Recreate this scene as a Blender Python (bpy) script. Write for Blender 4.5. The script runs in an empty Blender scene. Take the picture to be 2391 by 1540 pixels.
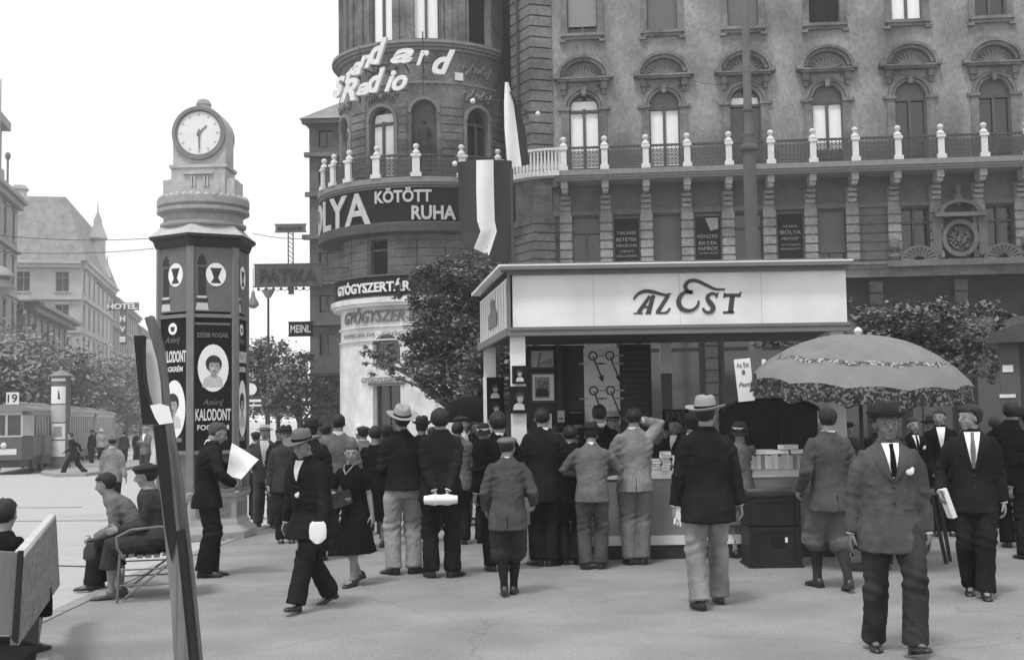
import bpy, math, random
from mathutils import Vector, Matrix, noise
R = math.radians; PI = math.pi
sc = bpy.context.scene; col = sc.collection
# ---------------------------------------------------------------- camera
FPX, CX, CY, CH = 2885.0, 1195.5, 770.0, 1.65
PITCH, ROLL = math.atan(200 / FPX), R(0.9)
_f = Vector((0, math.cos(PITCH), math.sin(PITCH))); _r0 = Vector((1, 0, 0)); _u0 = Vector((0, -math.sin(PITCH), math.cos(PITCH)))
_r = _r0 * math.cos(ROLL) - _u0 * math.sin(ROLL); _u = _u0 * math.cos(ROLL) + _r0 * math.sin(ROLL)
cd = bpy.data.cameras.new('camera'); cam = bpy.data.objects.new('camera', cd); col.objects.link(cam)
cd.sensor_width = 36; cd.lens = 36 * FPX / 2391; cd.clip_start = 0.1; cd.clip_end = 3000
cam.matrix_world = Matrix.Translation((0, 0, CH)) @ Matrix((_r, _u, -_f)).transposed().to_4x4()
sc.camera = cam
# ---------------------------------------------------------------- sky, sun, exposure
SUN_EL, SUN_AZ = R(63), R(205)          # azimuth clockwise from +Y
w = bpy.data.worlds.new('World'); sc.world = w; w.use_nodes = True
nt = w.node_tree; nt.nodes.clear()
sky = nt.nodes.new('ShaderNodeTexSky'); sky.sky_type = 'NISHITA'; sky.sun_disc = False
sky.sun_elevation = SUN_EL; sky.sun_rotation = SUN_AZ; sky.dust_density = 1; sky.air_density = 1; sky.ozone_density = 1
bw = nt.nodes.new('ShaderNodeRGBToBW'); bg = nt.nodes.new('ShaderNodeBackground'); wo = nt.nodes.new('ShaderNodeOutputWorld')
bg.inputs['Strength'].default_value = 0.15
nt.links.new(sky.outputs[0], bw.inputs[0]); ov = nt.nodes.new('ShaderNodeMath'); ov.operation = 'MULTIPLY_ADD'; ov.inputs[1].default_value = 0.22; ov.inputs[2].default_value = 6.0   # overcast: a bright even cloud layer over the clear-sky gradient
nt.links.new(bw.outputs[0], ov.inputs[0]); nt.links.new(ov.outputs[0], bg.inputs['Color']); nt.links.new(bg.outputs[0], wo.inputs['Surface'])
sd = bpy.data.lights.new('sun', 'SUN'); sd.energy = 2.2; sd.angle = R(11); sd.color = (1, 0.99, 0.97)
so = bpy.data.objects.new('sun', sd); col.objects.link(so)
sdir = Vector((math.sin(SUN_AZ) * math.cos(SUN_EL), math.cos(SUN_AZ) * math.cos(SUN_EL), math.sin(SUN_EL)))
so.rotation_euler = sdir.to_track_quat('Z', 'Y').to_euler()
sc.view_settings.view_transform = 'Standard'; sc.view_settings.look = 'None'; sc.view_settings.gamma = 1
sc.view_settings.exposure = 0.1
sc.cycles.volume_bounces = 1
# ---------------------------------------------------------------- placing helpers
def ray(px, py): return _r * ((px - CX) / FPX) + _u * ((CY - py) / FPX) + _f
def at(px, py, Y):
    d = ray(px, py); return Vector((0, 0, CH)) + d * (Y / d.y)
def gh(x, y):
    t = min(1, max(0, (-x - 0.0) / 4.5)); t = t * t * (3 - 2 * t)
    return -0.6 * (1 - math.exp(-max(0, y - 14) / 18)) * t
def gp(px, py):
    d = ray(px, py); z = 0; P = None
    for _ in range(30):
        P = Vector((0, 0, CH)) + d * ((z - CH) / d.z); z = 0.6 * z + 0.4 * gh(P.x, P.y)
    P.z = gh(P.x, P.y); return P
def gY(px, Y):
    P = at(px, 1000, Y); P.z = gh(P.x, P.y); return P
# ---------------------------------------------------------------- materials (the place is greyscale)
_M = {}
def G(name, v, rough=0.8, var=0.15, scale=4.0, bump=0.0, bscale=None, spec=0.3, stretch=None, lo=None, emit=0, metal=0.0):
    if name in _M: return _M[name]
    m = bpy.data.materials.new(name); m.use_nodes = True; n = m.node_tree; b = n.nodes['Principled BSDF']
    b.inputs['Roughness'].default_value = rough; b.inputs['Specular IOR Level'].default_value = spec; b.inputs['Metallic'].default_value = metal
    tc = n.nodes.new('ShaderNodeTexCoord'); mp = n.nodes.new('ShaderNodeMapping'); n.links.new(tc.outputs['Object'], mp.inputs[0])
    if stretch: mp.inputs['Scale'].default_value = stretch
    nz = n.nodes.new('ShaderNodeTexNoise'); nz.inputs['Scale'].default_value = scale; nz.inputs['Detail'].default_value = 6; nz.inputs['Roughness'].default_value = 0.65
    n.links.new(mp.outputs[0], nz.inputs['Vector'])
    mr = n.nodes.new('ShaderNodeMapRange'); mr.inputs[1].default_value = 0.3; mr.inputs[2].default_value = 0.7
    mr.inputs[3].default_value = v * (1 - var); mr.inputs[4].default_value = v * (1 + var)
    n.links.new(nz.outputs[0], mr.inputs[0])
    src = mr.outputs[0]
    if lo:                                   # large soft stains: (scale, amount)
        n2 = n.nodes.new('ShaderNodeTexNoise'); n2.inputs['Scale'].default_value = lo[0]; n2.inputs['Detail'].default_value = 4
        n.links.new(mp.outputs[0], n2.inputs['Vector'])
        m2 = n.nodes.new('ShaderNodeMapRange'); m2.inputs[1].default_value = 0.35; m2.inputs[2].default_value = 0.65; m2.inputs[3].default_value = 1 - lo[1]; m2.inputs[4].default_value = 1 + lo[1]
        n.links.new(n2.outputs[0], m2.inputs[0])
        mm = n.nodes.new('ShaderNodeMath'); mm.operation = 'MULTIPLY'; n.links.new(src, mm.inputs[0]); n.links.new(m2.outputs[0], mm.inputs[1]); src = mm.outputs[0]
    n.links.new(src, b.inputs['Base Color'])
    if bump:
        n3 = n.nodes.new('ShaderNodeTexNoise'); n3.inputs['Scale'].default_value = bscale or scale * 4; n3.inputs['Detail'].default_value = 5
        n.links.new(mp.outputs[0], n3.inputs['Vector'])
        bp = n.nodes.new('ShaderNodeBump'); bp.inputs['Strength'].default_value = bump; bp.inputs['Distance'].default_value = 0.02
        n.links.new(n3.outputs[0], bp.inputs['Height']); n.links.new(bp.outputs[0], b.inputs['Normal'])
    _M[name] = m; return m
def glass(name='window_glass', v=0.02, rough=0.08):
    return G(name, v, rough, 0.3, 1.5, 0.12, 0.8, spec=0.8)
# ---------------------------------------------------------------- object helpers
def tag(o, label=None, cat=None, group=None, kind=None):
    if label: o['label'] = label
    if cat: o['category'] = cat
    if group: o['group'] = group
    if kind: o['kind'] = kind
    return o
def empty(name, loc=(0, 0, 0), rz=0, label=None, cat=None, group=None, scale=1):
    o = bpy.data.objects.new(name, None); col.objects.link(o); o.location = loc; o.rotation_euler = (0, 0, rz); o.scale = (scale,) * 3
    o.empty_display_size = 0.1
    return tag(o, label, cat, group)
def children(o): return [c for c in bpy.data.objects if c.parent == o]
def copy_tree(o, parent=None):
    c = o.copy(); col.objects.link(c); c.parent = parent
    for ch in children(o): copy_tree(ch, c)
    return c
def lerp(a, b, t): return a + (b - a) * t
class MB:
    def __init__(s, mp=None): s.v = []; s.f = []; s.m = []; s.mp = mp; s.cur = 0; s.T = None
    def mat(s, i): s.cur = i; return s
    def add(s, vs, fs):
        o = len(s.v)
        for p in vs:
            p = Vector(p)
            if s.T: p = s.T @ p
            if s.mp: p = s.mp(p)
            s.v.append(p[:])
        for f in fs: s.f.append([i + o for i in f]); s.m.append(s.cur)
        return s
    def box(s, x0, x1, y0, y1, z0, z1, nx=1):
        vs = []; fs = []
        for i in range(nx + 1):
            x = lerp(x0, x1, i / nx); vs += [(x, y0, z0), (x, y1, z0), (x, y1, z1), (x, y0, z1)]
        for i in range(nx):
            a = i * 4; b = a + 4
            fs += [(a, b, b + 3, a + 3), (a + 1, a + 2, b + 2, b + 1), (a + 3, b + 3, b + 2, a + 2), (a, a + 1, b + 1, b)]
        fs += [(0, 3, 2, 1), (nx * 4, nx * 4 + 1, nx * 4 + 2, nx * 4 + 3)]
        return s.add(vs, fs)
    def bar(s, a, b, w, h=None, up=(0, 0, 1)):           # rectangular bar from a to b
        a = Vector(a); b = Vector(b); h = h or w; d = (b - a).normalized(); u = Vector(up)
        if abs(d.dot(u)) > 0.98: u = Vector((0, 1, 0))
        x = d.cross(u).normalized() * w / 2; y = x.cross(d).normalized() * h / 2
        vs = [a - x - y, a + x - y, a + x + y, a - x + y, b - x - y, b + x - y, b + x + y, b - x + y]
        return s.add(vs, [(0, 3, 2, 1), (4, 5, 6, 7), (0, 1, 5, 4), (1, 2, 6, 5), (2, 3, 7, 6), (3, 0, 4, 7)])
    def lathe(s, prof, c=(0, 0, 0), n=24, sx=1, sy=1, rot=0, caps=True):
        vs = []; fs = []; k = len(prof)
        for r, z in prof:
            for i in range(n):
                a = rot + 2 * PI * i / n; vs.append((c[0] + r * sx * math.cos(a), c[1] + r * sy * math.sin(a), c[2] + z))
        for j in range(k - 1):
            for i in range(n):
                i2 = (i + 1) % n; fs.append((j * n + i, j * n + i2, (j + 1) * n + i2, (j + 1) * n + i))
        if caps: fs += [tuple(range(n))[::-1], tuple((k - 1) * n + i for i in range(n))]
        return s.add(vs, fs)
    def loft(s, rings, caps=True, closed=True):
        n = len(rings[0]); vs = [p for r in rings for p in r]; fs = []
        for j in range(len(rings) - 1):
            for i in range(n if closed else n - 1):
                i2 = (i + 1) % n; fs.append((j * n + i, j * n + i2, (j + 1) * n + i2, (j + 1) * n + i))
        if caps and closed: fs += [tuple(range(n))[::-1], tuple((len(rings) - 1) * n + i for i in range(n))]
        return s.add(vs, fs)
    def tube(s, pts, rad, n=8, up=(0, 0, 1), caps=True):   # rad: number or list of r / (a, b)
        pts = [Vector(p) for p in pts]; k = len(pts)
        if not isinstance(rad, (list, tuple)): rad = [rad] * k
        rings = []; u = None
        for j in range(k):
            d = (pts[min(j + 1, k - 1)] - pts[max(j - 1, 0)]).normalized()
            if u is None:
                u = Vector(up); u = u - d * u.dot(d)
                if u.length < 0.05: u = Vector((0.0, 1.0, 0.0)); u = u - d * u.dot(d)
                if u.length < 0.05: u = Vector((1.0, 0, 0)) - d * d.x
            else: u = u - d * u.dot(d)
            u.normalize(); wv = d.cross(u); r = rad[j]
            a, b = r if isinstance(r, (list, tuple)) else (r, r)
            rings.append([pts[j] + u * (b * math.sin(2 * PI * i / n)) + wv * (a * math.cos(2 * PI * i / n)) for i in range(n)])
        return s.loft(rings, caps)
    def ell(s, c, r, n=12, m=8, rot=None):
        vs = []; fs = []; c = Vector(c)
        for j in range(m + 1):
            t = -PI / 2 + PI * j / m
            for i in range(n):
                a = 2 * PI * i / n; p = Vector((r[0] * math.cos(t) * math.cos(a), r[1] * math.cos(t) * math.sin(a), r[2] * math.sin(t)))
                vs.append(c + (rot @ p if rot else p))
        for j in range(m):
            for i in range(n):
                i2 = (i + 1) % n; fs.append((j * n + i, j * n + i2, (j + 1) * n + i2, (j + 1) * n + i))
        return s.add(vs, fs)
    def poly(s, pts, y0, y1):                              # polygon in x,z extruded in y
        n = len(pts); vs = [(p[0], y0, p[1]) for p in pts] + [(p[0], y1, p[1]) for p in pts]
        fs = [tuple(range(n)), tuple(range(n, 2 * n))[::-1]] + [(i, i + n, (i + 1) % n + n, (i + 1) % n) for i in range(n)]
        return s.add(vs, fs)
    def strip(s, P, Q, y0, y1):                            # band between two x,z outlines, with thickness
        n = len(P)
        for i in range(n - 1): s.poly([P[i], P[i + 1], Q[i + 1], Q[i]], y0, y1)
        return s
    def arc(s, cx, cz, ri, ro, y0, y1, a0=0, a1=180, n=14, ez=1.0):
        P = []; Q = []
        for i in range(n + 1):
            a = R(lerp(a0, a1, i / n)); P.append((cx + ri * math.cos(a), cz + ri * ez * math.sin(a))); Q.append((cx + ro * math.cos(a), cz + ro * ez * math.sin(a)))
        vs = []; fs = []
        for i in range(n + 1): vs += [(P[i][0], y0, P[i][1]), (Q[i][0], y0, Q[i][1]), (Q[i][0], y1, Q[i][1]), (P[i][0], y1, P[i][1])]
        for i in range(n):
            a = i * 4; b = a + 4
            for k in range(4): fs.append((a + k, b + k, b + (k + 1) % 4, a + (k + 1) % 4))
        fs += [(0, 1, 2, 3), (n * 4 + 3, n * 4 + 2, n * 4 + 1, n * 4)]
        return s.add(vs, fs)
    def stroke(s, pts, wid, y0, y1, sub=6):                # smooth pen stroke in x,z; wid list per point
        P = []; W = []
        k = len(pts)
        for j in range(k - 1):
            p0 = pts[max(j - 1, 0)]; p1 = pts[j]; p2 = pts[j + 1]; p3 = pts[min(j + 2, k - 1)]
            for q in range(sub):
                t = q / sub
                P.append(tuple(0.5 * (2 * p1[c] + (p2[c] - p0[c]) * t + (2 * p0[c] - 5 * p1[c] + 4 * p2[c] - p3[c]) * t * t + (3 * p1[c] - p0[c] - 3 * p2[c] + p3[c]) * t ** 3) for c in (0, 1)))
                W.append(lerp(wid[j], wid[j + 1], t))
        P.append(pts[-1]); W.append(wid[-1])
        vs = []
        for j, (x, z) in enumerate(P):
            a = P[max(j - 1, 0)]; b = P[min(j + 1, len(P) - 1)]; dx, dz = b[0] - a[0], b[1] - a[1]; L = math.hypot(dx, dz) or 1
            nx, nz = -dz / L * W[j] / 2, dx / L * W[j] / 2
            vs += [(x + nx, y0, z + nz), (x - nx, y0, z - nz), (x - nx, y1, z - nz), (x + nx, y1, z + nz)]
        fs = []
        for i in range(len(P) - 1):
            a = i * 4; b = a + 4
            for k2 in range(4): fs.append((a + k2, b + k2, b + (k2 + 1) % 4, a + (k2 + 1) % 4))
        fs += [(0, 1, 2, 3), (len(P) * 4 - 1, len(P) * 4 - 2, len(P) * 4 - 3, len(P) * 4 - 4)]
        return s.add(vs, fs)
    def text(s, t, x0, x1, z0, z1, y, shear=0.0, thick=0.004, bold=0.0, keep=False):
        vs, fs, bb = text_mesh(t, shear, bold)
        w_ = bb[1] - bb[0]; h_ = bb[3] - bb[2]; sx = (x1 - x0) / w_; sz = (z1 - z0) / h_; ox = x0
        if keep and sx > sz * 1.15: ox = (x0 + x1) / 2 - w_ * sz * 1.15 / 2; sx = sz * 1.15
        return s.add([(ox + (p[0] - bb[0]) * sx, y - thick / 2 + p[2] * thick, z0 + (p[1] - bb[2]) * sz) for p in vs], fs)
    def build(s, name, mats, parent=None, ang=35, smooth=True):
        me = bpy.data.meshes.new(name); me.from_pydata(s.v, [], s.f)
        mats = mats if isinstance(mats, (list, tuple)) else [mats]
        for m in mats: me.materials.append(m)
        me.polygons.foreach_set('material_index', s.m)
        if smooth:
            me.polygons.foreach_set('use_smooth', [True] * len(s.f)); me.update()
            me.set_sharp_from_angle(angle=R(ang))
        me.update()
        o = bpy.data.objects.new(name, me); col.objects.link(o); o.parent = parent
        return o
_TX = {}
def text_mesh(t, shear=0, bold=0):
    k = (t, shear, bold)
    if k in _TX: return _TX[k]
    c = bpy.data.curves.new('t', 'FONT'); c.body = t; c.shear = shear; c.offset = bold; c.extrude = 0.5; c.resolution_u = 3
    o = bpy.data.objects.new('t', c); me = bpy.data.meshes.new_from_object(o)
    vs = [(v.co.x, v.co.y, v.co.z) for v in me.vertices]; fs = [tuple(p.vertices) for p in me.polygons]
    bb = (min(v[0] for v in vs), max(v[0] for v in vs), min(v[1] for v in vs), max(v[1] for v in vs))
    bpy.data.objects.remove(o); bpy.data.curves.remove(c); bpy.data.meshes.remove(me)
    _TX[k] = (vs, fs, bb); return _TX[k]
def proj(P):
    q = Vector(P) - Vector((0, 0, CH)); d = q.dot(_f); return CX + FPX * q.dot(_r) / d, CY - FPX * q.dot(_u) / d
# ================================================================ materials
stucco = G('stucco', 0.215, 0.9, 0.30, 7.0, 0.7, 22, lo=(0.55, 0.38), stretch=(1, 1, .7))
stone = G('stone', 0.145, 0.85, 0.32, 8.0, 0.6, 18, lo=(1.1, 0.32))
stone_d = G('darker_stone', 0.12, 0.9, 0.2, 5.0, 0.3, 25, lo=(0.8, 0.15))  # darker stone tone for mezzanine, niche, side wing and narrow house
stone_l = G('pale_stone', 0.58, 0.8, 0.14, 9.0, 0.2, 30)
stone_m = G('grey_stone', 0.20, 0.85, 0.16, 6.0, 0.3, 25)
iron = G('dark_iron', 0.05, 0.5, 0.3, 10.0)
lattice = G('railing_iron', 0.055, 0.6, 0.3, 14.0, 0.5, 30)
frame_m = G('window_frame_paint', 0.085, 0.6, 0.15, 10)
curtain = G('white_curtain_glare', 0.86, 0.9, 0.06, 2.0, stretch=(6, 6, 0.6), bump=0.3, bscale=4)  # stands for curtains and for sky reflection painted white behind the glass
blind = G('grey_blind', 0.13, 0.8, 0.1, 2.0, stretch=(1, 1, 12), bump=0.5, bscale=6)
gls = glass()
dark_in = G('dark_interior', 0.012, 0.9, 0.2)
sign_dk = G('dark_sign_board', 0.012, 0.7, 0.2, 3, spec=.12)
sign_lt = G('white_letters', 0.66, 0.6, 0.1, 8)
white_p = G('white_render', 0.60, 0.75, 0.12, 3.0, 0.3, 20, lo=(.9, .15))
roof_m = G('roof_slate', 0.13, 0.8, 0.25, 4.0, 0.4, 12)
# ================================================================ ground
def ground_sheet(name, xs, ys, dz, m, fn=None):
    mb = MB(); vs = [(x, y, gh(x, y) + dz) for y in ys for x in xs]; nx = len(xs)
    fs = []
    for j in range(len(ys) - 1):
        for i in range(nx - 1): fs.append((j * nx + i, j * nx + i + 1, (j + 1) * nx + i + 1, (j + 1) * nx + i))
    mb.add(vs, fs); o = mb.build(name, m, None); tag(o, kind='structure'); return o
xs = [-900, -300, -120, -60, -35] + [-24 + i for i in range(0, 29)] + [8, 12, 20, 40, 80, 300, 900]
ys = [-60, -20, -5, 0, 3, 6, 9, 11] + [12 + i * 1.5 for i in range(20)] + [44, 50, 57, 65, 80, 110, 160, 250, 500, 1500]
ground_sheet('road', xs, ys, -0.012, G('road_surface', 0.42, 0.9, 0.10, 22.0, 0.5, 90, lo=(2.5, 0.05)))
# pavement: near side of the kerb line, laid on the same slope
ka, kb = gp(215, 1392), gp(640, 1222)
kd = (kb - ka); kd.z = 0; kd.normalize(); kn = Vector((kd.y, -kd.x, 0))
def kerb_pt(t, off): p = ka + kd * t + kn * off; p.z = gh(p.x, p.y); return p
mb = MB(); rows = []
ts = [-14, -8, -4, -2, -1, 0, 1, 2, 3, 4, 5, 6, 7, 8, 10, 12, 15, 20, 28, 40]
offs = [0.07, 0.6, 1.2, 2, 3, 4, 6, 9, 14, 22, 40]
vs = []
for t in ts:
    for o_ in offs: p = kerb_pt(t, o_); vs.append((p.x, p.y, p.z + 0.004))
n_ = len(offs); mb.add(vs, [(j * n_ + i, j * n_ + i + 1, (j + 1) * n_ + i + 1, (j + 1) * n_ + i) for j in range(len(ts) - 1) for i in range(n_ - 1)])
tag(mb.build('pavement', G('asphalt_pavement', 0.265, 0.92, 0.22, 45.0, 0.6, 120, lo=(0.9, 0.15)), None), kind='structure')
mb = MB(); fs_ = [kerb_pt(t, -0.07) + Vector((0, 0, 0.006)) for t in ts]
for a, b in zip(ts[:-1], ts[1:]):
    k = max(1, int((b - a) / 1.0))
    for i in range(k):
        p, q = kerb_pt(a + (b - a) * i / k + 0.01, 0), kerb_pt(a + (b - a) * (i + 1) / k - 0.01, 0)
        mb.bar(p, q, 0.14, 0.03)
tag(mb.build('kerb', G('kerb_stone', 0.27, 0.9, 0.2, 8, 0.3), None), kind='structure')
def rail_line(p, q, name='tram_rail'):
    mb = MB(); d = (q - p); 
    for off in (0, ):
        pts = []
        for i in range(25): c = p + d * (i / 24); c.z = gh(c.x, c.y) - 0.008; pts.append(c)
        for a, b in zip(pts[:-1], pts[1:]): mb.bar(a, b, 0.05, 0.012)
    return tag(mb.build(name, G('rail_steel', 0.07, 0.4, 0.2), None), kind='structure')
a, b = gp(45, 1184), gp(190, 1183); rail_line(a - (b - a) * 6, b)
a, b = gp(120, 1318), gp(270, 1321); rail_line(a - (b - a) * 5, b + (b - a) * .1)
a, b = gp(-60, 1215), gp(420, 1213); rail_line(a - (b - a) * 2, b)
def add_cracks(m, scale, amount):
    n = m.node_tree; bs = n.nodes['Principled BSDF']; src = bs.inputs['Base Color'].links[0].from_socket; tc = n.nodes.new('ShaderNodeTexCoord'); nz = n.nodes.new('ShaderNodeTexNoise'); nz.inputs['Scale'].default_value = 1.7; n.links.new(tc.outputs['Object'], nz.inputs['Vector'])
    mx = n.nodes.new('ShaderNodeMixRGB'); mx.inputs[0].default_value = .35; n.links.new(tc.outputs['Object'], mx.inputs[1]); n.links.new(nz.outputs['Color'], mx.inputs[2])
    v = n.nodes.new('ShaderNodeTexVoronoi'); v.feature = 'DISTANCE_TO_EDGE'; v.inputs['Scale'].default_value = scale; n.links.new(mx.outputs[0], v.inputs['Vector'])
    r_ = n.nodes.new('ShaderNodeMapRange'); r_.inputs[1].default_value = 0; r_.inputs[2].default_value = .007; r_.inputs[3].default_value = 1 - amount; r_.inputs[4].default_value = 1; n.links.new(v.outputs['Distance'], r_.inputs[0])
    mm = n.nodes.new('ShaderNodeMath'); mm.operation = 'MULTIPLY'; n.links.new(src, mm.inputs[0]); n.links.new(r_.outputs[0], mm.inputs[1]); n.links.new(mm.outputs[0], bs.inputs['Base Color'])
add_cracks(_M['asphalt_pavement'], .45, .18)
# traffic island under the little column
mb = MB(); pts = [gp(96, 1108), gp(130, 1113), gp(200, 1111), gp(262, 1103), gp(330, 1090), gp(345, 1080), gp(300, 1076), gp(200, 1078), gp(110, 1088)]
n_ = len(pts); mb.add([(p.x, p.y, p.z - .1) for p in pts] + [(p.x, p.y, p.z + .12) for p in pts], [tuple(range(n_, 2 * n_))] + [(i, (i + 1) % n_, (i + 1) % n_ + n_, i + n_) for i in range(n_)])
tag(mb.build('traffic_island', G('island_stone', 0.3, 0.9, 0.15, 5), None), kind='structure')
# ================================================================ corner building
F0 = at(1363, 235, 48.0); F0.z = 0; TH = R(5.0); BAY = 3.14
house = empty('corner_building', F0, -TH, 'ornate grey apartment building with a round corner turret, arched windows and a long balcony', 'building')
def wall(mb, x0, x1, z0, z1, ops, y=0.0, dep=0.3, step=99):
    """wall front at y with openings (xa, xb, za, zb, arched) : zb is the spring line of arched ones"""
    def quad(a, b, c, d):
        if b - a < 1e-4 or d - c < 1e-4: return
        n = max(1, int(math.ceil((b - a) / step)))
        for i in range(n):
            p, q = lerp(a, b, i / n), lerp(a, b, (i + 1) / n); mb.add([(p, y, c), (q, y, c), (q, y, d), (p, y, d)], [(0, 1, 2, 3)])
    cols_ = sorted(set((o[0], o[1]) for o in ops)); cur = x0
    for (a, b) in cols_:
        quad(cur, a, z0, z1); cur = b; zc = z0
        for (_, _, za, zb, ar) in sorted([o for o in ops if o[0] == a and o[1] == b], key=lambda o: o[2]):
            quad(a, b, zc, za)
            mb.add([(a, y, za), (a, y + dep, za), (a, y + dep, zb), (a, y, zb)], [(0, 1, 2, 3)])
            mb.add([(b, y, za), (b, y + dep, za), (b, y + dep, zb), (b, y, zb)], [(3, 2, 1, 0)])
            mb.add([(a, y, za), (b, y, za), (b, y + dep, za), (a, y + dep, za)], [(0, 1, 2, 3)])
            if ar:
                r = (b - a) / 2; cx = (a + b) / 2; N = 12; top = zb + r + 0.02
                A = [(cx - r * math.cos(PI * i / N), zb + r * math.sin(PI * i / N)) for i in range(N + 1)]
                for i in range(N):
                    mb.add([(A[i][0], y, A[i][1]), (A[i + 1][0], y, A[i + 1][1]), (A[i + 1][0], y, top), (A[i][0], y, top)], [(0, 1, 2, 3)])
                    mb.add([(A[i][0], y, A[i][1]), (A[i + 1][0], y, A[i + 1][1]), (A[i + 1][0], y + dep, A[i + 1][1]), (A[i][0], y + dep, A[i][1])], [(3, 2, 1, 0)])
                zc = top
            else:
                mb.add([(a, y, zb), (b, y, zb), (b, y + dep, zb), (a, y + dep, zb)], [(3, 2, 1, 0)]); zc = zb
        quad(a, b, zc, z1)
    quad(cur, x1, z0, z1)
    return mb
def window(parent, x0, x1, z0, z1, arch, style, mp=None, y=0.2):
    """one window: frame mesh with glass, curtain or blind as sub-parts"""
    cx = (x0 + x1) / 2; r = (x1 - x0) / 2; zt = z1 + (r if arch else 0); fr = MB(mp); c = 0.055
    nx = 3 if mp else 1
    if style != 'open':
        fr.box(cx - .055, cx + .055, y - .06, y + .03, z0, z1)
        for (a, b) in ((x0, x0 + c), (x1 - c, x1)): fr.box(a, b, y - .05, y + .03, z0, z1)
        fr.box(x0 + c, x1 - c, y - .05, y + .03, z0, z0 + c, nx)
    tz = z1 - 0.1 if arch else z0 + (z1 - z0) * 0.72
    fr.box(x0 + .002, x1 - .002, y - .075, y + .035, tz - .05, tz + .05, nx)
    if arch: fr.arc(cx, z1, r - c, r, y - .05, y + .03, 0, 180, 12)
    else: fr.box(x0 + c, x1 - c, y - .05, y + .03, z1 - c, z1, nx)
    w_ = fr.build('window', frame_m, parent)
    def shape(name, za, zb, m, yy, xa=x0, xb=x1, head=False):
        p = MB(mp)
        if head:
            pts = [(cx + r * math.cos(R(a)), z1 + r * math.sin(R(a))) for a in range(0, 181, 15)]
            if za < z1: pts = [(xb, za)] + pts + [(xa, za)]
            p.poly(pts, yy, yy + .01)
        else: p.box(xa, xb, yy, yy + .012, za, zb, nx)
        return p.build(name, m, w_)
    if style == 'open': shape('pane', z0, z1, dark_in, y + .06, head=arch)  # open window: near-black sheet painted in for the unlit room
    else: shape('pane', z0, z1, gls, y + .05, head=arch)
    if style == 'curtains' or style == 'curtains_top':
        zc = tz - .06
        shape('curtain', z0 + .02, zc, curtain, y + .03, x0 + c, cx - .05); shape('curtain', z0 + .02, zc, curtain, y + .03, cx + .05, x1 - c)
        if style == 'curtains_top': shape('curtain', tz + .05, tz + .42, curtain, y + .03, x0 + c + .02, x1 - c - .02)
    if style == 'half':
        shape('curtain', z0 + .75, tz - .06, curtain, y + .03, x0 + c, cx - .05); shape('curtain', z0 + .75, tz - .06, curtain, y + .03, cx + .05, x1 - c)
    if style == 'top_white': shape('curtain', tz + .05, tz + .33, curtain, y + .03, x0 + c, x1 - c)
    if style in ('curtains', 'half', 'dim') and arch: shape('blind', tz, 0, blind, y - .03, head=True)
    if style.startswith('blind'):
        g = float(style[5:] or 0); shape('blind', z0 + g, z1 - .02, blind, y - .09, x0 + .03, x1 - .03)
    if style == 'paleblind': shape('blind', z0 + .33, z1 - .02, G('pale_blind', 0.23, .8, .08, 2, stretch=(1, 1, 10)), y - .09, x0 + .03, x1 - .03)
    return w_
NB = 9; XL, XR = -1.30, BAY * NB - 0.4
WH = 0.59
up_styles = ['paleblind', 'blind', 'blind', 'open', 'curtains', 'dim0', 'curtains', 'blind0.3', 'open']
ar_styles = ['curtains_top', 'curtains', 'top_white', 'half', 'dim', 'dim', 'curtains', 'dim', 'half']
mz_styles = ['blindhalf', 'blind0.22', 'dim0', 'blind0.35', 'dim0', 'dim0', 'blind0.2', 'dim0', 'dim0']
mz_styles[0] = 'blind1.35'
ops = []
for n in range(NB):
    x = n * BAY; ops += [(x - WH, x + WH, 11.0, 13.68, True), (x - WH, x + WH, 16.66, 19.3, False)]
    if n > 1: pass
mb = MB(); wall(mb, XL, XR, 10.6, 22, ops)
mb.box(XL, XR, 0.3, 0.4, 22.0, 22.4)
mb.build('wall', stucco, house)
mops = [(n * BAY - .565, n * BAY + .565, 7.38, 9.36, False) for n in range(NB)]
mb = MB(); wall(mb, XL, XR, 7.25, 10.62, mops, y=0.12, dep=0.25)
for n in range(NB):                                        # coursed blocks in the bays without a sign
    if n >= 3:
        x = (n + .5) * BAY; k = 0; z = 7.4
        if n == 4: continue
        while z < 9.3: mb.box(x - .56, x + .56, .07, .14, z, z + .30); z += .345
mb.build('mezzanine_wall', stone_d, house)
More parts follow.
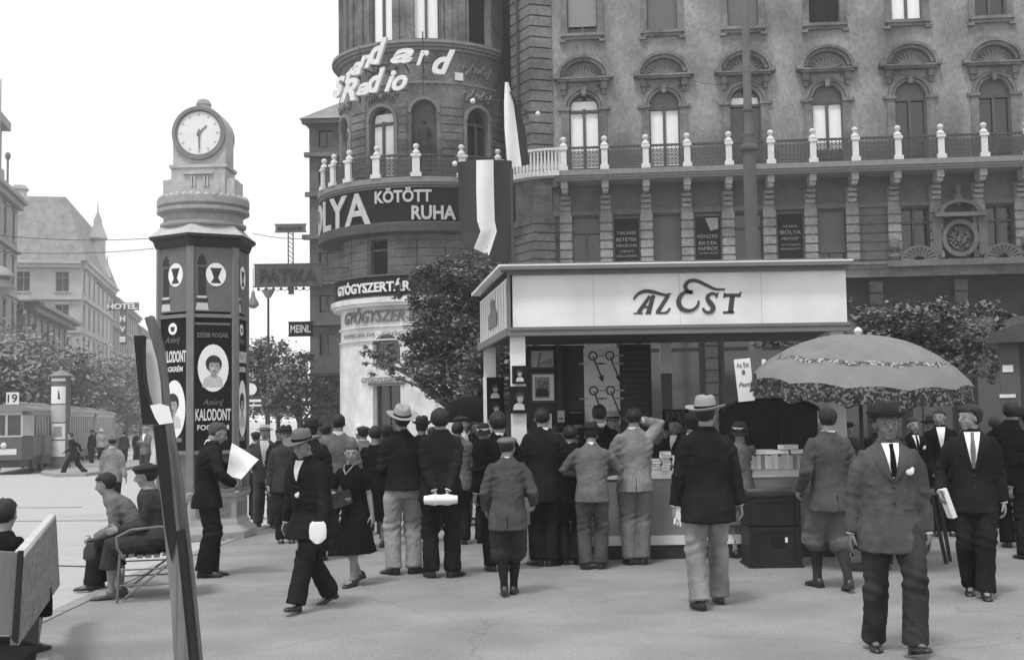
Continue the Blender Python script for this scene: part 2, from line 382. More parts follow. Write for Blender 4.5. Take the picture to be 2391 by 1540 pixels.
# body behind the facade, roof
mb = MB(); mb.box(XL, XR, 1.2, 16, -0.6, 21.8); mb.build('rear_block', stucco, house)
mb = MB(); mb.add([(XL, -.7, 22), (XR, -.7, 22), (XR, 16, 22), (XL, 16, 22), (XL, 6, 26), (XR, 6, 26)], [(0, 1, 5, 4), (2, 3, 4, 5), (0, 4, 3), (1, 2, 5), (0, 3, 2, 1)]); mb.build('roof', roof_m, house)
mb = MB(); mb.box(XL, XR, -.7, 0, 21.3, 21.7); mb.box(XL, XR, -.4, 0, 20.9, 21.3); mb.build('cornice', stone, house)
for n in range(NB):
    x = n * BAY
    window(house, x - WH, x + WH, 11.0, 13.68, True, ar_styles[n])
    window(house, x - WH, x + WH, 16.66, 19.3, False, up_styles[n])
    window(house, x - .565, x + .565, 7.38, 9.36, False, mz_styles[n], y=.32)
    # pediment
    p = MB(); p.arc(x, 14.83, .78, 1.0, -.30, 0.01, 8, 172, 18, .86); p.arc(x, 14.83, .93, 1.06, -.40, -.28, 6, 174, 18, .86)
    p.box(x - 1.0, x + 1.0, -.34, 0.01, 14.70, 14.83); p.box(x - 1.12, x + 1.12, -.40, -.002, 14.78, 14.86)
    for s_ in (-1, 1):
        p.box(x + s_ * 1.04 - .13, x + s_ * 1.04 + .13, -.42, 0.01, 14.80, 14.98); p.box(x + s_ * .80 - .12, x + s_ * .80 + .12, -.20, 0.012, 14.42, 14.70)
        p.box(x + s_ * .80 - .08, x + s_ * .80 + .08, -.12, 0.012, 14.20, 14.42)
    pd = p.build('pediment', stone, house)
    p = MB()
    for k in range(9):                                      # shell in the tympanum
        a = R(20 + k * 17.5); p.tube([(x, -.02, 14.86), (x + .38 * math.cos(a), -.09, 14.86 + .30 * math.sin(a)), (x + .62 * math.cos(a), -.05, 14.86 + .50 * math.sin(a))], [.03, .055, .03], 6)
    p.build('shell_relief', stone_m, pd)
    # archivolt and jambs
    p = MB(); p.arc(x, 13.68, WH + .0, WH + .10, -.05, .02, 0, 180, 16); p.arc(x, 13.68, WH + .12, WH + .26, -.10, .0, 0, 180, 16)
    for s_ in (-1, 1):
        p.box(x + s_ * (WH + .15) - .15, x + s_ * (WH + .15) + .15, -.07, .0, 11.0, 13.60); p.box(x + s_ * (WH + .2) - .24, x + s_ * (WH + .2) + .24, -.13, .0, 13.58, 13.70)
        q = random.Random(n * 7 + s_)
        for k in range(9): p.ell((x + s_ * (.55 + .28 * q.random()), -.02, 14.25 + .35 * q.random()), (.07, .05, .06), 6, 4)
    p.poly([(x - .07, 14.15), (x + .07, 14.15), (x + .12, 14.5), (x - .12, 14.5)], -.2, 0)
    p.build('archivolt', stone, house)
    # upper sill and casing
    p = MB(); p.box(x - .85, x + .85, -.22, .02, 16.54, 16.66); p.box(x - .76, x + .76, -.13, .02, 16.42, 16.54)
    for s_ in (-1, 1): p.box(x + s_ * .78 - .12, x + s_ * .78 + .12, -.16, .01, 16.32, 16.42); p.box(x + s_ * (WH + .12) - .12, x + s_ * (WH + .12) + .12, -.06, .0, 16.66, 19.3)
    p.box(x - .85, x + .85, -.07, 0, 19.3, 19.5); p.build('sill', stone, house)
# ---- straight balcony
posts_u = [-.79 + .5 * BAY * i for i in range(2 * NB - 1)]
def rail_panel(mb, x0, x1, y, mp=None):
    w_ = x1 - x0
    mb.box(x0, x1, y - .04, y + .04, 11.82, 11.90, 2); mb.box(x0, x1, y - .03, y + .03, 11.0, 11.06, 2)
    k = max(3, int(w_ / .13))
    for i in range(k + 1):
        x = lerp(x0, x1, i / k)
        if i < k:
            xm = x + w_ / k / 2
            for z in (11.16, 11.33, 11.50, 11.67): mb.arc(xm, z, .028, .066, y - .012, y + .012, 0, 360, 6)
        mb.box(x - .012, x + .012, y - .012, y + .012, 11.06, 11.82)
    for z in (11.25, 11.42, 11.59): mb.box(x0, x1, y - .01, y + .01, z - .012, z + .012, 2)
def balcony_post(x, y, parent, mp=None):
    p = MB(mp); p.box(x - .17, x + .17, y - .17, y + .17, 10.98, 11.14); p.box(x - .115, x + .115, y - .115, y + .115, 11.14, 11.78); p.box(x - .16, x + .16, y - .16, y + .16, 11.78, 11.88)
    o = p.build('balcony_post', stone_l, parent)
    p = MB(); c = (x, y, 0) if mp is None else mp(Vector((x, y, 0)))
    p.lathe([(.13, 11.88), (.155, 11.93), (.13, 12.0), (.075, 12.05), (.06, 12.08), (.10, 12.12), (.125, 12.19), (.10, 12.26), (.03, 12.30)], (c[0], c[1], 0), 14)
    p.build('ball_finial', stone_l, o); return o
bal = MB(); bal.box(XL + .2, XR, -1.25, .1, 10.68, 10.78); bal.box(XL + .2, XR, -1.32, .1, 10.78, 10.98); bal.box(XL + .2, XR, -1.18, .1, 10.60, 10.68)
bal.build('balcony_slab', stone_m, house)
rl = MB()
for a, b in zip(posts_u[:-1], posts_u[1:]): rail_panel(rl, a + .15, b - .15, -1.15)
rl.build('balcony_railing', lattice, house)
for i, u in enumerate(posts_u):
    balcony_post(u, -1.15, house)
    p = MB(); p.box(u - .13, u + .13, -1.0, -.2, 10.34, 10.60); p.box(u - .11, u + .11, -.85, -.2, 10.20, 10.34); p.build('bracket', G('bracket_stone', .34, .85, .2, 9), house)
    p = MB(); z = 7.4
    p.box(u - .20, u + .20, -.06, .14, 7.25, 10.2)
    while z < 9.3: p.box(u - .24, u + .24, -.15, -.05, z, z + .275); z += .345
    for k in range(3): p.box(u - .17, u + .17, -.22 - .06 * k, -.05, 9.62 + .2 * k, 9.74 + .2 * k)
    p.build('pilaster', G('pilaster_stone', .24, .85, .25, 8, .5, 18, lo=(1.1, .25)), house)
p = MB(); p.box(XL, XR, -.03, .13, 9.42, 9.58); p.box(XL, XR, .02, .13, 9.58, 9.66); p.build('string_course', stone_d, house)
p = MB(); p.box(XL, XR, -.45, .12, 7.16, 7.27); p.box(XL, XR, -.36, .12, 7.02, 7.16); p.box(XL, XR, -.25, .12, 6.7, 7.02); p.build('shop_cornice', stone, house)
# ---- sign panels of the mezzanine
def board_sign(u, lines, picture=False):
    t = empty('sign_board', (0, 0, 0)); t.parent = house; t.name = 'sign_board'
    p = MB(); p.box(u - .53, u + .53, -.02, .1, 7.42, 9.3); o = p.build('board', sign_dk, t)
    p = MB(); 
    for a in ((u - .53, u - .48, 7.42, 9.3), (u + .48, u + .53, 7.42, 9.3)): p.box(a[0], a[1], -.05, -.022, a[2], a[3])
    p.box(u - .48, u + .48, -.05, -.022, 9.25, 9.3); p.box(u - .48, u + .48, -.05, -.022, 7.42, 7.47); p.build('frame', frame_m, t)
    p = MB()
    for (s_, z, h, w_) in lines: p.text(s_, u - w_, u + w_, z, z + h, -.03)
    p.build('lettering', G('dim_letters', 0.30, .7, .2), t)
    if picture:
        p = MB(); p.poly([(u - .1, 9.18), (u + .40, 9.18), (u + .40, 8.75), (u + .1, 8.68)], -.03, -.022); p.build('picture', G('dim_picture', .28, .8), t)
board_sign(.5 * BAY, [('TAKARÉK', 8.62, .16, .38), ('BETÉTEK', 8.36, .17, .40), ('PÉNZÜNK', 8.14, .13, .40), ('ÜZLETI', 7.92, .10, .28), ('KÖLCSÖNÖK', 7.74, .10, .40)])
board_sign(1.5 * BAY, [('PÉNZEK', 8.40, .16, .40), ('ÉRTÉK', 8.14, .15, .36), ('PAPÍROK', 7.92, .17, .38), ('ADÁS-VÉTEL', 7.78, .07, .38)], True)
board_sign(2.5 * BAY, [('SZABÓ', 8.72, .11, .27), ('IBOLYA', 8.46, .15, .40), ('FÉNYKÉP', 8.24, .12, .32), ('MŰTEREM', 8.02, .07, .36), ('FÉLEMELET', 7.86, .07, .38)])
# ---- ornamental doorway top
u = 4.5 * BAY + .02
p = MB(); p.arc(u, 9.05, .62, .80, -.5, .1, 0, 180, 16, .62); p.box(u - .95, u + .95, -.55, .1, 8.90, 9.05); p.arc(u, 8.1, .52, .68, -.32, .1, 0, 360, 24, 1.05)
for s_ in (-1, 1):
    p.box(u + s_ * .85 - .16, u + s_ * .85 + .16, -.3, .1, 7.45, 8.9)
    for k in range(11):
        a = R(k * 18); p.tube([(u + s_ * 1.55 + .2 * math.cos(a), -.3, 7.3 + .15 * math.sin(a)), (u + s_ * 1.55 + .6 * math.cos(a), -.36, 7.3 + .48 * math.sin(a))], [.04, .07], 6)
    p.arc(u + s_ * 1.55, 7.3, .60, .70, -.36, .05, 0, 180, 14, .8)
    p.lathe([(.18, 7.3), (.25, 7.45), (.1, 7.6), (.22, 7.8), (.2, 8.0), (.06, 8.15)], (u + s_ * 2.45, -.25, 0), 10)
p.ell((u, -.15, 9.6), (.2, .2, .28)); p.ell((u, -.2, 10.0), (.12, .14, .2)); p.box(u - 2.8, u + 2.8, -.55, .1, 7.05, 7.28)
p.build('doorway_ornament', stone_d, house)
p = MB(); rr = random.Random(3)
for k in range(60):
    a = rr.random() * 6.28; q = rr.random() * .42; p.ell((u + q * math.cos(a), -.12, 8.1 + q * math.sin(a)), (.07, .12, .07), 6, 4)
p.poly([(u + .5 * math.cos(R(a)), 8.1 + .5 * math.sin(R(a))) for a in range(0, 360, 20)], -.06, .05); p.build('coat_of_arms_relief', stone_d, house)
# ---- ground floor shopfronts
sf = MB(); sf.box(XL, XR, .05, 1.2, -0.6, 6.7); sf.build('shopfront_wall', G('dark_shopfront', 0.025, .8, .25, 2, lo=(.7, .25), spec=.1), house)
for n in range(NB):
    x = n * BAY
    p = MB(); p.box(x - 1.2, x + 1.2, -.08, .06, .5, 5.2); w_ = p.build('shop_window', G('shop_window_frame', .02, .7, spec=.1), house)
    p = MB(); p.box(x - 1.08, x - .04, -.09, -.075, .62, 4.0); p.box(x + .04, x + 1.08, -.09, -.075, .62, 4.0); p.box(x - 1.08, x + 1.08, -.09, -.075, 4.15, 5.1); p.build('pane', gls, w_)
    p = MB(); z = 0
    while z < 6.5: p.box(x + BAY / 2 - .24, x + BAY / 2 + .24, -.22, .06, z, z + .42); z += .47
    p.build('pier', G('dark_pier_stone', 0.05, .9, .3, 5, .3, 25), house)
# ---- rusticated angle pier between facade and turret
pr = MB(); prof = [(-2.95, 1.0), (-2.05, -.42), (-1.22, -.06), (-1.22, .5), (-2.9, 2.2)]
def prism(mb, pl, z0, z1, ins=0.0):
    cx_ = sum(p[0] for p in pl) / len(pl); cy_ = sum(p[1] for p in pl) / len(pl)
    q = [(p[0] + (cx_ - p[0]) * ins, p[1] + (cy_ - p[1]) * ins) for p in pl]; n = len(q)
    mb.add([(a, b, z0) for a, b in q] + [(a, b, z1) for a, b in q], [tuple(range(n))[::-1], tuple(range(n, 2 * n))] + [(i, (i + 1) % n, (i + 1) % n + n, i + n) for i in range(n)])
z = 10.98
while z < 21.5: prism(pr, prof, z, z + .365); z += .43
prism(pr, prof, -.6, 22, .11); z = 7.4
while z < 9.3: prism(pr, prof, z, z + .29, -.0); z += .345
pr.build('angle_pier', stone, house)
p = MB(); p.tube([(-2.62, .25, 11), (-2.62, .25, 21)], .05, 8); p.build('drainpipe', iron, house)
# ================================================================ turret
TC = Vector((-6.86, 3.5, 0)); TR = 3.6
def cyl(p): ph = p.x / TR; r = TR - p.y; return Vector((TC.x + r * math.sin(ph), TC.y - r * math.cos(ph), p.z))
HM = Matrix.Translation(F0) @ Matrix.Rotation(-TH, 4, 'Z')
def phx(px, out=0.0, z=12):                                # arc coordinate of the turret surface seen at px
    best = None
    for k in range(-180, 181):
        a = R(k / 2); q = HM @ cyl(Vector((a * TR, -out, z))); e = abs(proj(q)[0] - px)
        if best is None or e < best[0]: best = (e, a * TR)
    return best[1]
def tz(px, py, out=0.0):                                   # height seen at (px, py) on the turret surface
    q = HM @ cyl(Vector((phx(px, out), -out, 12))); return at(px, py, q.y).z
tw = [(phx(805, 0, 13), 'curtains_top'), (phx(890, 0, 13), 'curtains_top'), (phx(1117, 0, 13), 'dimc')]
nx_ = phx(991, 0, 13)
ops = [(c - .55, c + .55, 11.0, 13.5, True) for c, _ in tw] + [(nx_ - .5, nx_ + .5, 11.5, 13.75, True)]
uw = [(phx(800, 0, 17), 'blind'), (phx(892, 0, 17), 'curtains'), (phx(996, 0, 17), 'curtains'), (phx(1120, 0, 17), 'open')]
ops_u = [(c - .55, c + .55, 16.75, 20, False) for c, _ in uw]
mw = [(phx(884, 0, 8), 'open')]
X0t, X1t = R(-130) * TR, R(75) * TR
mb = MB(cyl); wall(mb, X0t, X1t, 10.6, 15.2, ops, step=.35, dep=.3); wall(mb, X0t, X1t, 15.2, 24, ops_u, step=.35)
wall(mb, X0t, X1t, 6.9, 10.6, [(mw[0][0] - .42, mw[0][0] + .42, 7.2, 8.75, False)], step=.35)
mb.build('turret_wall', stone, house)
mb = MB(); mb.lathe([(2.9, -.6), (2.9, 24)], (TC.x, TC.y, 0), 40); mb.build('turret_core', dark_in, house)
mb = MB(); mb.lathe([(4.2, 24), (4.2, 24.5), (3.6, 24.8), (3.4, 27), (2.4, 29), (.2, 31)], (TC.x, TC.y, 0), 40); mb.build('turret_roof', roof_m, house)
for c, st in tw: window(house, c - .55, c + .55, 11.0, 13.5, True, 'dim0' if st == 'dimc' else st, cyl)
for c, st in uw: window(house, c - .55, c + .55, 16.75, 20, False, st, cyl)
window(house, mw[0][0] - .42, mw[0][0] + .42, 7.2, 8.75, False, 'open', cyl)
# niche back
p = MB(cyl); p.box(nx_ - .5, nx_ + .5, .32, .36, 11.4, 14.3, 4); p.build('niche', stone_d, house)
def ring(mb, r0, r1, z0, z1, a0=-130, a1=62, n=40):
    mb.box(R(a0) * TR, R(a1) * TR, -(r1 - TR), -(r0 - TR) if r0 < TR else .05, z0, z1, n)
p = MB(cyl)
for r_, za, zb in ((3.95, 16.5, 16.62), (3.85, 16.38, 16.5), (3.72, 16.26, 16.38), (3.66, 14.92, 15.02), (3.6, 14.82, 14.92), (3.58, 16.0, 16.1)): ring(p, 3.4, r_, za, zb)
p.build('turret_cornice', stone_m, house)
# rusticated blocks
edges = sorted([(c - .74, c + .74) for c, _ in tw] + [(nx_ - .66, nx_ + .66)])
cur = X0t; segs = []
for a, b in edges:
    if a > cur: segs.append((cur, a))
    cur = max(cur, b)
segs.append((cur, X1t))
for a, b in segs:
    p = MB(cyl); z = 11.0
    while z < 14.1: p.box(a + .03, b - .03, -.05, .02, z, z + .27, max(1, int((b - a) / .3))); z += .33
    p.build('rustication', stone, house)
for a, b in ((X0t, mw[0][0] - .5), (mw[0][0] + .5, X1t)):
    p = MB(cyl)
    for z in (7.0, 7.33, 7.66, 7.99, 8.32, 8.65):
        k = int((b - a) / .95)
        for i in range(k): p.box(lerp(a, b, i / k) + .02, lerp(a, b, (i + 1) / k) - .02, -.05, .02, z, z + .3, 3)
    p.build('rustication', stone, house)
p = MB(cyl)
for c, _ in tw: p.arc(c, 13.5, .57, .70, -.10, .0, 0, 180, 14); p.box(c - .72, c - .57, -.07, 0, 11, 13.5); p.box(c + .57, c + .72, -.07, 0, 11, 13.5)
p.arc(nx_, 13.75, .52, .62, -.07, .0, 0, 180, 14)
p.build('turret_archivolts', stone_m, house)
# scrollwork reliefs above the windows
rr = random.Random(8)
for c in (tw[2][0], tw[1][0], tw[0][0]):
    for zc, hh in ((15.55, .28), (14.5, .22)):
        p = MB(cyl)
        for s_ in (-1, 1):
            for k in range(5):
                x = c + s_ * (.14 + .13 * k); z = zc + hh * .6 * math.sin(k * 1.7); p.tube([(x - .08, -.06, z - .08), (x, -.10, z + .1), (x + .09, -.06, z + .02), (x + .03, -.05, z - .07)], [.04, .055, .05, .03], 5)
        p.ell((c, -.04, zc), (.1, .1, .13), 8, 6)
        p.build('scroll_relief', stone_m, house)
# pilaster strips between the upper windows
p = MB(cyl)
for a, b in zip(uw[:-1], uw[1:]):
    m_ = (a[0] + b[0]) / 2
    for d_ in (-.3, .3): p.box(m_ + d_ - .14, m_ + d_ + .14, -.08, .01, 16.7, 23)
for c, _ in uw: p.box(c - .7, c - .58, -.06, .01, 16.7, 20.2); p.box(c + .58, c + .7, -.06, .01, 16.7, 20.2); p.box(c - .7, c + .7, -.07, .01, 20.05, 20.25, 4)
p.build('turret_pilasters', stone, house)
# turret balcony
p = MB(cyl); ring(p, 3.4, 4.50, 10.68, 10.78, -125, 38); ring(p, 3.4, 4.58, 10.78, 10.98, -125, 38); ring(p, 3.4, 4.4, 10.60, 10.68, -125, 38); p.build('turret_balcony_slab', stone_m, house)
pp = [phx(px, .87, 11.9) for px in (780, 815, 880, 972, 1078)]; pp = [pp[0] - (pp[1] - pp[0])] + pp + [pp[-1] + (pp[-1] - pp[-2]) * .95]
p = MB(cyl)
for a, b in zip(pp[:-1], pp[1:]): rail_panel(p, a + .13, b - .13, -.87)
p.build('turret_railing', lattice, house)
for a in pp: balcony_post(a, -.87, house, cyl)
# wavy light balcony piece linking turret and facade
p = MB(); P_ = []
for i in range(15):
    t = i / 14; x = lerp(-2.9, -.95, t); yy = lerp(-.35, -1.15, t) - .25 * math.sin(t * PI); P_.append((x, yy))
for (a, b) in zip(P_[:-1], P_[1:]): p.bar((a[0], a[1], 10.88), (b[0], b[1], 10.88), .5, .2); p.bar((a[0], a[1], 11.85), (b[0], b[1], 11.85), .1, .09)
for i, (x, yy) in enumerate(P_):
    p.tube([(x, yy, 10.95), (x, yy, 11.15), (x, yy, 11.45), (x, yy, 11.85)], [.03, .075, .04, .03], 6)
p.build('curved_balustrade', stone_l, house)
# ---- lower turret: sign bands
def curve_sign(name, out, pxs, z0, z1, board_m, letters, lm=sign_lt, frame=True):
    t = empty(name); t.parent = house
    x0, x1 = pxs; p = MB(cyl); p.box(x0, x1, -out, -out + .08, z0, z1, 24); p.build('board', board_m, t)
    if frame: p = MB(cyl); p.box(x0, x1, -out - .05, -out + .1, z1, z1 + .07, 24); p.box(x0, x1, -out - .05, -out + .1, z0 - .07, z0, 24); p.build('frame', frame_m, t)
    p = MB(cyl)
    for (s_, a, b, za, zb, bold) in letters: p.text(s_, a, b, za, zb, -out - .05, thick=.05, bold=bold)
    p.build('lettering', lm, t); return t
o_ = .85; f_ = lambda px: phx(px, o_, 9.5)
zA, zB = tz(1000, 432, o_), tz(1000, 516, o_)
curve_sign('clothing_shop_sign', o_, (R(-100) * TR, f_(1078)), zB, min(zA, 10.58), sign_dk,
    [('IBOLYA', R(-97) * TR, f_(868), tz(850, 526, o_), tz(850, 450, o_), .02),
     ('KÖTÖTT', f_(878), f_(1008), tz(940, 473, o_), tz(940, 438, o_), .03), ('RUHA', f_(962), f_(1064), tz(1010, 513, o_), tz(1010, 480, o_), .03)], G('sign_letters_grey', .42, .6))
p = MB(cyl); o2 = .85; p.box(R(-100) * TR, f_(1078), -.95, -.05, zB - .38, zB - .08, 24); p.build('sign_canopy', iron, house)
o_ = .28; f2 = lambda px: phx(px, o_, 6.5)
curve_sign('pharmacy_fascia', o_, (R(-110) * TR, f2(1110)), tz(880, 690, o_), tz(880, 645, o_), sign_dk, [('GYÓGYSZERTÁR', f2(794), f2(960), tz(880, 682, o_), tz(880, 653, o_), .03)])
XW = phx(1088, 0, 4)
p = MB(cyl); zc_ = tz(880, 690, o_); p.box(R(-115) * TR, XW + .35, -.45, .05, zc_ - .28, zc_ - .075, 30); p.box(R(-115) * TR, XW + .3, -.35, .05, zc_ - .40, zc_ - .28, 30); p.build('pharmacy_cornice', white_p, house)
zd = zc_ - .40
dcx = phx(900, .05, 2.5)
mb = MB(cyl); mb.box(XW, X1t, -.02, .1, -.6, 6.95, 10); mb.build('dark_side_front', G('dark_shopfront', 0.025, .8, .25, 2, lo=(.7, .25), spec=.1), house)
mb = MB(cyl); wall(mb, X0t, XW, -.6, zd, [(dcx - .62, dcx + .62, -.5, tz(900, 899, 0), False), (dcx - .62 + .0, dcx + .62, tz(900, 850, 0), tz(900, 815, 0), True)], y=-.04, dep=.5, step=.35)
mb.build('pharmacy_wall', white_p, house)
mb = MB(cyl); wall(mb, X0t, X1t, zd, 6.95, [], y=.01, step=.35); mb.build('turret_base_wall', stone, house)
p = MB(cyl); p.box(dcx - .62, dcx + .62, .3, .35, -.5, tz(900, 899, 0), 3); p.poly([(dcx + .62 * math.cos(R(a)), tz(900, 815, 0) + .62 * math.sin(R(a))) for a in range(0, 181, 20)] + [(dcx - .62, tz(900, 850, 0)), (dcx + .62, tz(900, 850, 0))], .2, .25); p.build('pharmacy_door', gls, house)
p = MB(cyl)
for k in (-.62, -.03, .56): p.box(dcx + k, dcx + k + .06, .22, .28, -.5, tz(900, 899, 0))
p.box(dcx - .8, dcx + .8, -.12, -.02, tz(900, 898, 0), tz(900, 893, 0), 3); p.build('door_frame', frame_m, house)
o_ = .06; f3 = lambda px: phx(px, o_, 5)
t = empty('pharmacy_lettering'); t.parent = house
p = MB(cyl); p.text('GYÓGYSZERTÁR', f3(808), f3(1010), tz(880, 752, o_), tz(880, 716, o_), -.08, shear=.3, thick=.05, bold=.01); p.build('lettering', G('grey_letters', .16, .6), t)
p = MB(cyl); p.text('HOMEOPATIA - GYÓGYSZER', f3(806), f3(1000), tz(880, 785, o_), tz(880, 772, o_), -.08, thick=.02); p.build('small_lettering', G('grey_letters', .16, .6), t); p = MB(cyl); p.text('GYÓGYSZERTÁR', f3(845), f3(950), tz(900, 892, o_), tz(900, 877, o_), -.1, thick=.02, bold=.02); p.build('door_lettering', G('grey_letters', .16, .6), t)
p = MB(cyl)
for za in (760, 700 + 92): p.box(R(-100) * TR, XW, -.12, -.03, tz(880, za, 0) - .05, tz(880, za, 0), 24)
for px in (800, 1010, 1075): a = phx(px, 0, 3); p.box(a - .14, a + .14, -.10, -.03, -.5, tz(880, 795, 0), 1)
p.build('pharmacy_mouldings', white_p, house)
# ---- side wing behind the turret
p = MB(); p.box(-7.5, -3, 4, 22, -.6, 20.5); p.build('side_wing', stone_d, house)
# ---- statue in the niche
q0 = HM @ cyl(Vector((nx_, .12, 0)))
st = MB(); c = q0
bm_ = [(0, 0, 11.52, .26, .16), (0, 0, 11.8, .24, .15), (.02, 0, 12.2, .20, .14), (.03, 0, 12.5, .21, .14), (0, 0, 12.75, .15, .11), (-.01, 0, 12.95, .19, .12), (-.01, 0, 13.12, .20, .11), (0, 0, 13.2, .08, .07), (0, 0, 13.28, .055, .055)]
st.loft([[Vector((c.x + a + rx * math.cos(2 * PI * i / 14), c.y + ry * math.sin(2 * PI * i / 14), z + .02 * math.sin(i * 3))) for i in range(14)] for a, b, z, rx, ry in bm_])
st.ell((c.x, c.y - .02, 13.39), (.09, .10, .12)); st.ell((c.x, c.y + .03, 13.43), (.10, .10, .10))
for s_ in (-1, 1): st.tube([(c.x + s_ * .19, c.y, 13.1), (c.x + s_ * .30, c.y - .05, 12.8), (c.x + s_ * (.22 if s_ < 0 else .12), c.y - .2, 12.6 if s_ < 0 else 12.95)], [.06, .05, .035], 8)
st.box(c.x - .32, c.x + .32, c.y - .2, c.y + .2, 11.42, 11.54)
for k in range(7): x = c.x - .2 + .065 * k; st.tube([(x, c.y - .15, 11.55), (x + .02, c.y - .16, 12.0), (x * .6 + c.x * .4, c.y - .13, 12.45)], .02, 5)
tag(st.build('statue', G('statue_stone', .05, .8, .3, 8), None), 'dark stone statue of a draped woman standing in the turret niche', 'statue')
# ================================================================ standard radio letters on the turret (free standing neon letters)
t = empty('roof_sign', label='white slanted script letters reading Standard Radio fixed around the round turret', cat='sign'); t.location = F0; t.rotation_euler = (0, 0, -TH)
o_ = 1.15; gg = lambda px: phx(px, o_, 15)
rows = [('S', 783, 812, 228, 182), ('t', 812, 832, 200, 160), ('a', 828, 846, 178, 148), ('n', 842, 872, 162, 132), ('d', 866, 908, 152, 92), ('a', 915, 968, 150, 116), ('r', 972, 1002, 155, 120), ('d', 1008, 1062, 176, 118),
        ('R', 800, 842, 238, 186), ('a', 838, 868, 224, 196), ('d', 862, 902, 218, 162), ('i', 900, 918, 216, 168), ('o', 916, 954, 214, 178)]
for ch, a, b, yb, yt in rows:
    q = MB(cyl); m_ = (a + b) / 2; q.text(ch, gg(a), max(gg(b), gg(a) + .35), tz(m_, yb, o_), tz(m_, yt, o_), -o_, shear=.45, thick=.18, bold=.035); q.build('letter', sign_lt, t)
p = MB(cyl)
for px, ya, yb in ((987, 72, 220), (1062, 96, 130), (835, 110, 240), (880, 100, 220)): a = gg(px); p.box(a - .02, a + .02, -o_ + .12, -o_ + .16, tz(px, yb, o_), tz(px, ya, o_))
for y_ in (150, 214): p.box(gg(800), gg(1045 if y_ < 200 else 950), -o_ + .12, -o_ + .16, tz(900, y_, o_), tz(900, y_, o_) + .05, 16)
for px in (835, 880, 940, 987, 1040):
    a = gg(px); z = tz(900, 150, o_); p.box(a - .02, a + .02, -o_ + .14, .0, z, z + .04)
p.build('sign_frame', iron, t)
p = MB(cyl); a = phx(1073, .1, 14); p.box(a - .17, a + .17, -.12, -.08, tz(1073, 188, .1), tz(1073, 170, .1)); o = p.build('wall_plaque', sign_lt, None); o.location = F0; o.rotation_euler = (0, 0, -TH)
tag(o, 'small white rectangular plaque high on the turret below the letter d', 'plaque')
# ================================================================ people
skin = G('skin', 0.23, 0.6, 0.08, 12, spec=0.35); skin_d = G('eye_and_lip', 0.06, 0.5, 0.1, 20); brow_m = G('lips', 0.18, .6, .1, 20)
def fabric(name, v, var=0.2): return G(name, v, 0.95, var, 9, 0.35, 60, spec=0.05, lo=(3.5, 0.25))
F_black = fabric('black_cloth', 0.009); F_dark = fabric('dark_suit_cloth', 0.016); F_char = fabric('charcoal_cloth', 0.038); F_grey = fabric('grey_suit_cloth', 0.075)
F_mid = fabric('mid_grey_cloth', 0.135); F_light = fabric('light_grey_cloth', 0.22); F_pale = fabric('pale_cloth', 0.42); F_white = fabric('white_cotton', 0.72, .05)
L_black = G('black_leather', 0.018, 0.35, 0.3, 8, spec=0.5); L_two = G('pale_leather', 0.45, .5, .1, 8)
H_dark = G('dark_hair', 0.016, 0.55, 0.3, 40, 0.5, 80, stretch=(1, 1, .25)); H_brown = G('brown_hair', 0.05, 0.55, 0.3, 40, 0.5, 80); H_grey = G('grey_hair', .2, .6, .3, 40)
felt_l = G('light_felt', 0.30, .9, .12, 9, .3, 60); felt_m = G('grey_felt', 0.13, .9, .12, 9, .3, 60); felt_d = G('dark_felt', 0.022, .9, .2, 9, .3, 60); straw = G('straw', .62, .8, .15, 30, .5, 90)
def remesh(mb, voxel, smooth=2, wr=0.0, wscale=(9, 9, 14), seed=0, dec=None, creases=()):
    me = bpy.data.meshes.new('tmp'); me.from_pydata(mb.v, [], mb.f); me.update()
    o = bpy.data.objects.new('tmp', me); col.objects.link(o)
    m = o.modifiers.new('r', 'REMESH'); m.mode = 'VOXEL'; m.voxel_size = voxel
    if smooth: s_ = o.modifiers.new('s', 'SMOOTH'); s_.iterations = smooth; s_.factor = 0.6
    if dec: d_ = o.modifiers.new('d', 'DECIMATE'); d_.ratio = dec
    dg = bpy.context.evaluated_depsgraph_get(); r = bpy.data.meshes.new_from_object(o.evaluated_get(dg))
    bpy.data.objects.remove(o); bpy.data.meshes.remove(me)
    if wr:
        sv = Vector((seed * 3.1, seed * 1.7, 0))
        N = len(r.vertices); co = [0.0] * (3 * N); no = [0.0] * (3 * N); r.vertices.foreach_get('co', co); r.vertex_normals.foreach_get('vector', no)
        for i in range(N):
            p = Vector(co[3 * i:3 * i + 3]); q = Vector((p.x * wscale[0], p.y * wscale[1], p.z * wscale[2])) + sv
            n = noise.noise(q) + 0.6 * (1 - 2 * abs(noise.noise(q * 1.7 + Vector((p.z * 4, 0, 0)))))
            a = wr
            for (c, rad, k) in creases:
                d = (p - c).length
                if d < rad: a += wr * k * (1 - d / rad); n += 0.8 * (1 - d / rad) * math.sin((p - c).dot(Vector((.4, .2, 1))) * 75)
            for j in (0, 1, 2): co[3 * i + j] += no[3 * i + j] * n * a
        r.vertices.foreach_set('co', co); r.update()
    return r
def finish(me, name, mats, parent, mw=None):
    mats = mats if isinstance(mats, (list, tuple)) else [mats]; me.materials.clear()
    for m in mats: me.materials.append(m)
    me.polygons.foreach_set('use_smooth', [True] * len(me.polygons)); me.update(); me.name = name
    o = bpy.data.objects.new(name, me); col.objects.link(o); o.parent = parent; return o
def ik(a, c, l1, l2, pole):
    d = c - a; L = d.length; mx = (l1 + l2) * 0.998
    if L > mx: d = d * (mx / L); L = mx; c = a + d
    x = (l1 * l1 - l2 * l2 + L * L) / (2 * L); h = math.sqrt(max(0, l1 * l1 - x * x)); dn = d.normalized()
    pp = pole - dn * pole.dot(dn); pp.normalize(); return a + dn * x + pp * h, c
V = Vector
PEOPLE = []
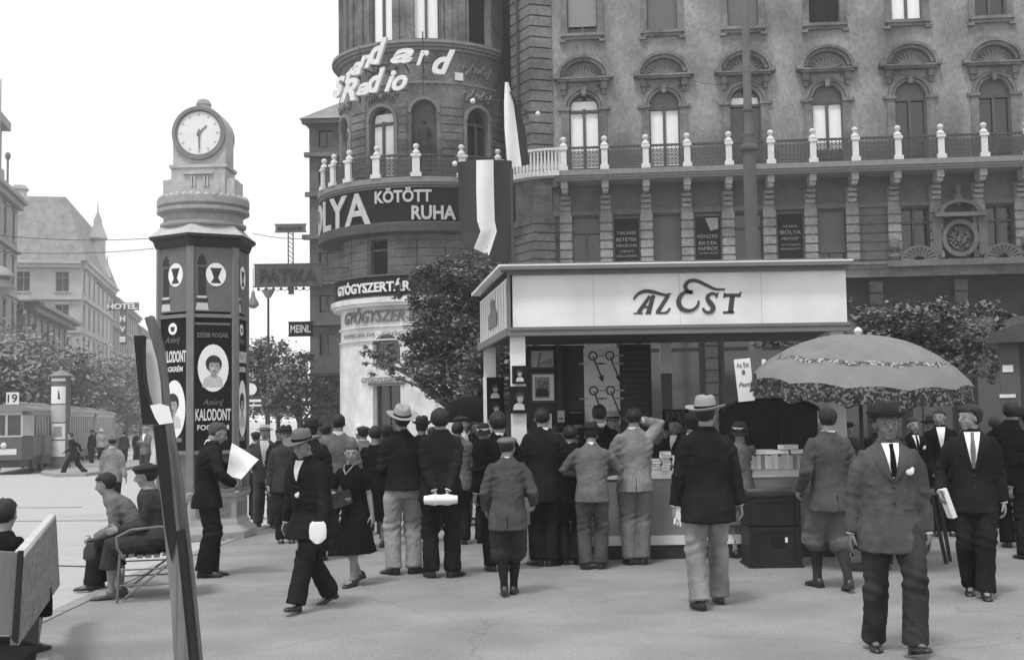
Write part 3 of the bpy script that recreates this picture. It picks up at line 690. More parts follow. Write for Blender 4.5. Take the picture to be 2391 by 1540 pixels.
def person(label, pos, top=None, H=None, face=0, feet=((.1, 0), (-.1, 0)), hands=None, lean=0, stoop=0, side=0, head=(0, 0), outfit='suit', coat=F_dark, pants=None, hat=None, hatm=None, hair='short',
           hairm=H_dark, shoe=L_black, front=None, girth=1.0, fingers=True, group='people in the square', lod=None, seat=None, collar=True, sock=None, socket=.3, hem=None, elbow_out=0.3, name='person', curl=(45, 45), gaze=None, legs=True, skinm=None):
    """pos: ground point. face: degrees, 0 looks at the camera, 90 looks to picture right. Local axes: looks along -Y, x to its left hand."""
    Yd = pos.y
    add = {'fedora': .062, 'homburg': .066, 'boater': .045, 'cap': .034, 'bowler': .05, 'cloche': .03, 'beret': .03, None: .012}[hat]
    if H is None: H = (at(proj(pos)[0], top, Yd).z - pos.z) - add
    k = H / 1.75
    if lod is None: lod = 0 if Yd < 12 else (1 if Yd < 21 else 2)
    root_loc = pos
    vx = (.0065, .009, .02)[lod]; vc = (.011, .013, .024)[lod]
    # ---- skeleton (unit height 1.75)
    ft = []
    for i, f in enumerate(feet):
        f = list(f) + [0] * (5 - len(f)); ft.append(f)          # x, y, lift of the ankle, toe pitch, toe yaw
    ank = [V((f[0], f[1] + .0, .085 + f[2])) for f in ft]
    pz = .93 if seat is None else seat / k + .10
    px0 = (ft[0][0] + ft[1][0]) / 2 if seat is None else 0; py0 = (ft[0][1] + ft[1][1]) / 2 if seat is None else 0
    if seat is None:
        for i, a_ in enumerate(ank):
            hx = px0 + (.095 if i == 0 else -.095); dxy = math.hypot(a_.x - hx, a_.y - py0); m_ = .846
            pz = min(pz, a_.z + math.sqrt(max(.2, m_ * m_ - dxy * dxy)))
    P = V((px0, py0, pz)); hips = [P + V((.095, 0, 0)), P + V((-.095, 0, 0))]
    knees = []
    for i in (0, 1):
        kn_, an_ = ik(hips[i], ank[i], .43, .425, V((.12 if i == 0 else -.12, -1, .15 if seat is None else .6))); knees.append(kn_); ank[i] = an_
    Rl = Matrix.Rotation(R(lean), 3, 'X') @ Matrix.Rotation(R(side), 3, 'Y')
    def T(x, y, z):                                             # torso space: z measured at standing height
        q = V((x, y, z - .93))
        if stoop and z > 1.15:
            q = V((0, 0, .22)) + Matrix.Rotation(R(stoop * min(1, (z - 1.15) / .25)), 3, 'X') @ V((x, y, z - 1.15))
        if z < .93:
            w_ = max(0, 1 - (.93 - z) / .12); q = (Rl @ q) * w_ + q * (1 - w_)
        else: q = Rl @ q
        return P + q
    g = girth * 1.06
    sh = [T(.168 * (.5 + .5 * g), 0, 1.39), T(-.168 * (.5 + .5 * g), 0, 1.39)]
    if hands is None: hands = (None, None)
    hd = []; el = []
    for i in (0, 1):
        s_ = 1 if i == 0 else -1; h_ = hands[i]
        if h_ is None: tgt = P + V((s_ * .265, -.03, -.09)); ab = False
        else: tgt = P + V((h_[0] * (.84 if abs(h_[0]) > .29 else 1), h_[1], h_[2] - .93 - (.03 if h_[2] < .9 else 0)))
        po = V((s_ * elbow_out, 1, -.25)) if h_ is None or len(h_) < 6 else V(h_[3:6])
        e_, w_ = ik(sh[i], tgt, .29, .255, po); el.append(e_); hd.append(w_)
    up_dir = (Rl @ Matrix.Rotation(R(stoop), 3, 'X')) @ V((0, 0, 1)) if stoop else Rl @ V((0, 0, 1))
    nk = T(0, .005, 1.475)
    HR = Matrix.Rotation(R(head[0]), 3, 'Z') @ Matrix.Rotation(R(head[1]), 3, 'X')
    hup = (up_dir * .6 + (HR @ V((0, 0, 1))) * .6).normalized()
    hc = nk + hup * .026 + HR @ V((0, -.022, .105))              # head centre
    def Hd(x, y, z): return hc + HR @ V((x, y, z))
    HM4 = Matrix.Translation(hc) @ HR.to_4x4()
    # ---- body: one continuous surface
    b = MB(); n = 12
    def rr_(c, rx, ry, M=None, nn=12): return [c + (M if M else Rl) @ V((rx * math.cos(2 * PI * i / nn), ry * math.sin(2 * PI * i / nn), 0)) for i in range(nn)]
    female = outfit in ('dress', 'coatdress')
    b.loft([rr_(T(0, 0, z), rx * g, ry * g) for z, rx, ry in ((.86, .12, .085), (.93, .13, .09), (1.05, .115, .08), (1.2, .12, .085), (1.33, .135, .085), (1.40, .115, .07), (1.44, .075, .055), (1.49, .056, .052))])
    for i in (0, 1):
        if legs: b.tube([hips[i], lerp(hips[i], knees[i], .5), knees[i], lerp(knees[i], ank[i], .3), lerp(knees[i], ank[i], .9), ank[i] + V((0, 0, -.02))], [.075, .066, .050, .053, .034, .036], 10)
        if legs:
            tw_ = Matrix.Rotation(R(ft[i][4]), 3, 'Z') @ Matrix.Rotation(R(ft[i][3]), 3, 'X'); b.tube([ank[i] + tw_ @ V((0, .03, -.03)), ank[i] + tw_ @ V((0, -.06, -.035)), ank[i] + tw_ @ V((0, -.14, -.05))], [.032, .034, .022], 8)
        e = el[i]; sl_ = sh[i] + Rl @ V((-.02 * (1 if i == 0 else -1), 0, -.025)); b.tube([T(.06 * (1 if i == 0 else -1), 0, 1.38), sl_, lerp(sl_, e, .5), e, lerp(e, hd[i], .3), hd[i]], [.035, .036, .036 , .033, .035, .025], 10)
    b.tube([nk - hup * .06, nk + hup * .02, nk + hup * .06, hc + HR @ V((0, .01, -.03))], [.066, .061, .059, .057], 12)
    def he(c, r, rot=None): b.ell(Hd(*c), r, 14, 10, HR @ rot if rot else HR)
    he((0, .012, .022), (.074, .094, .092)); he((0, -.022, -.035), (.060, .068, .072)); he((0, -.045, -.088), (.034, .034, .026)); he((0, -.05, .01), (.060, .042, .06))
    b.tube([Hd(0, -.085, .018), Hd(0, -.105, -.012), Hd(0, -.112, -.030)], [.009, .012, .015], 8); he((0, -.098, -.036), (.018, .012, .009))
    he((0, -.078, -.062), (.022, .014, .012)); he((0, -.078, .034), (.050, .012, .010))
    for s_ in (-1, 1): he((s_ * .034, -.058, -.03), (.026, .024, .026)); he((s_ * .078, .008, -.01), (.009, .02, .032), Matrix.Rotation(R(s_ * 12), 3, 'Z'))
    # hands
    for i in (0, 1):
        s_ = 1 if i == 0 else -1; d = (hd[i] - el[i]).normalized()
        inn = V((-s_, 0, 0)) - d * V((-s_, 0, 0)).dot(d)
        if inn.length < .3: inn = V((0, -1, 0)) - d * d.y * -1
        inn = (inn - d * inn.dot(d)).normalized(); fw = inn.cross(d) * (1 if i == 0 else -1)      # palm faces inn, thumb side fw
        if fw.dot(V((0, -1, 0))) < -.2: fw = -fw
        w0 = hd[i]; M_ = Matrix((fw, d, inn)).transposed()
        def hp(a, l, nrm): return w0 + fw * a + d * l + inn * nrm
        def hring(l, rx, ry, off=0): return [hp(rx * math.cos(2 * PI * q / 10), l, off + ry * math.sin(2 * PI * q / 10)) for q in range(10)]
        b.loft([hring(-.02, .025, .02), hring(.02, .032, .018), hring(.055, .042, .016), hring(.092, .040, .014, .003)])
        if fingers:
            cu = curl[i]
            for q, (off, L) in enumerate(((.031, .072), (.011, .082), (-.010, .076), (-.030, .060))):
                p0 = hp(off * .9, .082, .003); a = R(cu * .45 + q * 4); pts = [p0]; rad = [.0098]
                for seg in (.45, .32, .25):
                    pts.append(pts[-1] + (d * math.cos(a) + inn * math.sin(a) + fw * (off * 1.2)) * L * seg); rad.append(.0095 - .001 * len(rad)); a += R(cu * .6)
                b.tube(pts, rad, 7)
            t0 = hp(.028, .018, .006); t1 = t0 + (fw * .8 + d * .6 + inn * .25).normalized() * .035; t2 = t1 + (fw * .35 + d * .85 + inn * .35).normalized() * .032; t3 = t2 + (d + inn * .4).normalized() * .022
            b.tube([t0, t1, t2, t3], [.014, .0115, .0105, .008], 7)
        else: b.loft([hring(.09, .038, .014), hring(.14, .034, .014, .012), hring(.17, .02, .01, .03)])
    me = remesh(b, vx, 2 if lod < 2 else 1)
    # eyes, brows, lips by place on the face
    iv = HM4.inverted(); mi = [0] * len(me.polygons)
    if lod < 2:
        for pi, pl in enumerate(me.polygons):
            c = iv @ pl.center
            if -.16 < c.y < -.055 and abs(c.x) < .06 and abs(c.z) < .09:
                if ((abs(c.x) - .031) / .012) ** 2 + ((c.z - .008) / .0055) ** 2 < 1: mi[pi] = 1
                elif ((abs(c.x) - .033) / .018) ** 2 + ((c.z - .030) / .0045) ** 2 < 1 and c.y < -.07: mi[pi] = 1
                elif abs(c.x) < .019 and abs(c.z + .063) < .004 and c.y < -.075: mi[pi] = 2
        me.polygons.foreach_set('material_index', mi)
    mw = Matrix.Scale(k, 4)
    me.transform(mw)
    body = finish(me, name, [skinm or skin, skin_d, brow_m], None); me.polygons.foreach_set('material_index', mi)
    body.location = root_loc; body.rotation_euler = (0, 0, R(face))
    tag(body, label, 'person', group)
    def part(mb_or_me, nm, m):
        if isinstance(mb_or_me, MB):
            mb_or_me.v = [tuple(c * k for c in v) for v in mb_or_me.v]; return mb_or_me.build(nm, m, body, 50)
        mb_or_me.transform(mw); return finish(mb_or_me, nm, m, body)
    seed = len(PEOPLE) + 1; PEOPLE.append(body)
    # ---- trousers / skirt
    pants = pants or coat; wr = .0075 if lod == 0 else .0085
    cre = [(c, .16, 1.2) for c in knees]
    kn_front = V((0, -1, 0))
    if outfit in ('suit', 'plus', 'shirt', 'over'):
        t = MB(); t.loft([rr_(T(0, 0, z), rx * g, ry * g, Matrix.Identity(3)) for z, rx, ry in ((.80, .15, .12), (.86, .165, .125), (.95, .15, .105), (1.04, .13, .09))])
        for i in (0, 1):
            h, kn_, an = hips[i], knees[i], ank[i]; s_ = 1 if i == 0 else -1
            if outfit != 'plus':
                d = (an - kn_).normalized(); hemp = an + d * .015
                t.tube([h + V((-s_ * .01, 0, .03)), lerp(h, kn_, .35), lerp(h, kn_, .75), kn_, lerp(kn_, an, .35), lerp(kn_, an, .75), hemp], [(.080 * g, .095 * g), (.098 * g, .105), (.088, .092), (.083, .088), (.083, .09), (.083, .093), (.086, .100)], 14, up=(0, 1, .01))
            else:
                d = (an - kn_).normalized()
                t.tube([h + V((-s_ * .01, 0, .03)), lerp(h, kn_, .35), lerp(h, kn_, .75), kn_, kn_ + d * .08, kn_ + d * .13, kn_ + d * .155], [(.082, .095), (.110, .116), (.115, .12), (.115, .122), (.118, .12), (.085, .09), (.058, .06)], 14, up=(0, 1, .01))
        part(remesh(t, vc, 2, wr * 1.3, (8, 8, 6), seed, creases=cre), 'trousers', pants)
        if outfit == 'plus':
            for i in (0, 1):
                s2 = MB(); kn_, an = knees[i], ank[i]; s2.tube([lerp(kn_, an, .25), lerp(kn_, an, .4), lerp(kn_, an, .6), lerp(kn_, an, .85), an + V((0, 0, -.03))], [.056, .06, .053, .042, .045], 12); part(s2, 'sock', sock or F_char)
    if female:
        hz = hem if hem is not None else .42; t = MB(); prof = []
        stx = abs(ft[0][1] - ft[1][1]) * .35
        zs = [(1.02, .135, .10), (.94, .165, .125), (.84, .18, .14), (.7, .185, .145 + stx * .3), (hz + .08, .20, .16 + stx * .9), (hz, .21, .17 + stx * 1.2)]
        if seat is None:
            for z, rx, ry in zs:
                c = T(0, 0, max(z, .9)); c = V((P.x, P.y, pz - .93 + z)) if z < .93 else T(0, 0, z)
                prof.append([c + V((rx * g * math.cos(a_) * (1 + .05 * math.sin(7 * a_) * (z < .8)), ry * g * math.sin(a_) * (1 + .05 * math.sin(9 * a_) * (z < .8)), 0)) for a_ in [2 * PI * q / 28 for q in range(28)]])
            t.loft(prof)
        else:
            for i in (0, 1): t.tube([hips[i], knees[i], lerp(knees[i], ank[i], .45)], [.13, .115, .12], 12)
            t.ell(lerp(hips[0], knees[1], .5), (.17, .2, .1)); t.ell(P + V((0, .03, .04)), (.20 * g, .17 * g, .16))
        part(remesh(t, vc, 1, wr, (12, 12, 4), seed), 'skirt', pants)
    # ---- jacket / bodice
    j = MB(); jz = hem if (hem and not female) else (.76 if outfit not in ('shirt',) else .95)
    if female: ringz = [(.98, .145, .11), (1.05, .135, .105), (1.15, .145, .115), (1.27, .165, .13), (1.34, .165, .12), (1.39, .145, .10), (1.43, .105, .08), (1.47, .065, .06)]
    else:
        ringz = [(1.04, .170, .118), (1.14, .178, .122), (1.25, .19, .128), (1.34, .195, .125), (1.39, .178, .115), (1.43, .140, .10), (1.46, .10, .082), (1.49, .074, .070), (1.51, .066, .064)]
        lo_ = [(jz, .20, .155), (.82, .198, .15), (.90, .188, .14), (.97, .176, .124)]
        ringz = [q for q in lo_ if q[0] >= jz] + ringz
    stride = abs(ft[0][1] - ft[1][1])
    thdir = V((0, 0, 0))
    if seat is not None and not female: ringz = [q for q in ringz if q[0] >= .9]
    j.loft([rr_(T(0, 0, z), rx * g, (ry + (stride * .10 * (.97 - z) / .2 if z < .97 else 0)) * g, Matrix.Identity(3) if z < .9 else None, 16) for z, rx, ry in ringz])
    sl = outfit == 'dress'
    for i in (0, 1):
        s_ = 1 if i == 0 else -1; e, h_ = el[i], hd[i]
        pts = [T(.08 * s_, 0, 1.365), T(.150 * s_ * (.5 + .5 * g), 0, 1.378), lerp(sh[i], e, .3), lerp(sh[i], e, .8), e, lerp(e, h_, .2), lerp(e, h_, .6), lerp(e, h_, .97)]
        rad = [.066, .069, .066, .060, .060, .057, .053, .049]
        if female: rad = [q * .82 for q in rad]
        if sl: pts = pts[:4]; rad = rad[:4]
        if outfit == 'shirt': pts = pts[:7]; rad = [q * .9 for q in rad[:7]]
        if outfit == 'over': rad = [q * 1.12 for q in rad]
        j.tube(pts, rad, 12)
    jm = remesh(j, vc, 2, wr * 1.1, (7, 7, 8), seed + 50, creases=[(c, .12, 1.0) for c in el] + [(sh[0] + V((0, .05, -.12)), .12, .4), (sh[1] + V((0, .05, -.12)), .12, .4)])
    jk = part(jm, 'dress' if outfit == 'dress' else ('shirt' if outfit == 'shirt' else ('coat' if outfit in ('over', 'coatdress') else 'jacket')), coat)
    # ---- collar, shirt front, tie, lapels
    def Rz(z):                                                  # torso radii at height z
        for a_, b_ in zip(ringz[:-1], ringz[1:]):
            if a_[0] <= z <= b_[0]: t_ = (z - a_[0]) / (b_[0] - a_[0]); return lerp(a_[1], b_[1], t_) * g, lerp(a_[2], b_[2], t_) * g
        return ringz[-1][1] * g, ringz[-1][2] * g
    if collar:
        c_ = MB(); up2 = (hup * .8 + up_dir * .4).normalized(); q_ = up2.to_track_quat('Z', 'X').to_matrix(); o0 = nk + up2 * .005
        c_.loft([[o0 + up2 * h_ + q_ @ V((r_ * math.cos(a_), r_ * math.sin(a_), 0)) for a_ in [2 * PI * q / 20 for q in range(20)]] for h_, r_ in ((-.035, .082), (.005, .074), (.026, .069), (.028, .064), (.0, .062))], caps=False)
        part(c_, 'collar', F_white)
    def surf(x, z, off):
        rx, ry = Rz(z); t_ = max(0, 1 - (x / rx) ** 2); return T(x, -ry * math.sqrt(t_) - off, z)
    if front:
        zb, wd = front.get('v', (1.22, .055)); s3 = MB()
        nz_ = 8; vs = []
        for a_ in range(nz_ + 1):
            z = lerp(zb, 1.482, a_ / nz_); w_ = lerp(.004, wd, (a_ / nz_) ** .8)
            for b_ in range(5): vs.append(surf(lerp(-w_, w_, b_ / 4), z, .012))
        s3.add(vs, [(a_ * 5 + b_, a_ * 5 + b_ + 1, a_ * 5 + b_ + 6, a_ * 5 + b_ + 5) for a_ in range(nz_) for b_ in range(4)])
        sf_ = part(s3, 'shirt_front', F_white)
        if 'tie' in front:
            s4 = MB(); pts = [surf(0, z, .022) for z in (1.475, 1.45, 1.40, 1.32, zb + .01)]
            s4.tube(pts, [(.016, .010), (.013, .009), (.017, .006), (.022, .005), (.014, .005)], 8, up=(0, -1, 0)); part(s4, 'tie', front['tie'])
        for s_ in (-1, 1):
            s5 = MB(); vs = []
            for a_ in range(7):
                z = lerp(zb - .02, 1.47, a_ / 6); w_ = lerp(.003, wd, (a_ / 6) ** .8); ww = w_ + (.02 + .055 * math.sin(min(1, a_ / 5) * 2.4)) * (1 if a_ < 6 else .6)
                vs += [surf(s_ * w_, z, .014), surf(s_ * (w_ + ww) / 2, z, .020), surf(s_ * ww, z, .010)]
            s5.add(vs, [(a_ * 3 + b_, a_ * 3 + b_ + 1, a_ * 3 + b_ + 4, a_ * 3 + b_ + 3) for a_ in range(6) for b_ in range(2)]); part(s5, 'lapel', coat)
        if front.get('hanky'):
            s6 = MB(); x, z = front['hanky'] if isinstance(front['hanky'], tuple) else (.10, 1.29)
            s6.ell(surf(x, z, .012), (.028, .008, .022)); s6.ell(surf(x + .02, z + .015, .012), (.014, .008, .02)); part(s6, 'pocket_handkerchief', F_white)
        s7 = MB()
        for z in (zb - .06, zb - .17): s7.ell(surf(.0, z, .008), (.011, .006, .011), 8, 6)
        part(s7, 'buttons', L_black)
        if lod == 0:
            for s_ in (-1, 1):
                s7 = MB(); s7.tube([surf(s_ * x_, 1.03, .004) for x_ in (.07, .10, .135)], [(.005, .014)] * 3, 6); part(s7, 'pocket_flap', coat)
    if female and front is None and outfit == 'dress':
        s3 = MB(); pts = [surf(-.065, 1.47, .012), surf(-.04, 1.42, .014), surf(0, 1.37, .014), surf(.04, 1.42, .014), surf(.065, 1.47, .012)]; s3.tube(pts, [(.012, .005)] * 5, 6); part(s3, 'collar', F_light)
    if not female and outfit != 'shirt' and lod < 2:
        for i in (0, 1):
            dd = (hd[i] - el[i]).normalized(); s9_ = MB(); s9_.tube([hd[i] - dd * .03, hd[i] + dd * .006], .0345, 12); part(s9_, 'shirt_cuff', F_white)
    if outfit in ('suit', 'plus') and lod < 2:
        s9_ = MB(); zz_ = [jz + .015, jz + .06, jz + .11, jz + .15]
        def bk_(z):
            rx, ry = Rz(z); q = T(0, 0, z); return V((q.x, (q.y if z > .93 else P.y) + ry + (stride * .10 * (.97 - z) / .2 if z < .97 else 0) * g + .001, q.z))
        s9_.tube([bk_(z) for z in zz_], [(.004, .006)] * 4, 6, up=(0, 1, 0)); part(s9_, 'jacket_vent', F_black)
    # ---- shoes
    if legs:
        for i in (0, 1):
            tw_ = Matrix.Rotation(R(ft[i][4]), 3, 'Z') @ Matrix.Rotation(R(ft[i][3]), 3, 'X'); s8 = MB(); a0 = ank[i]
            def sr(y, w_, z0, z1): return [a0 + tw_ @ V((w_ * math.cos(q), y, lerp(z0, z1, .5 + .5 * math.sin(q)))) for q in [2 * PI * u_ / 12 for u_ in range(12)]]
            s8.loft([sr(.075, .02, -.075, -.03), sr(.065, .034, -.085, .005), sr(.03, .039, -.085, .025), sr(-.02, .041, -.085, .02), sr(-.06, .042, -.082, -.015), sr(-.11, .050, -.085, -.03), sr(-.16, .045, -.085, -.04), sr(-.195, .026, -.083, -.052), sr(-.205, .008, -.078, -.065)])
            s8.T = Matrix.Translation(a0) @ tw_.to_4x4(); s8.box(-.034, .034, .02, .07, -.0855, -.06); s8.T = None
            part(s8, 'shoe', shoe)
    # ---- hair
    if hair:
        hm = MB(); s9 = {'short': (.087, .107, .094), 'bob': (.098, .114, .100), 'full': (.102, .120, .106), 'bun': (.090, .110, .098)}[hair]
        vs = []; fs = []; N = 20; K = 14
        for a_ in range(K + 1):
            th = PI * a_ / K
            for b_ in range(N):
                ph = 2 * PI * b_ / N; x = s9[0] * math.sin(th) * math.cos(ph); y = s9[1] * math.sin(th) * math.sin(ph); z = s9[2] * math.cos(th)
                q = .014 * noise.noise(V((x * 26, y * 26, z * 14 + seed)))
                y2 = y + .016; z2 = z + .026
                lowlim = {'short': -.06, 'bob': -.085, 'full': -.07, 'bun': -.06}[hair]
                # hairline: higher at the brow, at the ear beside, low at the nape
                fr_ = max(0, min(1, (-y2 + .030) / .055)); line = lerp(lowlim, .062, fr_ * fr_ * (3 - 2 * fr_))
                if z2 < line: z2 = line - (0.0 if fr_ > .1 else .004); sc_ = .80 if hair == 'short' else .88; x *= sc_; y2 *= sc_
                vs.append(Hd(x * (1 + q * 8), y2 * (1 + q * 6), z2 + q))
        for a_ in range(K):
            for b_ in range(N): b2 = (b_ + 1) % N; fs.append((a_ * N + b_, a_ * N + b2, (a_ + 1) * N + b2, (a_ + 1) * N + b_))
        hm.add(vs, fs)
        if hair == 'bun': hm.ell(Hd(0, .115, -.03), (.045, .04, .04))
        part(hm, 'hair', hairm)
    # ---- hats
    if hat:
        tilt = Matrix.Rotation(R(-6), 3, 'X'); hz_ = {'cap': .05, 'beret': .045, 'cloche': .03}.get(hat, .052)
        M_ = HM4 @ Matrix.Translation((0, .008, hz_)) @ tilt.to_4x4() @ Matrix.Scale(1.08, 4); hmx = hatm or felt_d
        h1 = MB(); h1.T = M_
        def brim(r, cr, dip=.0, th=.006, curl_=.02):
            vs = []; N = 28
            prof = [(cr, 0), (lerp(cr, r, .5), -.004), (r, curl_ * .6), (r + .004, curl_), (r, curl_ + .003), (lerp(cr, r, .5), .004), (cr, .01)]
            for (q, z) in prof:
                for a_ in range(N):
                    t_ = 2 * PI * a_ / N; cs, sn = math.cos(t_), math.sin(t_); f_ = (q - cr) / (r - cr)
                    vs.append((q * cs * .90, q * sn * 1.04, z - dip * f_ * max(0, -sn) ** 2 + .016 * f_ * cs * cs))
            fs = [(a_ * N + b_, a_ * N + (b_ + 1) % N, (a_ + 1) * N + (b_ + 1) % N, (a_ + 1) * N + b_) for a_ in range(len(prof) - 1) for b_ in range(N)]
            h1.add(vs, fs)
        if hat in ('fedora', 'homburg', 'bowler'):
            if hat == 'fedora': brim(.168, .088, .026, curl_=.014)
            elif hat == 'homburg': brim(.140, .088, .008, curl_=.022)
            else: brim(.130, .088, .01, curl_=.018)
            vs = []; N = 24; prof = [(.093, 0), (.092, .03), (.089, .06), (.084, .085), (.074, .102), (.055, .110), (.03, .108), (.003, .100)]
            if hat == 'bowler': prof = [(.093, 0), (.093, .03), (.090, .055), (.080, .08), (.062, .095), (.035, .104), (.003, .107)]
            for (r, z) in prof:
                for a_ in range(N):
                    t_ = 2 * PI * a_ / N; cs, sn = math.cos(t_), math.sin(t_); f_ = z / .11; pin = 1 - (.16 * f_ * max(0, -sn) ** 1.5 if hat != 'bowler' else 0)
                    zz = z - (.022 * max(0, 1 - abs(cs * r) / .03) if hat != 'bowler' and f_ > .8 else 0)
                    vs.append((r * cs * .90 * pin, r * sn * 1.06, zz))
            h1.add(vs, [(a_ * N + b_, a_ * N + (b_ + 1) % N, (a_ + 1) * N + (b_ + 1) % N, (a_ + 1) * N + b_) for a_ in range(len(prof) - 1) for b_ in range(N)])
        elif hat == 'boater':
            h1.lathe([(.09, 0), (.145, .002), (.145, .010), (.09, .010)], n=28, sx=.92, sy=1.05, caps=False); h1.lathe([(.09, 0), (.09, .07), (.085, .078), (.002, .078)], n=28, sx=.92, sy=1.05, caps=False)
        elif hat in ('cap',):
            h1.ell((0, .008, .022), (.100, .118, .038), 20, 10); h1.ell((0, .0, .0), (.085, .102, .035), 18, 8); h1.ell((0, -.105, .004), (.062, .045, .008), 14, 6)
        elif hat == 'beret': h1.ell((.01, .01, .028), (.125, .13, .042), 20, 10); h1.ell((0, .0, .0), (.088, .104, .035), 18, 8)
        elif hat == 'cloche':
            h1.lathe([(.115, -.055), (.100, -.03), (.094, 0), (.092, .04), (.078, .075), (.045, .094), (.003, .1)], n=24, sx=.92, sy=1.1, caps=False)
        h1.T = None; ho = part(h1, 'hat', hmx)
        if hat in ('fedora', 'homburg', 'boater', 'bowler', 'cloche'):
            h2 = MB(); h2.T = M_; rb = .0955
            h2.lathe([(rb, .002 if hat != 'boater' else .011), (rb + .001, .028), (rb - .001, .030)], n=24, sx=.90 if hat != 'boater' else .9, sy=1.065 if hat not in ('boater', 'cloche') else 1.02 if hat == 'boater' else 1.1, caps=False); h2.T = None
            h2.v = [tuple(c * k for c in v) for v in h2.v]; h2.build('hat_band', F_white if hat == 'cloche' else F_black, ho)
    MWb = Matrix.Translation(root_loc) @ Matrix.Rotation(R(face), 4, 'Z') @ Matrix.Scale(k, 4)
    return dict(body=body, hand=[MWb @ h for h in hd], fdir=[(Matrix.Rotation(R(face), 3, 'Z') @ (hd[i] - el[i])).normalized() for i in (0, 1)], M=MWb, head=MWb @ hc, P=MWb @ P, knees=[MWb @ q for q in knees])
SQ = 'people in the square'
walk = lambda a, b: ((.08, -a, 0, 0, 5), (-.08, b, .06, 25, -5))
# --- nearest walkers
p1 = person('man in grey suit and dark hat with white pocket handkerchief striding toward the viewer', gp(2088, 1524), 915, face=-4, feet=((.10, -.20, .03, -12, 10), (-.10, .16, .0, 0, -6)), hands=((.31, -.02, .80), (-.32, .03, .86)), hem=.73,
    outfit='suit', coat=F_grey, pants=F_char, hat='homburg', hatm=felt_d, front=dict(v=(1.24, .06), tie=F_black, hanky=(.115, 1.28)), girth=1.10, skinm=G('hat_shaded_skin', .15, .6, .1, 12), curl=(35, 30))  # skin colour darkened to carry the hat's shade on the face
p2 = person('bareheaded man in dark suit and white shirt walking near the right edge, head turned aside', gp(2283, 1392), 932, face=-18, feet=((.06, -.14, .0, 0, 5), (-.05, .12, .03, 12, -5)), hands=((.30, -.02, .82), (-.34, -.10, .95)),
    coat=F_dark, front=dict(v=(1.16, .07), tie=F_mid), head=(-50, 0), hair='full', hairm=H_dark)
p3 = person('heavy man in black overcoat seen from behind at the far right edge', gp(2375, 1278), 930, face=170, feet=((.1, 0), (-.1, .03)), coat=F_black, outfit='over', hem=.55, girth=1.25, hair='full')
p4 = person('man in grey jacket and baggy plus fours walking away beside the umbrella', gp(1938, 1378), 935, face=188, feet=((.03, -.22, 0, 0, 10), (-.11, .18, .03, 14, -10)), hands=((.26, -.1, .95), (-.34, -.02, .84)),
    outfit='plus', coat=F_grey, pants=G('plus_four_cloth', .12, .95, .14, 7, .6, 55, spec=.1), sock=F_char, hairm=H_dark, hair='short', shoe=L_black)
p5 = person('tall man seen from behind in dark jacket, pale trousers and light felt hat', gp(1655, 1418), 908, face=184, feet=((-.04, -.17, .0, 0, 8), (-.12, .10, .0, 0, -10)) and ((.10, .13, 0, 0, 6), (-.13, -.17, 0, 0, -6)), hands=((.33, -.02, .84), (-.35, -.02, .82)),
    coat=F_dark, pants=F_light, hat='fedora', hatm=felt_l, girth=1.10, head=(-35, 0), hem=.72)
# --- at the counter
p6 = person('man in pale grey jacket at the stall counter holding one raised hand to his head', gp(1487, 1318), 943, face=180, feet=((.07, 0, 0, 0, 12), (-.07, 0, 0, 0, -12)), hands=((.22, -.26, 1.10), (-.10, -.08, 1.58, -1, -.1, -.95)),
    coat=F_light, pants=G('mid_trouser', .15, .95, .14, 7, .6, 55), hem=.80, hairm=H_dark)
p7 = person('man in grey jacket and dark hat bending over the stall counter with elbows out', gp(1386, 1328), 972, face=176, feet=((.09, .03, 0, 0, 14), (-.09, 0, 0, 0, -8)), hands=((.12, -.30, 1.12, 1, .2, -.2), (-.12, -.30, 1.12, -1, .2, -.2)),
    coat=F_mid, pants=F_grey, hat='fedora', hatm=felt_d, lean=8, head=(0, 18), hem=.80)
p8 = person('dark haired man in black jacket beyond the two grey jackets at the counter', gY(1400, 14.75), 936, face=190, coat=F_black, feet=((.1, 0), (-.1, 0)), hair='short', legs=True)
p9 = person('slim man in long black suit standing behind the boy at the stall corner', gp(1262, 1322), 943, face=186, feet=((.02, -.05, 0, 0, 30), (-.12, 0, 0, 0, -40)), hands=((.22, -.24, .98), (-.36, -.16, .92)), coat=F_dark, hair='short', hem=.70)
p10 = person('boy in flat cap, grey belted jacket and knee breeches walking toward the stall', gp(1190, 1390), 1003, face=178, feet=((.05, .10, .02, 10, 5), (-.04, -.08, 0, 0, -5)), hands=((.24, -.12, .92), (-.33, -.16, .98)),
    outfit='plus', coat=F_grey, pants=F_char, sock=F_dark, hat='cap', hatm=felt_m, hair='short', girth=1.0, hem=.72, head=(-20, 0))
p11 = person('bushy haired person in dark coat looking at the pinned photographs on the stall post', gp(1165, 1333), 955, face=200, coat=F_black, hair='full', feet=((.08, 0), (-.1, .03)), outfit='over', hem=.6)
p12 = person('broad man in dark suit holding a white parcel behind his back', gp(1032, 1348), 945, face=184, feet=((.11, 0, 0, 0, 18), (-.11, .0, 0, 0, -38)), hands=((.07, .20, .90, 1, .6, -.2), (-.07, .20, .90, -1, .6, -.2)), coat=F_dark, hair='full', girth=1.12, curl=(70, 70), hem=.77)
p13 = person('man in dark jacket, wide pale trousers and light tilted hat, seen from behind', gp(945, 1340), 935, face=198, feet=((.12, .02, 0, 0, 30), (-.10, .0, 0, 0, -50)), hands=((.16, -.25, 1.05), (-.2, -.22, 1.02)), coat=F_dark, pants=G('pale_trouser', .30, .95, .14, 7, .6, 55), hat='fedora', hatm=felt_l, hem=.88, head=(0, -14), lean=5)
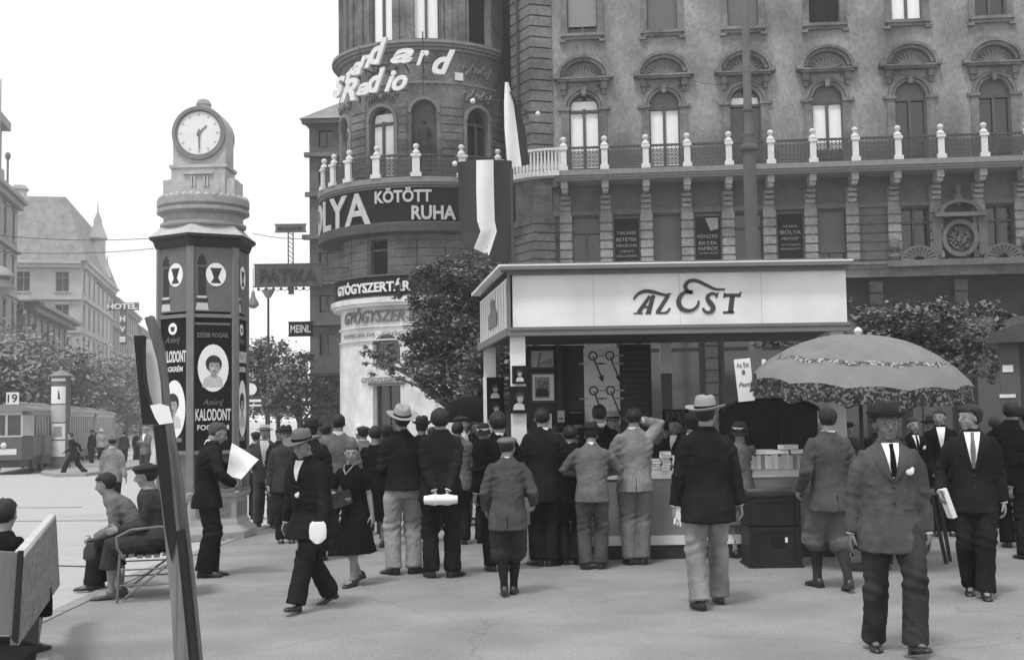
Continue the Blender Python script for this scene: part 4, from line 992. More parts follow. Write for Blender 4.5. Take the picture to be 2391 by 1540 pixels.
p14 = person('man in flat cap and pale jacket standing in profile between the crowd and the stall', gp(1085, 1228), 962, face=80, feet=((.08, 0), (-.08, .1)), hands=((.15, -.28, 1.15), (-.1, -.28, 1.15)), coat=F_pale, pants=F_grey, hat='cap', hatm=felt_d)
p15 = person('small woman in dark short sleeved dress walking with a book under her arm', gp(828, 1366), 1022, face=-30, feet=((.06, -.12, 0, 0, 6), (-.05, .16, .04, 20, -5)), hands=((.24, .02, .86), (-.05, -.20, 1.06, -1, .2, -.3)), outfit='dress', coat=F_black, pants=F_black, hair='bun', hairm=H_brown, lean=8, head=(35, 8), collar=False, hem=.40)
p16 = person('dark haired woman in black coat with her back to the viewer behind the walking woman', gp(878, 1278), 988, face=170, outfit='coatdress', coat=F_black, pants=F_black, hair='bob', collar=False, hem=.38)
p17 = person('man in grey jacket and white collar seen from behind in the crowd by the pharmacy', gY(790, 15.2), 958, face=180, coat=F_mid, pants=F_char, hair='short')
p18 = person('man in dark hat and dark coat standing behind the man with the wide brimmed hat', gY(727, 14.6), 966, face=165, coat=F_dark, hat='homburg', hatm=felt_d)
p19 = person('stooping man in dark suit and wide brimmed hat striding across with one hand low', gp(737, 1420), 974, face=-32, feet=((.02, -.32, .0, 0, 10), (-.06, .22, .0, 0, -5)) and ((.06, -.34, .02, -8, 15), (-.08, .30, .03, 18, -10)), hands=((.30, -.16, .86), (-.40, -.02, .84)), coat=F_dark, hat='fedora', hatm=felt_m, girth=1.2, lean=10, head=(0, 16),
    front=dict(v=(1.30, .05), hanky=(-.02, 1.16)), hem=.72)
p20 = person('man in dark suit standing in profile by the clock column reading a newspaper', gp(482, 1347), 974, face=105, feet=((.07, -.04, 0, 0, 0), (-.08, .03, 0, 0, 0)), hands=((.14, -.34, 1.22, 1, .3, -.6), (-.10, -.30, 1.02, -1, .3, -.6)), coat=F_dark, hair='short', hairm=H_brown, head=(0, 22), stoop=10, hem=.76)
p21 = person('man in straw boater and pale waistcoat facing the viewer beside the clock column', gp(622, 1230), 984, face=8, feet=((.10, -.1, 0, 0, 10), (-.14, .05, 0, 0, -20)), hands=((.2, -.22, 1.0), (-.22, -.2, 1.0)), coat=F_grey, pants=F_grey, hat='boater', hatm=straw, front=dict(v=(1.02, .085)))
# --- bench on the left
bs = gp(300, 1372)
p22 = person('hunched woman in dark beret and loose coat sitting on the metal garden chair', gp(362, 1392), H=1.62, face=-76, seat=.43, feet=((.10, -.42, 0, 0, 5), (-.06, -.34, 0, 0, -5)), hands=((.12, -.36, 1.06), (-.10, -.34, 1.06)), outfit='coatdress', coat=F_char, pants=F_char, hat='beret', hatm=felt_d, hair='full', hairm=H_dark, lean=-3, stoop=16, head=(0, 10), collar=False, shoe=G('worn_leather', .07, .5), girth=1.28)
p23 = person('young person with dark hair leaning forward on the far side of the garden chair', gp(318, 1372), H=1.55, face=-78, seat=.43, feet=((.08, -.46), (-.10, -.42)), hands=((.12, -.44, .92), (-.12, -.42, .90)), coat=F_mid, pants=F_dark, hair='full', lean=24, stoop=14, head=(0, 14), collar=False)
p24 = person('man in light grey jacket, dark trousers and flat cap walking away across the road', gp(262, 1209), 1011, face=176, feet=((.06, -.06), (-.07, .1)), hands=((.26, .02, .84), (-.36, .02, .86)), coat=F_light, pants=F_dark, hat='cap', hatm=felt_m)
p25 = person('man in dark suit running across the road by the small round column', gp(172, 1109), 1000, face=-80, feet=((.06, -.38, 0, -10, 0), (-.06, .42, .02, 20, 0)), hands=((.3, -.3, .98), (-.3, .22, .98)), coat=F_dark, lean=14, fingers=True)
p26 = person('man in dark coat waiting between the tram and the small round column', gp(100, 1094), 996, face=40, coat=F_char, feet=((.08, 0), (-.14, .1)))
small = [('man in dark jacket just right of the small round column', 214, 1086, 1000, -30, F_dark, 'cap'), ('woman in pale top with white hat beside the tram steps', 236, 1078, 998, 20, F_pale, 'cloche'), ('man in charcoal suit behind the man in light grey jacket', 290, 1084, 1004, 170, F_char, None),
         ('person in dark coat standing at the tram door', 200, 1073, 1002, 160, F_dark, 'fedora'), ('person in grey coat near the rear tram carriage', 272, 1072, 1006, 30, F_mid, None), ('person in dark jacket by the tram stop, close to the wooden post', 318, 1078, 1004, 60, F_dark, 'cap')]
for lab, x, fy, hy, fc, ct, ht in small: person(lab, gp(x, fy), hy, face=fc, coat=ct, pants=F_dark, hat=ht, hatm=straw if ht == 'cloche' else felt_d, feet=((.08, -.05), (-.08, .08)))
p27 = person('man in white cap and light jacket holding white papers on the traffic island', gp(340, 1113), 992, face=-20, coat=F_mid, pants=F_char, hat='cap', hatm=felt_l, hands=((.1, -.3, 1.2), (-.1, -.3, 1.2)), front=dict(v=(1.2, .06)))
p28 = person("long haired woman in dark coat sitting behind the wooden board at the lower left edge", gY(-12, 8.7), H=1.5, face=165, seat=.36, feet=((.1, -.4), (-.1, -.42)), outfit="coatdress", coat=F_black, pants=F_black, hair="full", hairm=H_dark, lean=8, stoop=10, collar=False)
# --- inside the stall
p29 = person('woman in pale blouse inside the stall arranging papers', gY(1306, 15.3), 986, face=-20, coat=F_pale, outfit='coatdress', pants=F_mid, hair='bob', head=(15, 15), collar=False, hands=((.15, -.3, 1.15), (-.1, -.3, 1.12)), lean=6)
p30 = person('woman in striped cloche hat bending beside the woman in the pale blouse', gY(1340, 14.9), 982, face=150, coat=F_char, outfit='coatdress', pants=F_char, hat='cloche', hatm=felt_m, hair='bob', collar=False, lean=10)
p31 = person('smiling man in light banded hat inside the stall facing the viewer', gY(1432, 15.9), 952, face=0, coat=F_mid, hat='fedora', hatm=felt_l, front=dict(v=(1.2, .06), tie=F_dark))
p32 = person('dark haired man in dark jacket behind the counter at the middle of the stall', gY(1578, 15.2), 965, face=-30, coat=F_dark, head=(0, 10), front=dict(v=(1.25, .05)))
p33 = person('person in black coat and round hat half hidden by the tall man', gY(1615, 14.4), 955, face=160, coat=F_black, hat='bowler', hatm=felt_d, outfit='over')
p34 = person('woman in pale coat with a dark handbag at the counter behind the tall man', gp(1735, 1302), 975, face=190, outfit='coatdress', coat=F_mid, pants=F_mid, hat='cloche', hatm=felt_d, hair='bob', collar=False, hem=.42)
p35 = person('woman in black skirt and coat carrying a dark bag, left of the tall walking man', gp(1612, 1296), 985, face=176, outfit='coatdress', coat=F_black, pants=F_black, hair='bob', collar=False, hem=.40)
# --- right, under the umbrella
p36 = person('man in black suit with bow tie and flower standing behind the grey suited walker', gp(2140, 1262), 968, face=10, coat=F_black, front=dict(v=(1.25, .05), tie=F_black, hanky=(.10, 1.3)), hands=((.22, -.18, .92), (-.2, -.2, .95)))
p37 = person('man in black suit and white shirt front between two other dark figures at the right', gp(2205, 1250), 948, face=-14, coat=F_black, front=dict(v=(1.18, .06)), head=(-20, 0))
p38 = person('flower seller in dark headscarf seated behind the umbrella pole', gY(2075, 14.2), H=1.6, face=-10, seat=.75, feet=((.1, -.35), (-.1, -.35)), outfit='coatdress', coat=F_grey, pants=F_char, hat='cloche', hatm=felt_d, collar=False)
p39 = person('dark clothed man beyond the man with the parcel, near the pharmacy door', gY(905, 17.5), 985, face=170, coat=F_char, hat='fedora', hatm=felt_d)
p40 = person('bareheaded man in black between the parcel holder and the capped man', gY(1010, 18.5), 990, face=150, coat=F_dark)
p41 = person('woman in white hat in the distance beside the pharmacy wall', gY(838, 22), 984, face=200, outfit='coatdress', coat=F_pale, pants=F_mid, hat='cloche', hatm=straw, collar=False)
p42 = person('distant man in charcoal coat right of the boater hat', gY(655, 21), 992, face=30, coat=F_char)
p43 = person('dark coated person passing behind the parcel holder toward the stall', gp(1105, 1212), 975, face=80, coat=F_dark, outfit='over', hem=.5, feet=((.06, -.15), (-.06, .15)))

# --- more of the crowd
more = [('dark hatted man between the clock column and the stooping man', 668, 17.5, 985, 10, F_char, 'fedora'), ('bareheaded man in grey coat left of the small walking woman', 762, 17.0, 980, 160, F_mid, None), ('capped man behind the small walking woman', 848, 18.2, 985, 190, F_mid, 'cap'),
        ('hatted man seen between the tilted hat and the parcel holder', 985, 16.4, 962, 200, F_dark, 'homburg'), ('grey clothed man immediately right of the parcel holder', 1068, 16.2, 978, 185, F_mid, None),
        ('dark woman beside the rear left stall post', 1128, 16.2, 980, 150, F_black, 'cloche'), ('black coated man at the left end of the counter', 1222, 14.75, 965, 195, F_black, None), ('dark sleeved man at the counter left of the bent grey jacket', 1330, 13.78, 985, 188, F_black, None),
        ('dark man between the pale jacket and the tall walker', 1560, 15.6, 975, -15, F_char, 'fedora'), ('dark customer standing at the books right of the tall walker', 1795, 15.9, 965, 10, F_black, 'fedora'), ('seller in black behind the paperbacks', 1860, 16.2, 975, 0, F_black, None),
        ('dark figure under the umbrella left of its pole', 1975, 15.0, 972, 20, F_char, 'cap'), ('man in black right of the umbrella pole', 2050, 15.8, 968, -20, F_dark, None), ('man in dark coat between the flower wearer and the bareheaded walker', 2175, 17.4, 962, 10, F_dark, 'fedora'),
        ('dark figure just left of the heavy overcoat', 2322, 16.6, 965, 160, F_black, None), ('dark hatted figure at the extreme right edge', 2400, 13.6, 940, 200, F_black, 'fedora'), ('small dark figure far behind the boater hat', 598, 24.0, 1000, 170, F_dark, 'cap')]
for lab, x, Y_, hy, fc, ct, ht in more: person(lab, gY(x, Y_), hy, face=fc, coat=ct, pants=F_dark, hat=ht, hatm=felt_d, lod=1 if Y_ < 18 else 2, feet=((.08, -.03), (-.08, .04)), girth=1.08)
# ================================================================ shared bits
paint_w = G('cream_paint', 0.70, 0.65, 0.05, 3, lo=(1.6, .08)); paint_g = G('grey_paint', 0.12, 0.6, 0.1, 4); paint_d = G('dark_paint', 0.03, 0.5, 0.2, 4)
wood_m = G('weathered_wood', 0.14, .75, .25, 6, .3, 30, stretch=(1, 1, .15)); ink = G('printing_ink', 0.035, .6, .1); ink_g = G('grey_print', .16, .6, .15, 12); paper = G('white_paper', .78, .8, .05, 3, .2, 6); paper_g = G('yellowed_paper', .42, .8, .12, 5)
photo_g = G('photo_grey', .30, .5, .25, 9); photo_l = G('photo_light', .5, .5, .1, 9)
def disc(mb, cx, cz, rx, rz, y0, y1, n=24): return mb.poly([(cx + rx * math.cos(2 * PI * i / n), cz + rz * math.sin(2 * PI * i / n)) for i in range(n)], y0, y1)
def portrait(mb, cx, cz, s, y, seed=0, bust=True):          # generic head and shoulders; materials: 1 dark, 2 mid, 3 light
    r = random.Random(seed); dx = r.uniform(-.08, .08) * s
    if bust: mb.mat(3).poly([(cx - .55 * s, cz - 1.0 * s), (cx + .5 * s, cz - 1.0 * s), (cx + .42 * s, cz - .55 * s), (cx + .15 * s, cz - .40 * s), (cx - .18 * s, cz - .40 * s), (cx - .45 * s, cz - .58 * s)], y - .002, y)
    mb.mat(1); disc(mb, cx + dx, cz + .14 * s, .40 * s, .42 * s, y - .004, y - .0021, 18)
    mb.mat(2).poly([(cx + dx - .13 * s, cz - .5 * s), (cx + dx + .13 * s, cz - .5 * s), (cx + dx + .13 * s, cz - .1 * s), (cx + dx - .13 * s, cz - .1 * s)], y - .0055, y - .0041)
    mb.mat(2); disc(mb, cx + dx + .03 * s, cz - .02 * s, .27 * s, .36 * s, y - .007, y - .0056, 18)
    mb.mat(1).poly([(cx + dx - .27 * s, cz + .2 * s), (cx + dx + .3 * s, cz + .2 * s), (cx + dx + .27 * s, cz + .40 * s), (cx + dx - .22 * s, cz + .42 * s)], y - .0085, y - .0071)
    for q in (-.12, .13): disc(mb, cx + dx + (.03 + q) * s, cz + .05 * s, .05 * s, .025 * s, y - .0085, y - .0071, 8)
    disc(mb, cx + dx + .03 * s, cz - .22 * s, .10 * s, .025 * s, y - .0085, y - .0071, 8)
    mb.mat(3); disc(mb, cx + dx - .06 * s, cz - .08 * s, .07 * s, .09 * s, y - .0085, y - .0071, 8); mb.mat(0)
PM = [sign_dk, ink, photo_g, photo_l, paper, sign_lt, ink_g]
# ================================================================ clock column
cc = gp(474, 1262); cc = V((cc.x * (cc.y + .72) / cc.y, cc.y + .72, cc.z)); HXR = .70
ck = empty('clock_column', cc, R(-2), 'tall hexagonal advertising column with posters and a round clock on its stone top', 'clock column')
col_s = G('column_cast_stone', .30, .8, .14, 8, .3, 30, lo=(1.5, .12)); col_l = G('column_light_stone', .42, .85, .14, 8, .3, 30, lo=(2, .12)); col_p = G('column_painted_metal', .17, .55, .12, 6, .2, 20); pan_g = G('poster_grey_ground', .13, .6, .1, 5)
def hx(mb, prof): mb.lathe(prof, (0, 0, 0), 6, rot=R(-90))
zq = lambda y: at(474, y, cc.y - .5).z - cc.z
m_ = MB(); hx(m_, [(.86, 0), (.86, .10), (.80, .16), (.74, .20), (.72, .26), (.70, .30), (.70, zq(1165)), (.74, zq(1160)), (.76, zq(1150)), (.70, zq(1145))]); m_.build('plinth', col_s, ck, 20)
m_ = MB()
for i in range(6):
    a = R(-90 + 60 * i); x, y = (HXR - .03) * math.cos(a), (HXR - .03) * math.sin(a); m_.T = Matrix.Translation((x, y, 0)) @ Matrix.Rotation(a, 4, 'Z'); m_.box(-.05, .045, -.055, .055, zq(1148), zq(572)); m_.T = None
m_.build('corner_posts', col_p, ck)
zb1, zt1, zb2, zt2 = zq(1052), zq(742), zq(728), zq(574)
m_ = MB(); hx(m_, [(.55, zb1), (.55, zt2)]); m_.build('core', paint_d, ck)
m_ = MB(); 
for i in range(6):
    m_.T = Matrix.Rotation(R(-30 + 60 * i), 4, 'Z')
    for za in (zb1 - .05, zt1, zt2 - .02): m_.box(-.31, .31, -.625, -.55, za, za + .055)
    m_.box(-.31, .31, -.66, -.60, zq(1148), zq(1142)); m_.box(-.26, .26, -.62, -.615, .34, zq(1175))
m_.T = None; m_.build('transoms', col_p, ck)
gl_ = MB(); hx(gl_, [(.60, zq(1145)), (.60, zb1 - .03)]); gl_.build('showcase_glass', G('showcase_glass', .10, .12, .5, 6, spec=.8), ck)
m_ = MB(); hx(m_, [(.05, zq(1148)), (.40, zq(1148)), (.40, zq(1120)), (.2, zq(1090)), (.1, zq(1070))]); m_.build('showcase_goods', paper_g, ck)
for i in range(6):
    Mx = Matrix.Rotation(R(-30 + 60 * i), 4, 'Z'); W = .29; left = i % 2 == 0
    yf = -.605
    p = MB(); p.T = Mx; p.mat(0).box(-W, W, yf, yf + .02, zb2, zt2 - .02)
    # goblet emblem in a white disc beside a tall bottle-shaped pillar
    h = zt2 - zb2; p.mat(4); disc(p, .04, zb2 + .56 * h, .155, .18, yf - .008, yf)
    y = yf - .011; p.mat(1).poly([(-.05, zb2 + .66 * h), (.13, zb2 + .66 * h), (.09, zb2 + .56 * h), (.07, zb2 + .50 * h), (.01, zb2 + .50 * h), (-.01, zb2 + .56 * h)], y, y + .002); p.poly([(0, zb2 + .50 * h), (.08, zb2 + .50 * h), (.12, zb2 + .43 * h), (-.04, zb2 + .43 * h)], y, y + .002)
    p.mat(1).poly([(-.25, zb2 + .70 * h), (-.10, zb2 + .70 * h), (-.12, zb2 + .80 * h), (-.17, zb2 + .87 * h), (-.23, zb2 + .80 * h)], yf - .005, yf); p.poly([(-.23, zb2 + .24 * h), (-.11, zb2 + .24 * h), (-.11, zb2 + .67 * h), (-.23, zb2 + .67 * h)], yf - .005, yf); p.poly([(-.26, zb2 + .14 * h), (-.08, zb2 + .14 * h), (-.08, zb2 + .20 * h), (-.26, zb2 + .20 * h)], yf - .005, yf)
    p.mat(3).poly([(-.27, zb2 + .02 * h), (-.07, zb2 + .02 * h), (-.09, zb2 + .13 * h), (-.25, zb2 + .13 * h)], yf - .005, yf); p.poly([(-.25, zb2 + .20 * h), (-.10, zb2 + .20 * h), (-.10, zb2 + .235 * h), (-.25, zb2 + .235 * h)], yf - .005, yf)
    p.build('upper_poster', [pan_g] + PM[1:], ck)
    p = MB(); p.T = Mx; p.mat(0).box(-W, W, yf, yf + .02, zb1, zt1); H_ = zt1 - zb1; f = lambda t: zb1 + t * H_
    if left:
        p.mat(4); disc(p, -.02, f(.92), .09, .09, yf - .006, yf); p.mat(1).poly([(-.07, f(.935)), (.03, f(.935)), (.01, f(.90)), (-.05, f(.90))], yf - .009, yf - .0061)
        p.mat(6).text('Azúrij', -.18, .14, f(.80), f(.86), yf - .004, shear=.4); p.mat(5).text('KALODONT', -.27, .27, f(.665), f(.755), yf - .004, bold=.03); p.text('FOGKRÉM', -.24, .20, f(.595), f(.645), yf - .004, bold=.02)
        p.mat(4); disc(p, .02, f(.315), .235, .44, yf - .006, yf); portrait(p, .0, f(.34), .34, yf - .007, 3); p.mat(6).box(-.22, .18, yf - .005, yf, f(.07), f(.10))
    else:
        p.mat(6).text('SZEBB FOGAK', -.25, .24, f(.85), f(.885), yf - .004, bold=.02); p.mat(6).box(-.28, .26, yf - .004, yf, f(.945), f(.96))
        p.mat(4); disc(p, .0, f(.62), .235, .36, yf - .006, yf); portrait(p, 0, f(.63), .31, yf - .007, 5)
        p.mat(6).text('Azúrij', -.16, .16, f(.33), f(.385), yf - .004, shear=.4); p.mat(5).text('KALODONT', -.27, .27, f(.225), f(.315), yf - .004, bold=.02); p.text('FOGKRÉM', -.24, .24, f(.155), f(.205), yf - .004, bold=.02)
    p.build('lower_poster', PM, ck)
ze = zq(558)
m_ = MB(); hx(m_, [(.74, zt2 - .02), (.78, ze - .02), (.84, ze + .02), (.84, ze + .06)]); m_.build('eaves_cornice', paint_d, ck, 20)
m_ = MB(); hx(m_, [(.84, ze + .06), (.80, ze + .09), (.70, zq(532)), (.66, zq(525))]); m_.build('sloping_cap', col_l, ck, 20)
m_ = MB(); m_.lathe([(.62, zq(526)), (.66, zq(522)), (.66, zq(516)), (.61, zq(513)), (.61, zq(497)), (.66, zq(494)), (.71, zq(490)), (.71, zq(482)), (.67, zq(480)), (.71, zq(474)), (.71, zq(460)), (.64, zq(456)), (.3, zq(455))], n=40); m_.build('drum', col_s, ck, 25)
m_ = MB(); rr = random.Random(2)
for i in range(36): a = 2 * PI * i / 36; m_.ell((.655 * math.cos(a), .655 * math.sin(a), zq(457)), (.05, .05, .04 + .02 * rr.random()), 6, 4)
m_.build('leaf_border', col_l, ck)
m_ = MB(); z0, z1, z2 = zq(458), zq(385), zq(372)
m_.box(-.42, .42, -.30, .30, z0, z1); m_.box(-.45, .45, -.32, .32, z1, z1 + .05)
for s_ in (-1, 1): m_.box(s_ * .47 - .09, s_ * .47 + .09, -.26, .26, z0, zq(412)); m_.ell((s_ * .47, 0, zq(412)), (.09, .26, .05), 12, 6)
for x in (-.10, -.05, .10, .15): m_.box(x - .012, x + .012, -.325, -.30, zq(430), zq(404))
m_.box(-.22, .24, -.34, -.30, zq(401), zq(396)); m_.box(-.22, .24, -.34, -.30, zq(458), zq(450)); m_.box(-.34, .34, -.32, -.30, zq(447), zq(436))
m_.build('clock_base', col_l, ck)
m_ = MB(); zc, rc = zq(302), .415
m_.poly([(-.41, z1 + .05), (.41, z1 + .05), (.415, zc)] + [(rc * math.cos(R(a)), zc + rc * math.sin(R(a)) + .02) for a in range(0, 181, 12)] + [(-.415, zc)], -.24, .24); hd_ = m_.build('clock_housing', col_l, ck)
m_ = MB(); m_.lathe([(.15, zq(245)), (.15, zq(238)), (.11, zq(232)), (.12, zq(225)), (.09, zq(216)), (.02, zq(212))], n=20); m_.build('finial', col_s, ck)
for s_ in (-1, 1):
    y0 = s_ * .24; p = MB(); p.arc(0, zc, .365, .42, y0, y0 + s_ * .05, 0, 360, 40); p.arc(0, zc, .34, .375, y0, y0 + s_ * .03, 0, 360, 40); rg = p.build('clock_ring', G('clock_rim', .2, .5), hd_)
    p = MB(); disc(p, 0, zc, .35, .35, y0, y0 + s_ * .012, 40); p.build('clock_face', G('dial', .72, .5, .05, 4), hd_)
    p = MB()
    for h_ in range(12):
        a = R(90 - 30 * h_) if s_ < 0 else R(90 + 30 * h_); ca, sa = math.cos(a), math.sin(a); p.stroke([(.27 * ca, zc + .27 * sa), (.31 * ca, zc + .31 * sa)], [.022, .022], y0 + s_ * .013, y0 + s_ * .017, 1)
    p.build('numerals', G('dial_grey', .42, .5), hd_)
    p = MB(); p.stroke([(-.03, zc - .035), (.12, zc + .115)], [.034, .024], y0 + s_ * .018, y0 + s_ * .024, 2); p.stroke([(0, zc + .06), (.007, zc - .26)], [.028, .02], y0 + s_ * .025, y0 + s_ * .03, 2); disc(p, 0, zc, .03, .03, y0 + s_ * .03, y0 + s_ * .035); p.build('clock_hands', G('hand_grey', .20, .5), hd_)
# ================================================================ newspaper stall
SY = 14.0
st_ = empty('newspaper_stall', (0, 0, 0), 0, 'long white and grey newspaper stall with a wide AZ EST fascia over its counter', 'market stall')
X = lambda px, Y=SY: at(px, 800, Y).x
Z = lambda px, py, Y=SY: at(px, py, Y).z
xl, xr = X(1192), X(1980); zt, zb = (Z(1192, 640) + Z(1980, 634)) / 2, (Z(1192, 760) + Z(1980, 756)) / 2
BY = 17.2; bl = at(1122, 800, BY).x; br = xr + .35
p = MB(); p.box(xl, xr, SY, SY + .04, zb, zt); p.build('fascia_panel', paint_w, st_)
for x_ in (.95, 1.93, 2.86): p = MB(); p.box(xl + x_, xl + x_ + .004, SY - .0015, SY, zb, zt); p.build('board_joint', G('joint_line', .35, .8), st_)  # thin darker strips mark the joints between fascia boards
p = MB()
p.box(xl - .03, xr + .03, SY - .05, SY + .06, zt, zt + .05); p.box(xl - .10, xr + .03, SY - .16, SY + .1, zt + .05, zt + .09)
p.box(xl - .03, xr + .03, SY - .035, SY + .05, zb - .035, zb); p.box(xl - .02, xr + .02, SY - .02, SY + .05, zb - .065, zb - .035); p.box(xl - .03, xr + .03, SY - .045, SY + .05, zb - .10, zb - .065)
p.bar((xl - .012, SY - .012, zb - .09), (xl - .012, SY - .012, zt + .01), .04, .04)
p.build('fascia_mouldings', G('moulding_paint', .16, .6, .1), st_)
p = MB(); p.bar((xl - .06, SY - .12, zt + .10), (bl - .06, BY, zt + .10), .12, .03); p.box(xl - .1, xr + .05, SY - .155, SY + .15, zt + .092, zt + .108); p.build('roof_edge', paint_w, st_)
p = MB(); p.add([(xl, SY + .05, zt + .12), (xr, SY + .05, zt + .12), (br, BY, zt + .12), (bl, BY, zt + .12), (xl, SY + .05, zt + .15), (xr, SY + .05, zt + .15), (br, BY, zt + .15), (bl, BY, zt + .15)], [(0, 1, 2, 3), (7, 6, 5, 4), (0, 4, 5, 1), (1, 5, 6, 2), (2, 6, 7, 3), (3, 7, 4, 0)]); p.build('roof', wood_m, st_)
p = MB(); p.add([(xl + .05, SY + .06, zb - .02), (xr - .05, SY + .06, zb - .02), (br, BY, zb - .02), (bl + .05, BY, zb - .02)], [(3, 2, 1, 0)]); p.build('ceiling', G('dark_ceiling_boards', .05, .8, .2, 3, stretch=(1, 8, 1)), st_)
# side fascia (striped cloth with a figure)
def side_pt(t, z, off=0): return V((lerp(xl, bl, t) - off, lerp(SY, BY, t), z))
p = MB(); p.add([side_pt(0, zb), side_pt(1, zb), side_pt(1, zt), side_pt(0, zt)] + [side_pt(0, zb, -.03), side_pt(1, zb, -.03), side_pt(1, zt, -.03), side_pt(0, zt, -.03)], [(0, 1, 2, 3), (7, 6, 5, 4), (0, 4, 5, 1), (3, 2, 6, 7), (1, 5, 6, 2), (0, 3, 7, 4)]); p.build('side_fascia', paint_w, st_)
Ms = Matrix.Translation((0, 0, 0))
def sidep(mb, pts, off): mb.add([side_pt(t, z, off) for t, z in pts] + [side_pt(t, z, off - .004) for t, z in pts], [tuple(range(len(pts))), tuple(range(2 * len(pts) - 1, len(pts) - 1, -1))])
p = MB()
for i in range(11): t = .08 + i * .085; sidep(p.mat(0), [(t, zb + .03), (t + .02, zb + .03), (t + .02, zt - .03), (t, zt - .03)], .006)
hh = zt - zb; sidep(p.mat(1), [(.38, zb + .2 * hh), (.66, zb + .2 * hh), (.64, zb + .48 * hh), (.57, zb + .6 * hh), (.44, zb + .6 * hh), (.37, zb + .45 * hh)], .012); sidep(p.mat(1), [(.46, zb + .58 * hh), (.58, zb + .58 * hh), (.60, zb + .76 * hh), (.52, zb + .82 * hh), (.45, zb + .74 * hh)], .012)
p.build('side_poster', [G('faint_stripe', .5, .7), ink_g], st_)
p = MB(); p.bar(side_pt(0, zb - .05, .02), side_pt(1, zb - .05, .02), .05, .09); p.build('side_moulding', G('moulding_paint', .16, .6, .1), st_)
# AZ EST
def zx(x, y): q = at((1950 + x / 4.782) / 1.3655, (860 + y / 4.782) / 1.3655, SY - .004); return (q.x, q.z)
wf = SY / FPX / 4.782 / 1.3655
p = MB()
for pts, wd in (([(335, 450), (400, 370), (500, 325), (620, 335), (740, 365), (840, 392)], [28, 44, 56, 56, 46, 36]), ([(585, 400), (500, 520), (410, 655)], [50, 58, 66]), ([(640, 385), (600, 520), (562, 655)], [60, 66, 76]), ([(480, 565), (590, 565)], [34, 34]),
    ([(335, 663), (480, 663)], [22, 22]), ([(515, 663), (602, 663)], [24, 24]), ([(800, 385), (905, 362)], [36, 30]), ([(865, 385), (780, 520), (700, 645)], [62, 58, 60]), ([(675, 655), (840, 655)], [28, 34]), ([(820, 655), (860, 630), (892, 580)], [34, 36, 22]),
    ([(1240, 332), (1190, 338), (1140, 300), (1125, 240), (1170, 180), (1250, 160), (1340, 182), (1480, 250), (1590, 295), (1730, 296)], [56, 56, 58, 60, 56, 52, 50, 46, 38, 24]),
    ([(1215, 338), (1110, 345), (1050, 400), (1020, 480), (1045, 560), (1110, 612), (1200, 620), (1275, 585), (1318, 530), (1326, 468)], [44, 50, 62, 72, 72, 64, 52, 44, 38, 26]),
    ([(1622, 345), (1596, 428)], [24, 28]), ([(1600, 385), (1540, 358), (1480, 385), (1462, 440), (1505, 505), (1548, 570), (1530, 628), (1470, 650), (1412, 622), (1394, 578)], [36, 42, 50, 62, 76, 72, 60, 44, 40, 30]),
    ([(1720, 388), (1950, 385)], [52, 50]), ([(1726, 350), (1716, 425)], [24, 28]), ([(1972, 335), (1945, 415)], [24, 32]), ([(1842, 400), (1810, 645)], [76, 76]), ([(1700, 650), (1868, 643)], [36, 42])):
    p.stroke([zx(*q) for q in pts], [q * wf for q in wd], SY - .0045 - .0008 * len(pts), SY - .0002, 5)
p.build('stall_lettering', G('fascia_lettering', .055, .6, .1), st_)
# posts
def post(name, px0, px1, Y, m, z0, z1, d=.15):
    p = MB(); p.box(at(px0, 900, Y).x, at(px1, 900, Y).x, Y, Y + d, z0, z1); return p.build(name, m, st_)
post('post', 1192, 1228, SY + .05, paint_w, 0, zb - .10); post('post', 1943, 1974, SY + .05, paint_w, 0, zb - .10); post('post', 1130, 1158, BY - .15, paint_w, 0, zb - .05); post('post', 1545, 1570, BY - .15, paint_w, Z(1555, 872, BY), zb - .03)
post('post_lower', 1546, 1569, BY - .15, paint_g, 0, Z(1555, 872, BY) - .002)
# counter: front, left return, bands
cx0, cx1 = X(1272), X(1985); SYf = SY; SY += .12
p = MB(); p.box(cx0, cx1, SY + .03, SY + .08, .27, .91); p.box(cx0 + .05, cx0 + .09, SY + .08, SY + .9, .0, .95); p.build('counter_front', G('counter_grey', .21, .7, .1, 3, lo=(1.3, .1)), st_)
p = MB(); p.box(cx0 - .01, cx1 + .01, SY + .015, SY + .08, .91, 1.0); p.box(cx0 - .01, cx1 + .01, SY + .015, SY + .08, .165, .27); p.build('white_bands', paint_w, st_)
p = MB(); p.box(cx0, cx1, SY + .04, SY + .08, 0, .165); p.build('counter_base', paint_d, st_)
p = MB(); p.box(cx0 - .01, cx1 + .01, SY + .081, SY + .75, .97, 1.0); p.build('counter_top', wood_m, st_)
p = MB(); p.box(X(1730), X(1885), SY - .25, SY + .01, Z(1800, 1150, SY - .2), Z(1800, 1142, SY - .2)); p.build('lower_shelf', wood_m, st_)
SY = SYf
